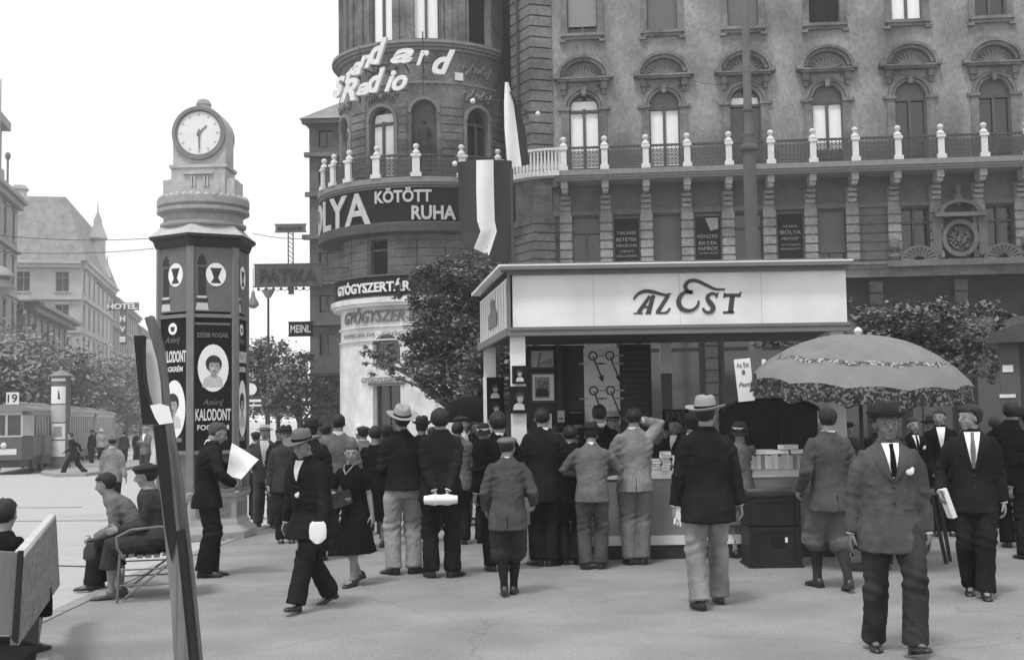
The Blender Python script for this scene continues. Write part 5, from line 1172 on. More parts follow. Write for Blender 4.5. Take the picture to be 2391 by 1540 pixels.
# ---- posters pinned to the stall and behind it
def poster(label, px0, px1, py0, py1, Y, draw, mats=PM, name='poster', cat='poster', d=.012, group=None):
    a = at(px0, py1, Y); b = at(px1, py0, Y); w_, h_ = b.x - a.x, b.z - a.z
    p = MB(); p.mat(0).box(0, w_, 0, d, 0, h_); draw(p, w_, h_); o = p.build(name, mats, None); o.location = (a.x, Y, a.z); return tag(o, label, cat, group)
def dr_photo(s1, s2=None):
    def f(p, w_, h_): 
        portrait(p, w_ * .5, h_ * (.55 if s2 is None else .72), (h_ if s2 is None else h_ * .5) * .42, -.001, s1)
        if s2: portrait(p, w_ * .55, h_ * .26, h_ * .22, -.001, s2)
    return f
poster('two dark portrait photographs pinned to the rear left post of the stall', 1137, 1176, 880, 980, BY - .18, dr_photo(11, 12))
poster('light photograph of a curly haired head low on the rear left post', 1138, 1178, 984, 1030, BY - .18, lambda p, w_, h_: portrait(p, w_ / 2, h_ * .5, h_ * .45, -.001, 14), mats=[photo_l] + PM[1:])
poster('upper portrait photograph on the front left post of the stall', 1196, 1232, 853, 896, SY - .01, dr_photo(21))
poster('lower portrait photograph of a man on the front left post of the stall', 1192, 1232, 901, 965, SY - .01, dr_photo(22))
poster('tall narrow white board edge standing beside the rear left post', 1130, 1136, 880, 1032, BY - .22, lambda p, w_, h_: None, mats=[paper], name='narrow_board', cat='board')
fm = [G('poster_frame_dark', .08, .6), ink, photo_g, photo_l, paper, sign_lt, ink_g]
poster('framed light picture at the top of the stall back wall', 1236, 1296, 815, 862, BY + .02, lambda p, w_, h_: (p.mat(3).box(.03, w_ - .03, -.006, 0, .03, h_ - .02), p.mat(2).poly([(.1, .04), (w_ - .04, .04), (w_ - .04, h_ * .55), (w_ * .5, h_ * .4)], -.008, -.006), p.mat(6).poly([(w_ * .30, .03), (w_ * .36, .03), (w_ * .46, h_ - .04), (w_ * .40, h_ - .04)], -.01, -.0081), p.mat(0)), mats=fm, name='picture')
def dr_grp(p, w_, h_):
    p.mat(4).box(.03, w_ - .02, -.006, 0, .03, h_ - .03); p.mat(2).box(.06, w_ - .08, -.008, -.0061, .06, h_ - .07); r = random.Random(4); p.mat(6)
    for i in range(22): disc(p, .09 + (w_ - .2) * r.random(), .1 + (h_ - .22) * r.random(), .022, .03, -.010 - .0001 * i, -.0081, 8)
    p.mat(1)
    for i in range(9): disc(p, .1 + (w_ - .22) * i / 8, .13 + .02 * (i % 2), .028, .05, -.0135 - .0001 * i, -.0125, 8)
poster('framed group picture with a white border on the stall back wall', 1239, 1296, 868, 940, BY + .02, dr_grp, mats=fm, name='picture')
p = MB(); p.box(at(1228, 800, BY).x, at(1300, 800, BY).x, BY + .04, BY + .09, 1.0, zb - .03); p.box(at(1312, 800, BY).x, at(1365, 800, BY).x, BY + .12, BY + .15, .9, zb - .03); p.box(at(1300, 800, BY).x, at(1312, 800, BY).x, BY - .0, BY + .09, 1.0, zb - .03); p.box(at(1445, 800, BY).x, at(1520, 800, BY).x, BY + .05, BY + .09, .9, zb - .03); p.build('back_panels', G('brown_board', .05, .7, .15, 6), st_)
def dr_gauge(p, w_, h_):
    p.mat(2).box(0, w_, -.003, 0, h_ * .5 - .004, h_ * .5 + .004); p.box(0, w_, -.003, 0, h_ * .245, h_ * .25)
    for j in (0, 1):
        for i in (0, 1):
            cx, cz = w_ * (.26 + .48 * i), h_ * (.90 - .46 * j); p.mat(1).arc(cx, cz, .045, .065, -.005, 0, 0, 360, 18); p.stroke([(cx, cz - .01), (cx + .02, cz - .03)], [.014, .02], -.005, 0, 1); p.stroke([(cx + .02, cz - .06), (cx + .11, cz - .29)], [.02, .02], -.005, 0, 1)
            p.poly([(cx + .07, cz - .29), (cx + .15, cz - .27), (cx + .13, cz - .37)], -.006, 0); p.mat(2)
            for q in (-.0, -.11): p.box(cx + .07, cx + .19, -.003, 0, cz + q - .012, cz + q + .012)
            p.box(cx - .2, cx - .08, -.003, 0, cz - .12, cz - .10)
    p.mat(0)
poster('white sheet with four large circled arrows hanging behind the counter', 1366, 1445, 812, 990, BY + .02, dr_gauge, mats=[paper, ink, G('faint_print', .45, .7), paper_g, paper])
def dr_list(p, w_, h_):
    r = random.Random(9); p.mat(1)
    for i in range(12):
        z = h_ * (.94 - .075 * i); x = .04
        while x < w_ - .08: L = r.uniform(.03, .09); p.box(x, min(x + L, w_ - .05), -.003, 0, z - .018, z); x += L + .02
    p.mat(0)
poster('brown board covered with rows of faded lettering behind the counter', 1449, 1518, 810, 985, BY + .02, dr_list, mats=[G('brown_board', .05, .7, .15, 6), G('faded_letters', .10, .7, .2)], name='notice_board', cat='notice board')
poster('small white leaflet on the back wall left of the dark doorway', 1262, 1288, 965, 1000, BY - .05, lambda p, w_, h_: (p.mat(6).box(.03, w_ - .03, -.003, 0, h_ * .3, h_ * .36), p.box(.03, w_ - .03, -.003, 0, h_ * .55, h_ * .6), p.mat(4)), mats=[paper] + PM[1:], name='leaflet', cat='leaflet')
poster('narrow pale picture card hanging right of the white leaflet', 1302, 1318, 958, 985, BY - .05, lambda p, w_, h_: (p.mat(6).box(.02, w_ - .02, -.003, 0, .03, h_ * .4), p.mat(0)), mats=[photo_l] + PM[1:], name='picture_card', cat='card')
poster('dark framed notice low on the back wall beside the arrow sheet', 1326, 1362, 958, 1000, BY - .05, lambda p, w_, h_: (p.mat(2).box(.02, w_ - .02, -.003, 0, .02, .03), p.box(.02, w_ - .02, -.003, 0, h_ - .03, h_ - .02), p.mat(0)), mats=PM, name='notice', cat='notice')
poster('dark framed notice with faint writing right of the middle post', 1548, 1608, 955, 1010, BY - .3, dr_list, mats=[sign_dk, G('faded_letters', .10, .7, .2)], name='notice', cat='notice')
o = poster('tilted white placard with grey writing leaning at the right of the stall', 1725, 1760, 838, 938, SY - .3, lambda p, w_, h_: (p.mat(1).text('Az Est', .02, w_ - .02, h_ * .8, h_ * .92, -.003), disc(p, w_ / 2, h_ * .68, .02, .03, -.004, 0), p.text('Pesti', .02, w_ - .02, h_ * .35, h_ * .45, -.003, shear=.4), p.mat(0)), mats=[paper, ink_g], name='placard', cat='placard'); o.rotation_euler = (0, R(-5), 0)
poster('thin white strip of card standing beside the umbrella edge', 1780, 1788, 838, 885, SY - .3, lambda p, w_, h_: None, mats=[paper], name='card_strip', cat='card')
# ---- goods on the counter
rr = random.Random(12); bkm = [paper, paper_g, photo_l, G('book_cover_grey', .22, .7, .1), G('book_cover_pale', .58, .7, .08), G('book_cover_dark', .08, .7, .1)]
def book(label, x, y, z, w_, d, h, cover, rz=0, group='books on the stall counter', standing=False):
    t = empty('book', (x, y, z), rz, label, 'book', group); c = bkm[cover]
    if standing:
        p = MB(); p.box(-w_ / 2, w_ / 2, -d / 2, -d / 2 + .004, 0, h); p.box(-w_ / 2, -w_ / 2 + .003, -d / 2 + .004, d / 2, 0, h); p.box(w_ / 2 - .003, w_ / 2, -d / 2 + .004, d / 2, 0, h); p.build('cover', c, t)
        p = MB(); p.box(-w_ / 2 + .004, w_ / 2 - .004, -d / 2 + .005, d / 2 - .006, .004, h - .006); p.build('pages', paper, t)
    else:
        p = MB(); p.box(-w_ / 2, w_ / 2, -d / 2, d / 2, 0, .003); p.box(-w_ / 2, w_ / 2, -d / 2, d / 2, h - .003, h); p.box(-w_ / 2, -w_ / 2 + .003, -d / 2, d / 2, .003, h - .003); p.build('cover', c, t)
        p = MB(); p.box(-w_ / 2 + .004, w_ / 2 - .006, -d / 2 + .004, d / 2 - .006, .0035, h - .0035); p.build('pages', paper, t)
    return t
x = X(1748); k = 0
while x < X(1885):
    w_ = rr.uniform(.030, .052); h_ = .155 + rr.uniform(-.012, .012); book('upright paperback in the front row at the right end of the counter', x + w_ / 2, SY + .16, 1.0, w_, .12, h_, rr.choice([1, 2, 1, 4, 3]), 0, 'paperbacks standing in the front row', True); x += w_ + .002; k += 1
for i, (px, py, w_, d, h, c, rz) in enumerate([(1785, 1060, .22, .15, .05, 0, .2), (1822, 1054, .20, .14, .045, 4, -.15), (1842, 1042, .19, .14, .05, 0, .35), (1866, 1048, .22, .15, .045, 0, .1), (1770, 1062, .18, .13, .02, 4, -.3)]):
    book(['white book lying on the paperbacks near the umbrella', 'pale book lying at the middle of the paperback row', 'thick white book on top of the pile, tilted to the right', 'white book lying at the right end of the paperback row', 'thin pale book at the left end of the paperback row'][i], X(px), SY + .2, 1.168 + (.052 if i == 2 else 0), w_, d, h, c, rz)
n_ = 0
for (px0, zz, m_) in ((1530, 0, 5), (1552, 0, 7), (1578, 0, 6)):
    z = 1.0
    for j in range(m_): h_ = rr.uniform(.022, .035); book(['book in the left pile on the counter between the pale jacket and the tall man', 'book in the middle pile on the counter beside the pale jacket', 'book in the right pile on the counter next to the tall dark jacket'][(px0 - 1530) // 22], X(px0) + rr.uniform(-.01, .01), SY + .2 + rr.uniform(-.02, .02), z, .105, .15, h_, rr.choice([0, 1, 4, 2]), rr.uniform(-.15, .15), 'piles of books by the pale jacket'); z += h_ + .001
for i, (px, w_, h_) in enumerate(((1300, .30, .05), (1318, .25, .03), (1345, .28, .04), (1430, .26, .05), (1450, .22, .03), (1600, .28, .06), (1640, .25, .05), (1690, .28, .06))):
    p = MB()
    for j in range(5): a = rr.uniform(-.06, .06); p.T = Matrix.Rotation(a, 4, 'Z'); p.box(-w_ / 2, w_ / 2, -.15, .15, j * h_ / 5, (j + 1) * h_ / 5 - .001)
    p.T = None; o = p.build('magazine_stack', [paper, paper_g][i % 2], None); o.location = (X(px), SY + .32, 1.001)
    tag(o, 'loose stack of ' + ['white papers at the far left of the counter', 'pale magazines right of the left counter end', 'white papers in front of the pale blouse', 'pale magazines between the two grey jackets', 'thin white papers between the two grey jackets', 'pale magazines beside the book piles', 'white papers before the tall dark jacket', 'pale magazines hidden behind the tall dark jacket'][i], 'magazines', 'magazine stacks on the counter')
# ---- dark arched cabinet behind the books
p = MB(); c0, c1 = at(1690, 940, 14.9).x, at(1905, 940, 14.9).x; zc_ = at(1800, 960, 14.9).z; w2 = (c1 - c0) / 2; cxm = (c0 + c1) / 2
p.poly([(c0, .95), (c1, .95)] + [(cxm + w2 * math.cos(R(a)), zc_ + .16 * math.sin(R(a))) for a in range(0, 181, 12)], 14.85, 15.3)
cb = p.build('display_cabinet', G('black_cabinet', .012, .7, .3), None); tag(cb, 'black cabinet with a low arched top standing behind the paperbacks', 'cabinet')
p = MB(); p.arc(cxm, zc_, w2 + .005, w2 + .03, 14.80, 14.9, 0, 180, 16, .16 / w2 * 1.0); p.bar((cxm + .1, 14.84, 1.0), (cxm + .1, 14.84, zc_ + .1), .012); p.build('edge_strip', paint_d, cb)
# ---- dark chest in front of the counter
Yc = 13.2; a, b = at(1752, 1325, Yc), at(1874, 1325, Yc); zt_ = at(1810, 1160, Yc).z; zm = at(1810, 1226, Yc).z
ch_ = empty('wooden_chest', (a.x, Yc, 0), 0, 'dark stained wooden chest with a round hole in front of the counter', 'chest'); w_ = b.x - a.x; cm = G('dark_stained_wood', .016, .5, .35, 5, .3, 20, stretch=(1, 1, .3))
p = MB(); p.box(0, w_, 0, .5, .02, zm - .012); p.box(-.015, w_ + .015, -.015, .52, 0, .03); p.build('lower_box', cm, ch_)
p = MB(); p.box(0, w_, 0, .5, zm, zt_); p.box(-.015, w_ + .015, -.02, .52, zt_, zt_ + .025); p.build('upper_box', cm, ch_)
p = MB(); disc(p, w_ * .55, zm * .62, .085, .07, -.004, .0); p.build('round_hole', dark_in, ch_); p = MB(); p.box(w_ * .68, w_ * .73, -.008, -.0045, zm * .6, zm * .72); p.build('white_label', paper, ch_)
p = MB()
for x in (.02, w_ - .06): p.box(x, x + .04, -.012, 0, .03, zm - .02); p.box(x, x + .04, -.012, 0, zm + .01, zt_ - .01)
p.box(.06, w_ - .06, -.012, 0, .03, .07); p.box(.06, w_ - .06, -.012, 0, zm - .07, zm - .03); p.box(.06, w_ - .06, -.012, 0, zt_ - .05, zt_ - .01)
for x in (.2, .36): p.ell((x, -.02, zt_ - .11), (.018, .02, .018), 8, 6)
p.build('battens', cm, ch_)
# ================================================================ market umbrella
uc = at(2008, 900, 13.0); zrim = (at(1760, 893, 13).z + at(2255, 903, 13).z) / 2; zap = at(2008, 786, 13.0).z; UR = (at(2258, 900, 13).x - at(1757, 900, 13).x) / 2
um = empty('market_umbrella', (uc.x, 13.0, 0), R(8), 'large grey market umbrella with a flowered band and flowered hanging edge', 'umbrella')
NG = 12; pf = [(0.0, 1), (.12, .995), (.25, .965), (.4, .89), (.55, .775), (.7, .615), (.85, .40), (.95, .20), (1.0, .06)]
def upt(r, h, a, sag=0):
    f_ = (a * NG / (2 * PI)) % 1; s_ = 1 - .045 * math.sin(PI * f_) * min(1, r * 1.6); q = V((UR * r * s_ * math.cos(a), UR * r * s_ * math.sin(a), (zap - zrim) * h + .03 * r * math.sin(PI * f_) - sag)); return Matrix.Rotation(R(7), 3, 'X') @ Matrix.Rotation(R(1.5), 3, 'Y') @ q + V((0, 0, zrim + .02))
def usurf(rs, off=0.0):
    m = MB(); n = NG * 6; vs = []
    for r, h in rs:
        for i in range(n): vs.append(upt(r, h, 2 * PI * i / n, -off))
    m.add(vs, [(j * n + i, j * n + (i + 1) % n, (j + 1) * n + (i + 1) % n, (j + 1) * n + i) for j in range(len(rs) - 1) for i in range(n)]); return m
usurf(pf).build('canopy', G('umbrella_canvas', .19, .9, .10, 5, .25, 50, lo=(2, .08)), um, 20)
def flower_mat(nm, base, light, dark, sc_):
    m = G(nm, base); n = m.node_tree; b_ = n.nodes['Principled BSDF']; tc = n.nodes.new('ShaderNodeTexCoord'); v = n.nodes.new('ShaderNodeTexVoronoi'); v.inputs['Scale'].default_value = sc_; n.links.new(tc.outputs['Object'], v.inputs['Vector'])
    s3 = n.nodes.new('ShaderNodeSeparateColor'); n.links.new(v.outputs['Color'], s3.inputs[0]); cr = n.nodes.new('ShaderNodeValToRGB'); cr.color_ramp.interpolation = 'CONSTANT'; e_ = cr.color_ramp.elements; e_[0].color = (dark,) * 3 + (1,); e_[1].position = .45; e_[1].color = (base,) * 3 + (1,); q = e_.new(.72); q.color = (light,) * 3 + (1,)
    n.links.new(s3.outputs[0], cr.inputs[0]); n.links.new(cr.outputs[0], b_.inputs['Base Color']); return m
hb = lambda t: (lerp(.775, .90, t), lerp(.51, .30, t))
usurf([hb(-.05), hb(.12), hb(.3)], .006).build('flower_band', flower_mat('flower_band_print', .14, .34, .06, 38), um, 20)
m = MB(); n = NG * 10; vs = []
for j in range(5):
    for i in range(n):
        a = 2 * PI * i / n; q = upt(1.0, .06, a); wv = 1 + .012 * math.sin(i * 1.3) * j; sc__ = abs(math.sin(i * PI / 5)) * .03
        vs.append(V((q.x * wv, q.y * wv, q.z - (.20 - sc__ * (j == 4)) * j / 4)))
m.add(vs, [(j * n + i, j * n + (i + 1) % n, (j + 1) * n + (i + 1) % n, (j + 1) * n + i) for j in range(4) for i in range(n)]); m.build('valance', flower_mat('shaded_valance_print', .05, .16, .02, 42), um, 30)  # flower print in darker colours, shade under the rim painted in
p = MB(); p.lathe([(.022, 0), (.022, zap + .02)], n=10); p.lathe([(.25, 0), (.25, .04), (.05, .07), (.03, .3)], n=16); p.build('pole', paint_d, um)
p = MB(); p.lathe([(.02, zap), (.03, zap + .02), (.045, zap + .06), (.03, zap + .09), (.004, zap + .105)], n=12); p.build('knob', stone_l, um)
for i in range(NG):
    a = 2 * PI * i / NG; p = MB(); p.tube([upt(r, h, a, .02) for r, h in pf], .008, 5); rb = p.build('rib', paint_d, um)
    p = MB(); q = upt(.55, .775, a, .03); p.tube([(0.02 * math.cos(a), 0.02 * math.sin(a), zrim + .05), q], .006, 5); p.build('strut', paint_d, rb)
# trestle table with flowers under it
tt = empty('trestle_table', at(2195, 1262, 14.2) * V((1, 1, 0)), R(-6), 'folding trestle table with slanted dark legs under the right of the umbrella', 'table') if False else None
tb = gp(2190, 1318); tt = empty('trestle_table', (tb.x, tb.y, 0), R(-5), 'folding trestle table with slanted dark legs at the right of the umbrella', 'table')
p = MB(); p.box(-.45, .15, 0, .6, .74, .77); p.build('table_top', wood_m, tt)
for (x0, x1, y) in ((-.03, .14, .05), (.10, .24, .28), (-.38, -.44, .05), (-.38, -.44, .5)): p = MB(); p.bar((x0, y, .74), (x1 - .04, y, 0), .035); p.build('leg', cm, tt)
# ================================================================ held things
def hold(name, label, cat, mbuild, m, loc, rz=0, grp=None):
    mb = MB(); mbuild(mb); o = mb.build(name, m, None); o.location = loc; o.rotation_euler = (0, 0, rz); return tag(o, label, cat, grp)
Yn = p20['body'].location.y - .05
def news(mb):
    c = [at(522, 1062, Yn), at(541, 1034, Yn), at(603, 1072, Yn - .10), at(563, 1118, Yn - .12), at(528, 1110, Yn)]
    N = 8; A, B, C_, D_ = c[4], c[1], c[2], c[3]
    for s_ in (0, .006, .014):
        vs = []
        for j in range(N + 1):
            for i in range(N + 1):
                u, v = i / N, j / N; q = lerp(lerp(A, D_, u), lerp(B, C_, u), v); q = q + V((0, .03 * math.sin(u * PI) + .012 * math.sin(v * 7 + s_ * 90) + s_, -.004 * s_ * 100 * u)); vs.append(q)
        mb.add(vs, [(j * (N + 1) + i, j * (N + 1) + i + 1, (j + 1) * (N + 1) + i + 1, (j + 1) * (N + 1) + i) for j in range(N) for i in range(N)])
hold('newspaper', 'open white newspaper held up by the man beside the clock column', 'newspaper', news, G('newsprint', .80, .85, .05, 14, .3, 20), (0, 0, 0))
q = (p12['hand'][0] + p12['hand'][1]) / 2
def parcel(mb):
    for j in range(3): mb.loft([[V((x * .17, .045 * math.cos(t) * (1 - .3 * x * x), .055 * math.sin(t) * (1 - .35 * abs(x) ** 3) + .006 * math.sin(x * 9 + t * 3))) for t in [2 * PI * i / 14 for i in range(14)]] for x in [-1, -.8, -.4, 0, .4, .8, 1]]) if j == 0 else None
    mb.bar((-.05, -.055, -.05), (-.05, -.055, .05), .006); mb.bar((-.17, -.05, 0), (.17, -.05, 0), .005)
hold('parcel', 'white paper parcel held behind the back of the broad man', 'parcel', parcel, paper, q + V((0, -.09, -.09)))
q = p5['hand'][1]
def gloves(mb):
    for i in range(5): mb.tube([(-.02 + .012 * i, 0, .05), (-.035 + .018 * i, .0, -.02), (-.05 + .026 * i, .01 * (i % 2), -.10 - .01 * (i % 3))], [.018, .02, .009], 7)
hold('gloves', 'pair of white gloves in the left-hand grip of the tall man with the felt hat', 'gloves', gloves, G('white_kid', .7, .7), at(1588, 1195, q.y - .05))
q = p19['hand'][0] if proj(p19['hand'][0])[0] > proj(p19['hand'][1])[0] else p19['hand'][1]
def hatpaper(mb): mb.loft([[V((.075 * math.cos(t) * s_, .03 * math.sin(t), z + .01 * math.cos(t * 2))) for t in [2 * PI * i / 12 for i in range(12)]] for z, s_ in ((-.085, .6), (-.06, .95), (0, 1), (.06, .9), (.085, .6))])
hold('folded_paper', 'crumpled white paper in the low hand of the stooping man', 'paper', hatpaper, paper, q + V((-.03, -.05, -.05)))
q = p15['hand'][1]; 
def bk(mb): mb.box(-.10, .10, -.02, .02, -.07, .07); mb.box(-.102, .102, -.024, -.0202, -.072, .072)
o = hold('book', 'dark covered book clutched by the small walking woman', 'book', bk, [F_char], q + V((-.0, -.06, .0)), R(20)); o.rotation_euler = (0, R(-15), R(20))
q = p35['hand'][1]
def bag(mb): mb.loft([[V((.14 * s_ * math.cos(t), .05 * math.sin(t), z)) for t in [2 * PI * i / 16 for i in range(16)]] for z, s_ in ((-.26, .9), (-.25, 1), (-.10, .95), (-.08, .8))]); mb.tube([(.09 * math.cos(R(a)), 0, -.08 + .10 * math.sin(R(a))) for a in range(0, 181, 20)], .007, 6)
hold('handbag', 'black leather handbag held beside the black skirt at the counter', 'handbag', bag, L_black, q + V((-.02, 0, -.02)))
q = p34['hand'][0]; hold('handbag', 'small dark handbag held by the woman in the pale coat', 'handbag', bag, L_black, q + V((0, 0, -.02)))
q = (p29['hand'][0] + p29['hand'][1]) / 2; hold('papers', 'white papers in the hands of the woman in the pale blouse', 'papers', lambda mb: mb.box(-.12, .12, -.01, .08, -.02, .0), paper, q + V((0, -.05, 0)))
q = p2['hand'][1]; hold('folded_newspaper', 'folded white newspaper hanging from the hand of the bareheaded walker', 'newspaper', lambda mb: (mb.box(-.02, .02, -.05, .05, -.22, .05), mb.box(-.024, -.0202, -.048, .048, -.21, .05)), paper, q + V((0.02, -.02, -.02)), R(10)).rotation_euler = (0, R(-20), R(10))
q = p11['hand'][1]; hold('briefcase', 'grey briefcase held beside the bushy haired person at the stall post', 'briefcase', lambda mb: (mb.box(-.05, .05, -.2, .2, -.34, -.06), mb.tube([(0, .06 * math.cos(R(a)), -.06 + .05 * math.sin(R(a))) for a in range(0, 181, 20)], .008, 6)), F_mid, q + V((-.02, 0, .0)), R(20))
q = gY(1100, 19.5); bu = empty('black_umbrella', q, 0, 'open black umbrella between the pharmacy wall and the rear stall post', 'umbrella'); zr_ = at(1100, 985, 19.5).z - q.z; zp_ = at(1100, 925, 19.5).z - q.z
m = MB(); m.lathe([(.50 * math.sin(R(a)) * (1 if a < 89 else 1), zr_ + (zp_ - zr_) * math.cos(R(a))) for a in range(90, 1, -11)], n=24, caps=False); m.build('canopy', F_black, bu); m = MB(); m.tube([(0, 0, zp_ + .05), (0, 0, .95)], .008, 6); m.build('shaft', iron, bu)
# ================================================================ garden chair on the left
gc = p22['body'].location; chm = G('chair_iron', .12, .45, .3, 12, spec=.5)
gch = empty('garden_chair', (gc.x, gc.y, gc.z), R(-76), 'wide slatted metal garden chair with curved arms under the sitting pair', 'chair')
for (x, y0, y1, z1, nm) in ((.34, -.30, -.32, .44, 'leg'), (-.40, -.30, -.32, .44, 'leg'), (.34, .22, .30, .85, 'leg'), (-.40, .22, .30, .85, 'leg')): p = MB(); p.tube([(x, y1, 0), (x, lerp(y1, y0, .5), .22), (x, y0, .42), (x, y0 + (.04 if z1 > .5 else 0), z1)], .013, 8); p.build(nm, chm, gch)
p = MB()
for i in range(8): y = -.30 + i * .075; p.box(-.42, .36, y, y + .05, .415 - .012 * (i in (2, 3, 4)), .43 - .012 * (i in (2, 3, 4)))
p.build('seat', chm, gch)
p = MB()
for i in range(5): z = .50 + i * .085; p.box(-.41, .35, .245 + i * .008, .262 + i * .008, z, z + .05)
p.build('backrest', chm, gch)
for x in (.34, -.40): p = MB(); p.tube([(x, .26, .66), (x, .05, .68), (x, -.2, .66), (x, -.33, .60), (x, -.32, .50), (x, -.28, .43)], .014, 8); p.build('armrest', chm, gch)
p = MB(); 
for x in (.34, -.40): p.tube([(x, -.31, .16), (x, .26, .16)], .008, 6); p.tube([(x, -.31, .30), (x, .24, .30)], .008, 6); p.tube([(x, -.25, .05), (x, .22, .40)], .011, 6)
p.tube([(.34, -.31, .16), (-.40, -.31, .16)], .008, 6); p.tube([(.34, .26, .16), (-.40, .26, .16)], .008, 6); p.build('stretcher', chm, gch)
hold('shopping_bag', 'dark rounded bag hanging below the knees of the sitting pair', 'bag', lambda mb: (mb.loft([[V((.075 * s_ * math.cos(t), .04 * s_ * math.sin(t), z)) for t in [2 * PI * i / 16 for i in range(16)]] for z, s_ in ((-.10, .7), (-.085, 1), (.0, .95), (.05, .55), (.06, .5))]), mb.tube([(.035 * math.cos(R(a)), 0, .05 + .06 * math.sin(R(a))) for a in range(0, 181, 20)], .005, 6)), L_black, at(212, 1282, gc.y - .1))
# ================================================================ foreground wooden post with curved head
FY = 3.2
def fpoly(mb, pts, Y, d): q = [at(x, y, Y) for x, y in pts]; mb.poly([(a.x, a.z) for a in q], Y, Y + d)
fw = empty('timber_stand', gY(400, FY) * V((1, 1, 0)), 0, 'tall leaning timber stand with a dark curved head close to the viewer', 'wooden stand')
def fpart(nm, pts, Y, d, m):
    p = MB(); fpoly(p, pts, Y, d); o = p.build(nm, m, fw, 30); o.matrix_parent_inverse = Matrix.Translation(-fw.location); return o
f_dk = G('lacquer_and_gap_black', .012, .5, .3, 9); f_wd = G('grey_timber', .19, .75, .45, 26, .5, 60, stretch=(1, 1, .06)); f_md = G('mid_timber', .12, .75, .45, 26, .5, 60, stretch=(1, 1, .06))
def smooth_side(pts, n=3):
    out = []
    for i in range(len(pts)):
        a, b, c, d = pts[i - 1], pts[i], pts[(i + 1) % len(pts)], pts[(i + 2) % len(pts)]; out.append(b)
    return out
fpart('curved_head', [(312, 783), (334, 783), (333, 815), (333, 850), (336, 885), (341, 915), (349, 942), (360, 962), (372, 976), (385, 992), (332, 990), (325, 920), (318, 850)], FY, .03, f_dk)
fpart('left_timber', [(357, 992), (385, 992), (392, 1050), (400, 1120), (413, 1250), (427, 1400), (441, 1540), (470, 1850), (530, 2462), (488, 2462), (436, 1850), (406, 1540), (398, 1400), (384, 1250), (370, 1110)], FY + .002, .028, f_wd)
fpart('left_timber_edge', [(357, 992), (385, 992), (394, 1060), (401, 1130), (411, 1250), (400, 1310), (388, 1250), (370, 1110)], FY - .004, .0035, f_dk)
fpart('right_timber', [(337, 742), (353, 736), (366, 765), (377, 810), (384, 860), (391, 930), (400, 1000), (412, 1070), (430, 1190), (449, 1350), (467, 1540), (500, 1850), (565, 2462), (528, 2462), (475, 1850), (447, 1540), (431, 1380), (414, 1230), (400, 1120), (388, 1010), (380, 950), (374, 890), (366, 840), (352, 790)], FY + .06, .03, f_md)
fpart('dark_seam', [(411, 1240), (427, 1400), (441, 1540), (470, 1850), (530, 2462), (540, 2462), (478, 1850), (449, 1540), (432, 1380), (416, 1240)], FY - .003, .08, f_dk)
fpart('pale_infill', [(335, 790), (352, 792), (366, 842), (374, 892), (378, 950), (366, 968), (350, 942), (337, 890), (334, 830)], FY + .05, .006, G('infill_board', .5, .7, .1))
fpart('paper_scrap', [(350, 946), (372, 942), (394, 948), (404, 986), (372, 991), (362, 975)], FY - .008, .003, paper)
# ---- bench back boards at the lower left
bb_ = empty('slatted_bench', gY(40, 6.9) * V((1, 1, 0)) + V((0, 0, 0)), 0, 'pale wooden bench back seen at an angle in the lower left corner', 'bench')
def slab(nm, pts, d, m):
    q = [at(*a) for a in pts]; n = V((.05, 0, 0)) if d else V((0, .03, 0)); p = MB(); k = len(q); p.add(q + [a + n * -1 for a in q], [tuple(range(k)), tuple(range(2 * k - 1, k - 1, -1))] + [(i, i + k, (i + 1) % k + k, (i + 1) % k) for i in range(k)])
    o = p.build(nm, m, bb_); o.matrix_parent_inverse = Matrix.Translation(-bb_.location)
slab('back_board', [(56, 1298, 6.9), (131, 1202, 10.0), (140, 1365, 10.0), (44, 1505, 6.9)], 1, G('bench_wood', .20, .75, .4, 22, .5, 60, stretch=(1, .08, 1)))
slab('top_rail', [(50, 1292, 6.88), (129, 1199, 10.0), (132, 1205, 10.0), (56, 1300, 6.88)], 1, G('bench_top', .5, .6, .1))
slab('end_board', [(-40, 1282, 6.9), (48, 1288, 6.9), (34, 1480, 6.9), (-60, 1480, 6.9)], 0, G('bench_wood_mid', .14, .7, .25, 5, stretch=(1, 1, .2)))
slab('gap_shade_strip', [(46, 1284, 6.86), (56, 1284, 6.86), (44, 1500, 6.86), (32, 1490, 6.86)], 0, f_dk)  # black strip put in for the shaded gap between the boards
slab('support', [(-60, 1484, 6.92), (34, 1484, 6.92), (92, 1412, 9.0), (90, 1505, 8.6), (60, 1680, 6.92), (-60, 1680, 6.92)], 0, f_dk)
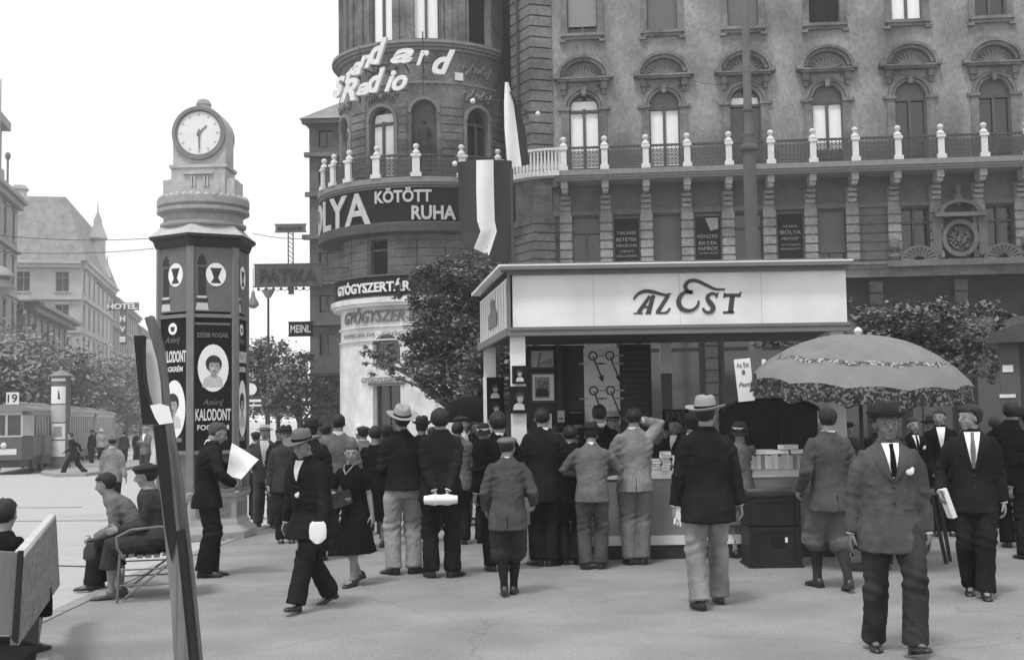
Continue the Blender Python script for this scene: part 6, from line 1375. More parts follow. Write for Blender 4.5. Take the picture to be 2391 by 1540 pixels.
# ================================================================ small poster column, tram
sc_ = gp(141, 1098); zs = lambda y: at(141, y, sc_.y).z - sc_.z; rs = (at(163, 1000, sc_.y).x - at(121, 1000, sc_.y).x) / 2
lc = empty('poster_column', sc_, 0, 'small round poster column with a conical cap on the traffic island', 'advertising column')
p = MB(); p.lathe([(rs * 1.08, 0), (rs * 1.08, .3), (rs, .35), (rs, zs(897)), (rs * 1.05, zs(897)), (rs * 1.05, zs(893)), (rs * .95, zs(892)), (rs * .95, zs(880))], n=28); p.build('column_shaft', G('column_grey', .16, .8, .15), lc)
p = MB(); p.lathe([(rs * 1.35, zs(880)), (rs * 1.4, zs(877)), (rs * .6, zs(868)), (.08, zs(864)), (.05, zs(857)), (.01, zs(855))], n=28); p.build('cap', G('cap_metal', .2, .6), lc)
for k_, (ya, yb, m) in enumerate(((890, 883, paper), (902, 942, paper), (945, 985, photo_l), (988, 1025, paper), (1028, 1065, paper), )):
    p = MB(lambda q, s_=rs + .012 + .002 * k_: V((s_ * math.sin(q.x / s_), -s_ * math.cos(q.x / s_) + q.y, q.z))); p.mat(0).box(-rs * 1.5, rs * .85, -.004, .0, min(zs(ya), zs(yb)), max(zs(ya), zs(yb)), 12)
    z0, z1 = min(zs(ya), zs(yb)), max(zs(ya), zs(yb))
    if k_ == 1: p.mat(1).poly([(-.0, z0 + .25 * (z1 - z0)), (.12, z0 + .25 * (z1 - z0)), (.06, z0 + .7 * (z1 - z0)), (.02, z0 + .8 * (z1 - z0))], -.008, -.0045)
    if k_ == 3: p.mat(2).box(-.2, .2, -.008, -.0045, z0 + .15 * (z1 - z0), z0 + .8 * (z1 - z0), 4)
    p.build('pasted_poster', [m, ink, photo_g], lc)
AX = R(11.66); DD = V((-math.sin(AX), math.cos(AX), 0)); NN = V((math.cos(AX), math.sin(AX), 0))
def LQ(L, q): P = DD * L + NN * q; P.z = gh(P.x, P.y); return P
tram_body = G('tram_paint', .09, .45, .1, 3, spec=.5); tram_up = G('tram_cream', .30, .5, .1, 3); tram_roof = G('tram_roof', .2, .7, .15, 3)
trm = None
def tram(L0, L1, q, label, front):
    o0 = LQ((L0 + L1) / 2, q); o0.z = LQ(L0, q).z; t = empty('tram', LQ(L0, q), AX, label, 'tram', 'carriages of one tram train'); Lg = L1 - L0; W = 2.1
    def T(nm, f, m): p = MB(); f(p); return p.build(nm, m, t)
    T('body', lambda p: (p.box(-W, 0, .0, Lg, .75, 1.62, 1), p.loft([[V((x, y, z)) for x, y in ((-W, .0), (-W * .8, -.35), (-W * .2, -.35), (0, .0))] for z in (.62, 1.62)], closed=True)), tram_body)
    T('underframe', lambda p: (p.box(-W + .1, -.1, .3, Lg - .3, .32, .75), p.box(-W + .2, -.2, -.3, .3, .3, .62)), paint_d)
    for yy in (1.6, Lg - 1.9):
        for xx in (-W + .35, -.35): p = MB(); p.T = Matrix.Translation((xx, yy, .34)) @ Matrix.Rotation(R(90), 4, 'Y'); p.lathe([(.34, -.06), (.34, .06)], n=18); p.T = None; p.build('wheel', iron, t)
    p = MB(); zt_ = 2.55
    k = int(Lg / .85)
    for i in range(k + 1):
        y = lerp(.05, Lg - .1, i / k); p.box(-.06, 0, y, y + .12, 1.62, zt_); p.box(-W, -W + .06, y, y + .12, 1.62, zt_)
    for x in (-W * .8, -W * .5, -W * .2): p.box(x - .05, x + .05, -.36, -.28, 1.62, zt_)
    p.box(-W, 0, 0, Lg, zt_, zt_ + .16); p.box(-W * .8, -W * .2, -.35, 0, zt_, zt_ + .16); p.bar((-W, 0, 2.1), (-W * .8, -.33, 2.1), .06, .9); p.bar((0, 0, 2.1), (-W * .2, -.33, 2.1), .06, .9); p.box(-W * .8, -W * .2, -.37, -.30, 1.60, 1.68)
    p.build('window_pillars', G('tram_cream_paint', .40, .5, .08), t)
    T('windows', lambda p: (p.box(-W + .08, -.08, .1, Lg - .1, 1.63, zt_ - .01), p.box(-W * .78, -W * .22, -.30, .09, 1.63, zt_ - .01)), gls)
    p = MB(); rg_ = []
    for y in (-.45, Lg + .05): rg_.append([V((-W / 2 + (W / 2 + .06) * math.cos(R(a)), y, zt_ + .16 + .30 * math.sin(R(a)))) for a in range(0, 181, 15)])
    p.loft(rg_, closed=True); p.build('roof', tram_roof, t)
    p = MB(); p.loft([[V((-W / 2 + .45 * math.cos(R(a)), y, zt_ + .40 + .22 * math.sin(R(a)))) for a in range(0, 181, 20)] for y in (.8, Lg - .8)]); p.build('roof_vent', tram_roof, t)
    if front:
        p = MB(); p.mat(0).box(-W / 2 - .02, -W / 2 + .5, -.40, -.34, zt_ + .46, zt_ + .98); p.mat(1).text('19', -W / 2 + .04, -W / 2 + .44, zt_ + .54, zt_ + .90, -.403, bold=.02); p.build('route_number', [sign_lt, ink], t)
        p = MB(); p.mat(0).box(-W * .62, -W * .3, -.37, -.355, .85, 1.1); p.build('number_plate', sign_lt, t)
        p = MB(); p.ell((-W / 2 - .1, -.38, 1.25), (.13, .06, .13)); p.build('headlight', sign_lt, t)
        p = MB(); p.tube([(-W / 2 - .5, 2.2, zt_ + .55), (-W / 2, 1.4, zt_ + 1.0), (-W / 2 + .5, 2.2, zt_ + .55)], .03, 6); p.build('current_collector', iron, t)
    return t
tram(57, 66.4, -9.55, 'grey tram carriage with cream window surrounds and route number on its roof', True)
tram(67.4, 77.5, -9.55, 'second grey tram carriage coupled behind the numbered one', False)
tram(78.5, 89, -9.55, 'last grey tram carriage at the rear of the train', False)
# ================================================================ left side of the boulevard
hz1 = G('hazed_stucco', .26, .9, .16, .8, .3, 6, lo=(.12, .12)); hz2 = G('hazed_pale_stucco', .40, .9, .12, .8, .3, 6, lo=(.12, .12)); hz3 = G('far_dark_stucco', .17, .9, .16, .8, .3, 6)  # far walls coloured paler, distance haze partly painted in
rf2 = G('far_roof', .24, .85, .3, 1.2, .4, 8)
def block(name, L0, L1, q, H, dep, floors, wm, label, eave=.6, roof=4, cat='building', bay=3.4, wx=1.1, rooftype='mansard', base=0):
    P = LQ(L0, q); P.z = 0; t = empty(name, P, R(90) + AX, label, cat); Lg = L1 - L0; fh = (H - 1.2) / floors
    def side(Mx, Wd):
        nb = max(1, int(Wd / bay)); bw_ = Wd / nb; ops = []; mp = lambda p: Mx @ p
        for i in range(nb):
            for k in range(floors): x = (i + .5) * bw_; ops.append((x - wx / 2, x + wx / 2, .8 + k * fh + .7, .8 + k * fh + fh - .9, False))
        m = MB(mp); wall(m, 0, Wd, -1, H, ops, dep=.35); m.build('wall', wm, t)
        m = MB(mp)
        for k in range(1, floors + 1): z = .8 + k * fh; m.box(0, Wd, -.18 - (.2 if k == floors - 1 else 0), .0, z - .3, z - .1)
        for o_ in ops: m.box(o_[0] - .25, o_[1] + .25, -.22, 0, o_[3] + .12, o_[3] + .28); m.box(o_[0] - .15, o_[1] + .15, -.15, 0, o_[2] - .15, o_[2])
        m.box(-.0, Wd, -eave, .0, H - .35, H); m.box(0, Wd, -eave * .6, 0, H - .8, H - .35); m.build('cornices', wm, t)
        for o_ in ops:
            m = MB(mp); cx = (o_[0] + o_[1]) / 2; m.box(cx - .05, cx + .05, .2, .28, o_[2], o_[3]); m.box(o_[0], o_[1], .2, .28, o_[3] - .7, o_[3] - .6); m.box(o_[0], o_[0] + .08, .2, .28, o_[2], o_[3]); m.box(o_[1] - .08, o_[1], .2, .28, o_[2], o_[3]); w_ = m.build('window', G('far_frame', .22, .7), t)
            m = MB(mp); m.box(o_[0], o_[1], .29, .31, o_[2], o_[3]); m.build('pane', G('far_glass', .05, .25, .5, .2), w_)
    side(Matrix.Identity(4), Lg)
    side(Matrix.Rotation(R(-90), 4, 'Z') @ Matrix.Translation((-dep, 0, 0)), dep)
    m = MB(); m.box(.4, Lg, .4, dep, -1, H - .2); m.build('rear_block', wm, t)
    m = MB(); i_ = 2.2 if rooftype == 'mansard' else dep * .45; e_ = eave * .8
    m.loft([[V((-e_, -e_, H)), V((Lg, -e_, H)), V((Lg, dep, H)), V((-e_, dep, H))], [V((i_ if rooftype != 'ridge' else 0, i_, H + roof)), V((Lg - (i_ if rooftype == 'mansard' else 0), i_, H + roof)), V((Lg - (i_ if rooftype == 'mansard' else 0), dep - i_, H + roof)), V((i_ if rooftype != 'ridge' else 0, dep - i_, H + roof))]]); m.build('roof', rf2, t)
    return t
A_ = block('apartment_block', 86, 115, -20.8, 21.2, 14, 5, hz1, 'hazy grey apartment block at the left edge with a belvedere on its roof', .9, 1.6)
m = MB(); 
for (x, y) in ((18, .5), (21.2, .5), (18, 3.5), (21.2, 3.5)): m.box(x - .5, x + .5, y - .5, y + .5, 21, 26.0)
m.box(16.9, 22.3, -.6, 4.6, 26.0, 26.7); m.box(17.3, 21.9, -.2, 4.2, 21, 22.6); m.ell((19.6, 2, 27.0), (1.6, 1.6, .6)); m.build('belvedere', hz1, A_)
m = MB(); m.tube([(27.5, .6, 22), (27.5, .6, 25)], .10, 6); m.ell((27.5, .6, 25), (.25, .25, .35)); m.build('roof_finial', hz3, A_)
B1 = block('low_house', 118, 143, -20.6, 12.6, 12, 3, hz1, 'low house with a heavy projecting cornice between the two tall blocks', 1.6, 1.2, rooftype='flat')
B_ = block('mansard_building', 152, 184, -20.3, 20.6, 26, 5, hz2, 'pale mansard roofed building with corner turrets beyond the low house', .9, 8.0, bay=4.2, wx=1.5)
for (x, y, r_, z1) in ((17, .3, 1.0, 28.5), (23, .3, .9, 24.0), (28, .3, .8, 23.0)):
    m = MB(); m.lathe([(r_, 20.6), (r_, z1 - 3), (r_ * 1.3, z1 - 2.8), (r_ * .9, z1 - 1.8), (r_ * .5, z1 - .8), (r_ * .55, z1 - .4), (.1, z1 + .8), (.05, z1 + 2)], (x, y, 0), 12); m.build('corner_turret', hz2, B_)
for x, y_, z_ in ((6, 8, 30.5), (9, 14, 30.2), (22, 9, 30.8), (26, 16, 30.0)): m = MB(); m.box(x - .8, x + .8, y_ - .6, y_ + .6, 26, z_); m.box(x - 1, x + 1, y_ - .8, y_ + .8, z_ - .5, z_ - .2); m.build('chimney', hz2, B_)
for x in (4, 14, 22):
    m = MB(); m.T = Matrix.Rotation(R(-90), 4, 'Z'); m.box(-x - 1, -x + 1, .6, 2.5, 21.6, 23.8); m.T = None; d_ = m.build('dormer', hz2, B_); m = MB(); m.T = Matrix.Rotation(R(-90), 4, 'Z'); m.box(-x - .6, -x + .6, .5, .59, 21.9, 23.5); m.T = None; m.build('dormer_window', G('far_glass', .05, .25, .5, .2), d_)
for x, y_ in ((6, 5), (14, 6), (22, 5), (12, 2)): m = MB(); m.box(x - .7, x + .7, y_ - .5, y_ + .5, 21, 24.6); m.box(x - .9, x + .9, y_ - .7, y_ + .7, 24.1, 24.35); m.build('chimney', hz1, A_)
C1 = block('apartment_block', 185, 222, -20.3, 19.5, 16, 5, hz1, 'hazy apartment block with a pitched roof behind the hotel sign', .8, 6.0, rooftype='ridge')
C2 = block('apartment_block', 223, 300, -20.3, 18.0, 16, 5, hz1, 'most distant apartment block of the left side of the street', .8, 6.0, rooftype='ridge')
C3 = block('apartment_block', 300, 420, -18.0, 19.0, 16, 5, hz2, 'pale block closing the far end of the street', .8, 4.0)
# hotel sign
ht = empty('hotel_sign', at(285, 715, 150), 0, 'pale vertical letters of a hotel sign projecting over the far street', 'sign')
m = MB(); s_ = 150 / FPX; m.text('HOTEL', -34 * s_, 36 * s_, -7 * s_, 7 * s_, 0, thick=.2, bold=.03); m.build('lettering', G('far_letters', .75, .6), ht)
for i, ch in enumerate('HVI'): m = MB(); m.text(ch, -4 * s_, 8 * s_, (-36 - 24 * i) * s_, (-23 - 24 * i) * s_, 0, thick=.2, bold=.03); m.build('letter', G('far_letters', .75, .6), ht)
m = MB(); m.box(-36 * s_, 38 * s_, .15, .35, -9 * s_, 9 * s_); m.box(-6 * s_, 10 * s_, .15, .35, -90 * s_, -9 * s_); m.bar((0, .25, 0), (-60 * s_, .25, 3), .3); m.build('sign_frame', G('far_sign_frame', .14, .7), ht)
# ================================================================ neighbour building on the right side of the street, signs
nbp = at(724, 800, 64); nb = empty('corner_house', (nbp.x, nbp.y, -.5), R(-3), 'dark narrow house with a hipped roof just left of the round turret', 'building')
zz = lambda y: at(745, y, 64).z + .5
ops = [(.5 + i * 1.5, 1.25 + i * 1.5, zz(y0), zz(y1), False) for i in range(3) for (y0, y1) in ((345, 305), (430, 390), (530, 480), (640, 590), (730, 690), (830, 780))]
m = MB(); wall(m, 0, 5, 0, zz(292), ops, dep=.3); m.T = Matrix.Rotation(R(90), 4, 'Z'); wall(m, -12, 0, 0, zz(292), [(-2.2 - 3 * k, -1.2 - 3 * k, zz(y0), zz(y1), False) for k in range(3) for (y0, y1) in ((345, 305), (430, 390), (530, 480), (640, 590))], dep=.3) if False else None; m.T = None; m.build('wall', stone_d, nb)
m = MB(); m.box(0, 5, .5, 12, 0, zz(293)); m.build('rear_block', stone_d, nb)
for o_ in ops: w_ = MB(); w_.box(o_[0] + .33, o_[0] + .42, .15, .2, o_[2], o_[3]); w_.box(o_[0], o_[1], .15, .2, o_[2], o_[2] + .08); w_ = w_.build('window', frame_m, nb); m = MB(); m.box(o_[0], o_[1], .21, .24, o_[2], o_[3]); m.build('pane', gls, w_)
m = MB()
for y, o_ in ((368, .35), (460, .3), (560, .5), (665, .35), (292, .5), (760, .3)): m.box(-o_ * .6, 5, -o_, 0, zz(y), zz(y) + .22)
m.build('cornices', stone, nb)
m = MB(); z = zz(292) + .22; m.add([(-.4, -.6, z), (5, -.6, z), (5, 12, z), (-.4, 12, z), (2.4, 3, z + 2.2), (5, 3, z + 2.2)], [(0, 1, 5, 4), (0, 4, 3), (3, 4, 5, 2), (0, 3, 2, 1), (1, 2, 5)]); m.build('roof', rf2, nb)
m = MB(); m.box(.2, 5, -1.2, 0, zz(880), zz(872)); m.box(0, 5, -.05, .0, zz(1000), zz(890)); m.build('awning', paint_d, nb)
def street_sign(label, txt, px0, px1, py0, py1, Y, bm, lm, name='shop_sign', keep=0):
    a = at(px0, py1, Y); b = at(px1, py0, Y); w_, h_ = b.x - a.x, b.z - a.z; t = empty(name, (a.x, Y, a.z), 0, label, 'sign')
    m = MB(); m.box(0, w_, 0, .12, 0, h_); m.box(-.03, w_ + .03, -.02, .14, h_, h_ + .04); m.box(-.03, w_ + .03, -.02, .14, -.04, 0); m.build('board', bm, t)
    if txt: m = MB(); m.text(txt, w_ * .08, w_ * .92, h_ * .2, h_ * .8, -.03, thick=.04, bold=.02); m.build('lettering', lm, t)
    return t, w_, h_
t, w_, h_ = street_sign('wide dark pharmacy signboard hanging over the street beside the clock column', 'PATIKA', 594, 752, 616, 668, 50, G('signboard_dark', .07, .6, .2), G('signboard_letters', .035, .5)); 
m = MB()
for i in range(9): x = w_ * (i + .5) / 9; m.ell((x, .05, -.12), (.06, .06, .07), 8, 6)
for i in range(8): x = w_ * (i + .5) / 9; m.tube([(x, .05, -.1), (x + w_ / 18, .05, -.2), (x + w_ / 9, .05, -.1)], .015, 5)
m.box(w_ * .5, w_ * .58, .02, .08, -.35, 0); m.build('bulb_row', iron, t); m = MB(); m.bar((w_, .06, h_ * .8), (w_ + 1.5, .06, h_ * .8), .06); m.bar((w_, .06, h_ * .2), (w_ + 1.5, .06, h_ * .2), .06); m.build('bracket', iron, t)
t, w_, h_ = street_sign('small dark sign with white letters fixed lower on the narrow house', 'MEINL', 674, 730, 752, 783, 54, sign_dk, G('dim_white', .5, .6)); m = MB(); m.bar((w_, .06, h_ * .5), (w_ + .7, .06, h_ * .5), .06); m.build('bracket', iron, t)
t, w_, h_ = street_sign('small lattice sign at the top of a post above the pharmacy signboard', 'MOZGÓKÉP', 643, 713, 524, 540, 50.3, G('signboard_mid', .16, .7), G('signboard_letters', .035, .5)); m = MB(); a = at(678, 540, 50.3); zl = at(678, 616, 50.3).z - at(678, 540, 50.3).z
for x in (w_ * .42, w_ * .58): m.bar((x, .06, 0), (x, .06, zl), .05)
for i in range(7): z = zl * i / 7; m.bar((w_ * .42, .06, z), (w_ * .58, .06, z + zl / 7), .03)
m.build('lattice_post', G('lattice_metal', .14, .6), t)
def lamp(px, pyb, Y, label, head_y, thin=.05):
    P = gY(px, Y); t = empty('street_lamp', P, 0, label, 'street lamp'); m = MB(); zt_ = at(px, head_y, Y).z - P.z; m.tube([(0, 0, 0), (0, 0, 1.5), (0, 0, zt_)], [thin * 2, thin * 1.3, thin], 8); m.build('pole', iron, t); m = MB(); m.lathe([(.05, zt_), (.28, zt_ - .1), (.3, zt_ - .15), (.12, zt_ - .45), (.03, zt_ - .5)], (.0, 0, 0), 12); m.build('lantern', G('lantern', .3, .4), t)
lamp(627, 0, 58, 'thin dark lamp post in front of the trees below the pharmacy signboard', 672)
m = MB(); q = at(591, 700, 46); m.lathe([(.02, .35), (.06, .3), (.09, .1), (.2, -.1), (.22, -.2), (.1, -.3), (.02, -.32)], n=14); m.tube([(0, 0, .3), (0, 0, 1.2)], .015, 6); o = m.build('hanging_lamp', G('lantern_dark', .15, .4), None); o.location = q; tag(o, 'small lantern hanging on a wire right of the clock column', 'street lamp')
m = MB(); q = at(-4, 655, 24); m.lathe([(.02, .30), (.14, .26), (.30, .12), (.31, .08), (.20, .04), (.26, -.02), (.27, -.14), (.16, -.26), (.02, -.30)], n=22); m.tube([(0, 0, .28), (0, 0, 4)], .012, 6); o = m.build('hanging_lamp', G('lantern_pale', .28, .5), None); o.location = q; tag(o, 'round shaded street lamp hanging at the left edge of the view', 'street lamp')
tp = gp(590, 1010); P = gY(578, 40); t = empty('stop_sign', P, 0, 'round white tram stop sign beside the clock column', 'sign'); m = MB(); m.tube([(0, 0, 0), (0, 0, at(580, 890, 40).z - P.z)], .035, 8); m.build('pole', iron, t); z = at(588, 908, 40).z - P.z; m = MB(); disc(m, .12, z, .19, .19, -.06, -.04); m.build('disc', sign_lt, t); m = MB(); m.box(-.1, .45, -.06, -.04, at(588, 938, 40).z - P.z, at(588, 932, 40).z - P.z); m.box(-.1, .45, -.06, -.04, at(588, 948, 40).z - P.z, at(588, 944, 40).z - P.z); m.build('name_plate', sign_lt, t)
# ================================================================ tall mast behind the stall
P = gY(1768, 31.0); mt_ = empty('lamp_mast', P, 0, 'tall tapering iron lamp mast rising behind the stall and out of the picture', 'mast'); zq2 = lambda y: at(1750, y, 31).z - P.z
m = MB(); m.lathe([(.30, 0), (.30, .8), (.22, 1.0), (.165, 1.2), (.165, zq2(352))], n=18); m.build('lower_shaft', G('mast_paint', .085, .6, .15, 3), mt_)
m = MB(); m.lathe([(.165, zq2(356)), (.24, zq2(350)), (.24, zq2(343)), (.17, zq2(338)), (.14, zq2(318)), (.15, zq2(314)), (.115, zq2(308)), (.115, zq2(262)), (.14, zq2(260)), (.14, zq2(255)), (.11, zq2(253))], n=18); m.build('collar', G('mast_paint', .085, .6, .15, 3), mt_)
m = MB(); m.lathe([(.108, zq2(254)), (.09, 17), (.05, 17.4)], n=16); m.build('upper_shaft', G('mast_paint_light', .12, .6, .15, 3), mt_)
# ================================================================ flags
def flag(label, cols, Y, folds, grp=None, mats=None):
    """cols: list of vertical stripe boundary polylines in picture points, top to bottom"""
    m = MB(); n = len(cols[0]); nv = 14
    for si in range(len(cols) - 1):
        m.mat(si); vs = []
        for j in range((n - 1) * 4 + 1):
            k = min(n - 2, j // 4); t = (j - 4 * k) / 4
            for i in range(7):
                a = lerp(V(cols[si][k]), V(cols[si][k + 1]), t); b = lerp(V(cols[si + 1][k]), V(cols[si + 1][k + 1]), t); q = lerp(a, b, i / 6); u = si + i / 6
                vs.append(at(q.x, q.y, Y + folds * math.sin(u * 3.3 + j * .12)))
        r_ = (n - 1) * 4 + 1; m.add(vs, [(j * 7 + i, j * 7 + i + 1, (j + 1) * 7 + i + 1, (j + 1) * 7 + i) for j in range(r_ - 1) for i in range(6)])
    o = m.build('flag', mats, None); return tag(o, label, 'flag', grp)
fd = G('flag_dark', .035, .9, .1, 3); fw_ = G('flag_white', .74, .9, .04, 3); fg = G('flag_green', .022, .9, .1, 3)
flag('long hanging flag with one white stripe between two dark stripes below the balcony', [[(1069, 378), (1070, 440), (1072, 500), (1076, 540), (1074, 570)], [(1112, 374), (1112, 440), (1114, 515), (1122, 540), (1106, 580)], [(1152, 373), (1153, 440), (1155, 515), (1160, 540), (1142, 596)], [(1195, 375), (1196, 440), (1197, 500), (1198, 550), (1192, 640)]], 45.2, .12, mats=[fd, fw_, fg])
flag('furled flag with a white stripe hanging from the upper turret window', [[(1177, 194), (1174, 240), (1174, 300), (1179, 350), (1182, 395)], [(1179, 192), (1177, 240), (1178, 300), (1182, 350), (1185, 393)], [(1187, 192), (1199, 240), (1207, 300), (1213, 350), (1218, 388)], [(1190, 215), (1212, 250), (1226, 300), (1232, 350), (1236, 384)]], 45.4, .10, mats=[fd, fw_, fg])
def pole(label, a, b, Y0, Y1, r_=.035):
    m = MB(); A, B = at(*a, Y0), at(*b, Y1); m.mat(0).tube([A, B], r_, 8); m.mat(1).ell(B, (.10, .10, .10), 10, 8); o = m.build('flag_pole', [iron, sign_lt], None); tag(o, label, 'flag pole')
pole('dark pole carrying the long hanging flag, with a white knob', (1200, 376), (1062, 382), 47.6, 45.2); pole('slanting pole of the furled flag with a white knob at its tip', (1215, 235), (1104, 236), 48.5, 45.2); pole('short pole with a white tip projecting over the balcony', (1222, 258), (1256, 266), 48.2, 46.6)
m = MB(); a, b = at(1195, 395, 44.8), at(1196, 640, 44.8); m.tube([a, (b.x, b.y, 0)], .05, 8); tag(m.build('banner_post', iron, None), 'dark upright post along the right edge of the long flag', 'post')
m = MB(); a, b = at(1136, 590, 44.6), at(1137, 660, 44.6); m.tube([a, (b.x, b.y, 0)], .045, 8); tag(m.build('banner_post', iron, None), 'dark upright post under the white stripe of the long flag', 'post')
# ================================================================ kiosk at the right edge
kk = empty('kiosk', gY(2322, 20) * V((1, 1, 0)), R(-21), 'dark wooden kiosk with an arched hood at the right edge', 'kiosk'); zk = lambda y: at(2350, y, 20).z
m = MB(); m.box(.12, 2.2, .2, 1.2, 0, zk(795)); m.build('body', G('kiosk_wood', .05, .6, .2, 4, stretch=(1, 1, .2)), kk); m = MB(); m.arc(1.15, zk(800), .0, 1.25, -.1, 1.4, 0, 180, 18, .28); m.build('hood', G('kiosk_roof', .06, .6, .2, 4), kk)
m = MB(); m.box(.12, .42, .12, .198, 0, zk(800)); m.box(1.0, 1.1, .12, .198, 0, zk(800)); m.build('door_frame', G('kiosk_frame', .09, .6), kk); m = MB(); m.box(.16, .32, .10, .118, zk(868), zk(852)); m.box(.10, .34, .10, .118, zk(928), zk(920)); m.build('notices', sign_lt, kk)
# ================================================================ overhead wires
def wire(label, a, b, sag=.2, r_=.012):
    A, B = at(*a), at(*b); m = MB(); m.tube([lerp(A, B, i / 12) - V((0, 0, sag * 4 * (i / 12) * (1 - i / 12))) for i in range(13)], r_, 5, up=(0, 1, .1)); tag(m.build('overhead_wire', iron, None), label, 'wire', 'overhead tram wires')
wire('overhead wire crossing in front of the mansard roof at the left', (-40, 545, 60), (360, 556, 60), .2, .018); wire('lower overhead wire crossing the left street', (-40, 585, 62), (360, 580, 62), .2, .018); wire('overhead wire from the clock column toward the turret', (590, 545, 45), (790, 552, 47), .15); wire('thin wire over the facade between two windows', (1610, 186, 46), (1780, 170, 44), .3)
# ================================================================ trees
def leaves(mb, blobs, n, size, rnd, clump=.55, mats=2):
    tot = sum(b[1][0] * b[1][1] * b[1][2] for b in blobs)
    for (c, r_) in blobs:
        k = int(n * r_[0] * r_[1] * r_[2] / tot); nc = max(5, int(k / 55)); cl = []
        for _ in range(nc):
            while True:
                u = V((rnd.uniform(-1, 1), rnd.uniform(-1, 1), rnd.uniform(-1, 1)))
                if .3 < u.length < 1: break
            cl.append((V((c[0] + u.x * r_[0], c[1] + u.y * r_[1], c[2] + u.z * r_[2])), rnd.uniform(.18, .38) * min(r_)))
        for i in range(k):
            cc_, cr_ = cl[i % nc]; d = V((rnd.gauss(0, 1), rnd.gauss(0, 1), rnd.gauss(0, .6))) * cr_ * rnd.choice((.6, .8, 1.15)); p = cc_ + d
            s_ = size * rnd.uniform(.6, 1.3); a = V((rnd.gauss(0, 1), rnd.gauss(0, 1), rnd.gauss(0, .5))).normalized(); b = a.cross(V((rnd.gauss(0, .4), rnd.gauss(0, .4), 1))).normalized() * s_ * .42; a = a * s_ * .6
            mb.cur = (i % nc) % mats; o = len(mb.v); mb.v += [(p - a)[:], (p + b + V((0, 0, -.1 * s_)))[:], (p + a)[:], (p - b + V((0, 0, -.1 * s_)))[:]]; mb.f.append([o, o + 1, o + 2, o + 3]); mb.m.append(mb.cur)
lf1 = G('leaf_mid', .09, .6, .3, 2.5, spec=.4); lf2 = G('leaf_light', .15, .6, .3, 2.5, spec=.4); bark = G('bark', .05, .9, .3, 8, .6, 20)
lf3 = G('hazed_leaf', .20, .7, .25, 1); lf4 = G('hazed_leaf_light', .26, .7, .25, 1)  # leaf colours lightened to paint in the haze of distance
def tree(label, base, blobs, n, size, seed, mats=(lf1, lf2), group='street trees', tr=.13):
    """blobs in picture terms: (px, py, Y, rx, ry, rz metres)"""
    rnd = random.Random(seed); B = [(at(b[0], b[1], b[2]), b[3:6]) for b in blobs]; t = empty('street_tree', base, 0, label, 'tree', group); off = Matrix.Translation(-base)
    m = MB(); leaves(m, B, n, size, rnd); m.v = [tuple(V(v) - base) for v in m.v]; m.build('crown', list(mats), t, smooth=False)
    m = MB(); low = min(b[0].z for b in B) - base.z; top = V((0, 0, max(1.2, low * .75))); m.tube([(0, 0, -.3), (.03, 0, .5), top * .6, top], [tr * 1.4, tr * 1.1, tr, tr * .9], 10)
    for b in B: q = b[0] - base; m.tube([top - V((0, 0, .2)), lerp(top, q, .5) + V((0, 0, .12)), q], [tr * .6, tr * .4, tr * .12], 6)
    m.build('trunk', bark, t); return t
tree('leafy tree in front of the pharmacy corner', gY(1092, 31), [(1095, 640, 31, .95, .9, .5), (1150, 680, 31, .8, .9, .6), (1030, 650, 31, .7, .8, .35), (1030, 720, 31, 1.1, 1, .4), (1075, 770, 31, 1.2, 1.1, .5), (1010, 790, 31, .8, .8, .35), (1060, 850, 31, 1.2, 1.1, .5), (1120, 850, 31, 1.1, 1, .7), (985, 880, 31, .55, .6, .28), (1110, 910, 31, .9, 1, .4), (1150, 780, 31, .8, .9, .7), (890, 845, 44.5, 1.0, .3, .8), (900, 872, 44.5, .8, .3, .3), (890, 840, 32, .5, .4, .3), (945, 800, 31.5, .4, .4, .15), (960, 680, 31, .5, .4, .2), (1075, 700, 31.5, 1.2, .8, .8), (1040, 810, 31.5, 1.0, .8, .8), (1110, 800, 31.3, .9, .8, .9), (1050, 900, 31.3, .9, .7, .5)], 30000, .10, 4)
tree('dark leafy tree behind the right end of the stall', gY(2120, 26), [(2050, 770, 26, 1.0, .9, .5), (2140, 760, 26, 1.0, .9, .55), (2220, 800, 26, .9, .9, .6), (2100, 830, 26, 1.2, 1, .6), (2270, 850, 26, .7, .8, .5), (1990, 830, 26, .8, .8, .5), (2180, 740, 26, .7, .6, .3), (1880, 800, 26, .8, .6, .22), (1790, 800, 26, .6, .5, .15), (2330, 745, 26, .5, .5, .3), (2000, 720, 27, .6, .5, .25), (2240, 720, 27, .7, .6, .25)], 13000, .10, 5)
tree('tree between the stall post and the pharmacy, behind the photographs', gY(1175, 24), [(1180, 830, 24, .7, .8, .6), (1160, 900, 24, .6, .7, .5), (1215, 850, 24, .4, .5, .4)], 6000, .09, 6)
far = [(612, 860, 62, 1.3, 1.3, 1.6), (650, 880, 66, 1.6, 1.3, 1.6), (690, 900, 60, 1.5, 1.2, 1.4), (600, 930, 60, 1.2, 1.2, 1.0), (730, 940, 58, 1.4, 1.2, 1.0), (635, 830, 64, .8, .8, 1.0)]
tree('hazy street tree under the lamp left of the narrow house', gY(625, 63), [(608, 870, 62, 1.1, 1.2, 1.4), (640, 850, 62, 1.0, 1.2, 1.3), (620, 920, 62, 1.5, 1.2, .9), (625, 815, 63, .6, .6, .7)], 7000, .17, 7, (lf1, lf3))
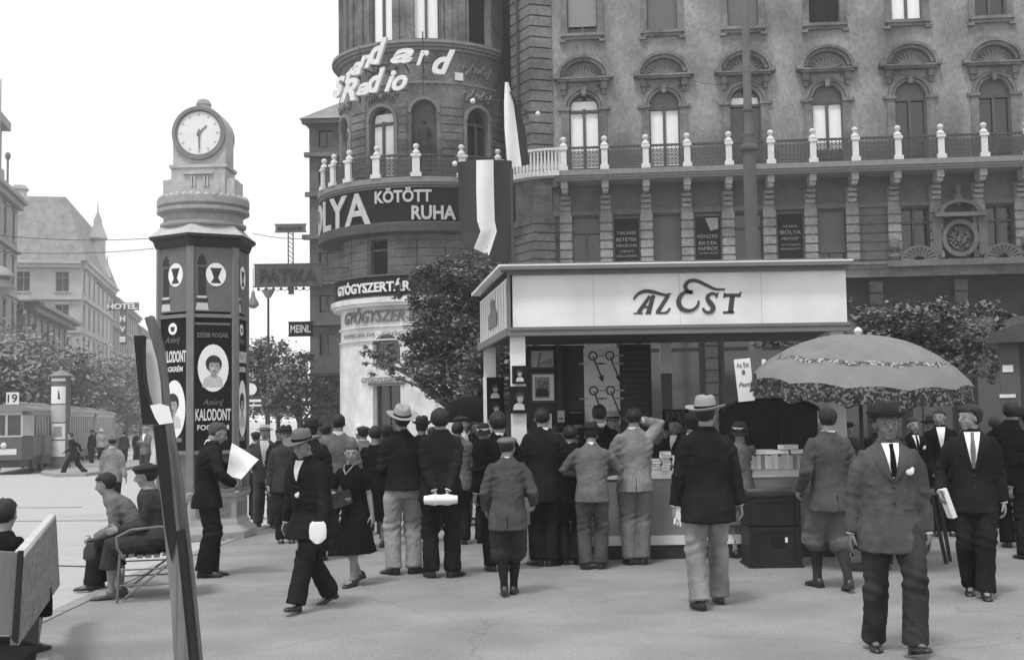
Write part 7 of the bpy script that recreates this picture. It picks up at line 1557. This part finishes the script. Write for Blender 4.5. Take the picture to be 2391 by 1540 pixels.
tree('bushy street tree close to the pharmacy wall on the boulevard', gY(700, 56), [(680, 895, 56, 1.0, 1.0, .9), (720, 920, 56, 1.1, 1.0, .9), (700, 850, 56, .6, .8, .7), (760, 940, 56, .8, .8, .7), (670, 945, 56, 1.0, 1.0, .6)], 7000, .15, 8, (lf1, lf3))
tree('small round street tree behind the man with the boater hat', gY(650, 74), [(650, 915, 74, 1.8, 1.5, 1.4), (600, 930, 74, 1.4, 1.5, 1.2)], 4000, .2, 9, (lf1, lf3))
for i, (L, q, h, lab) in enumerate(((72, -15, 7.6, 'hazy street tree at the far left edge beyond the tram'), (84, -14.5, 8.0, 'hazy street tree above the front tram carriage'), (98, -15, 7.8, 'hazy street tree behind the small poster column'), (112, -14.5, 8.2, 'hazy street tree below the low house cornice'), (128, -15, 8.5, 'hazy street tree under the hotel sign'), (146, -14.6, 9, 'distant hazy tree left of the timber stand'), (168, -15, 9.5, 'distant hazy tree behind the timber stand'), (195, -14, 10, 'most distant tree visible beside the clock column'))):
    b_ = LQ(L, q); bl_ = []; r = random.Random(i)
    for k in range(9):
        a = k * .9; c = V((b_.x + 2.6 * math.cos(a) * r.uniform(.5, 1), b_.y + 2.6 * math.sin(a) * r.uniform(.5, 1), b_.z + h * r.uniform(.30, .88))); u_, v_ = proj(c); bl_.append((u_, v_, c.y, 2.7, 2.5, 2.0))
    tree(lab, b_, bl_, 8500, .30, 20 + i, (lf3, lf4), tr=.2)
# low hedge / crowd-dark base along the far pavement
# ================================================================ haze
m = MB(); m.box(-260, 130, -25, 440, -1.8, 60); hz = m.build('haze', None or G('tmp_haze', .8), None, smooth=False); tag(hz, kind='stuff')
hm_ = bpy.data.materials.new('haze'); hm_.use_nodes = True; n = hm_.node_tree; n.nodes.clear(); vo = n.nodes.new('ShaderNodeVolumePrincipled'); mo = n.nodes.new('ShaderNodeOutputMaterial')
vo.inputs['Color'].default_value = (.93, .93, .93, 1); vo.inputs['Density'].default_value = .0009; vo.inputs['Anisotropy'].default_value = 0.0; n.links.new(vo.outputs[0], mo.inputs['Volume']); hz.data.materials.clear(); hz.data.materials.append(hm_)
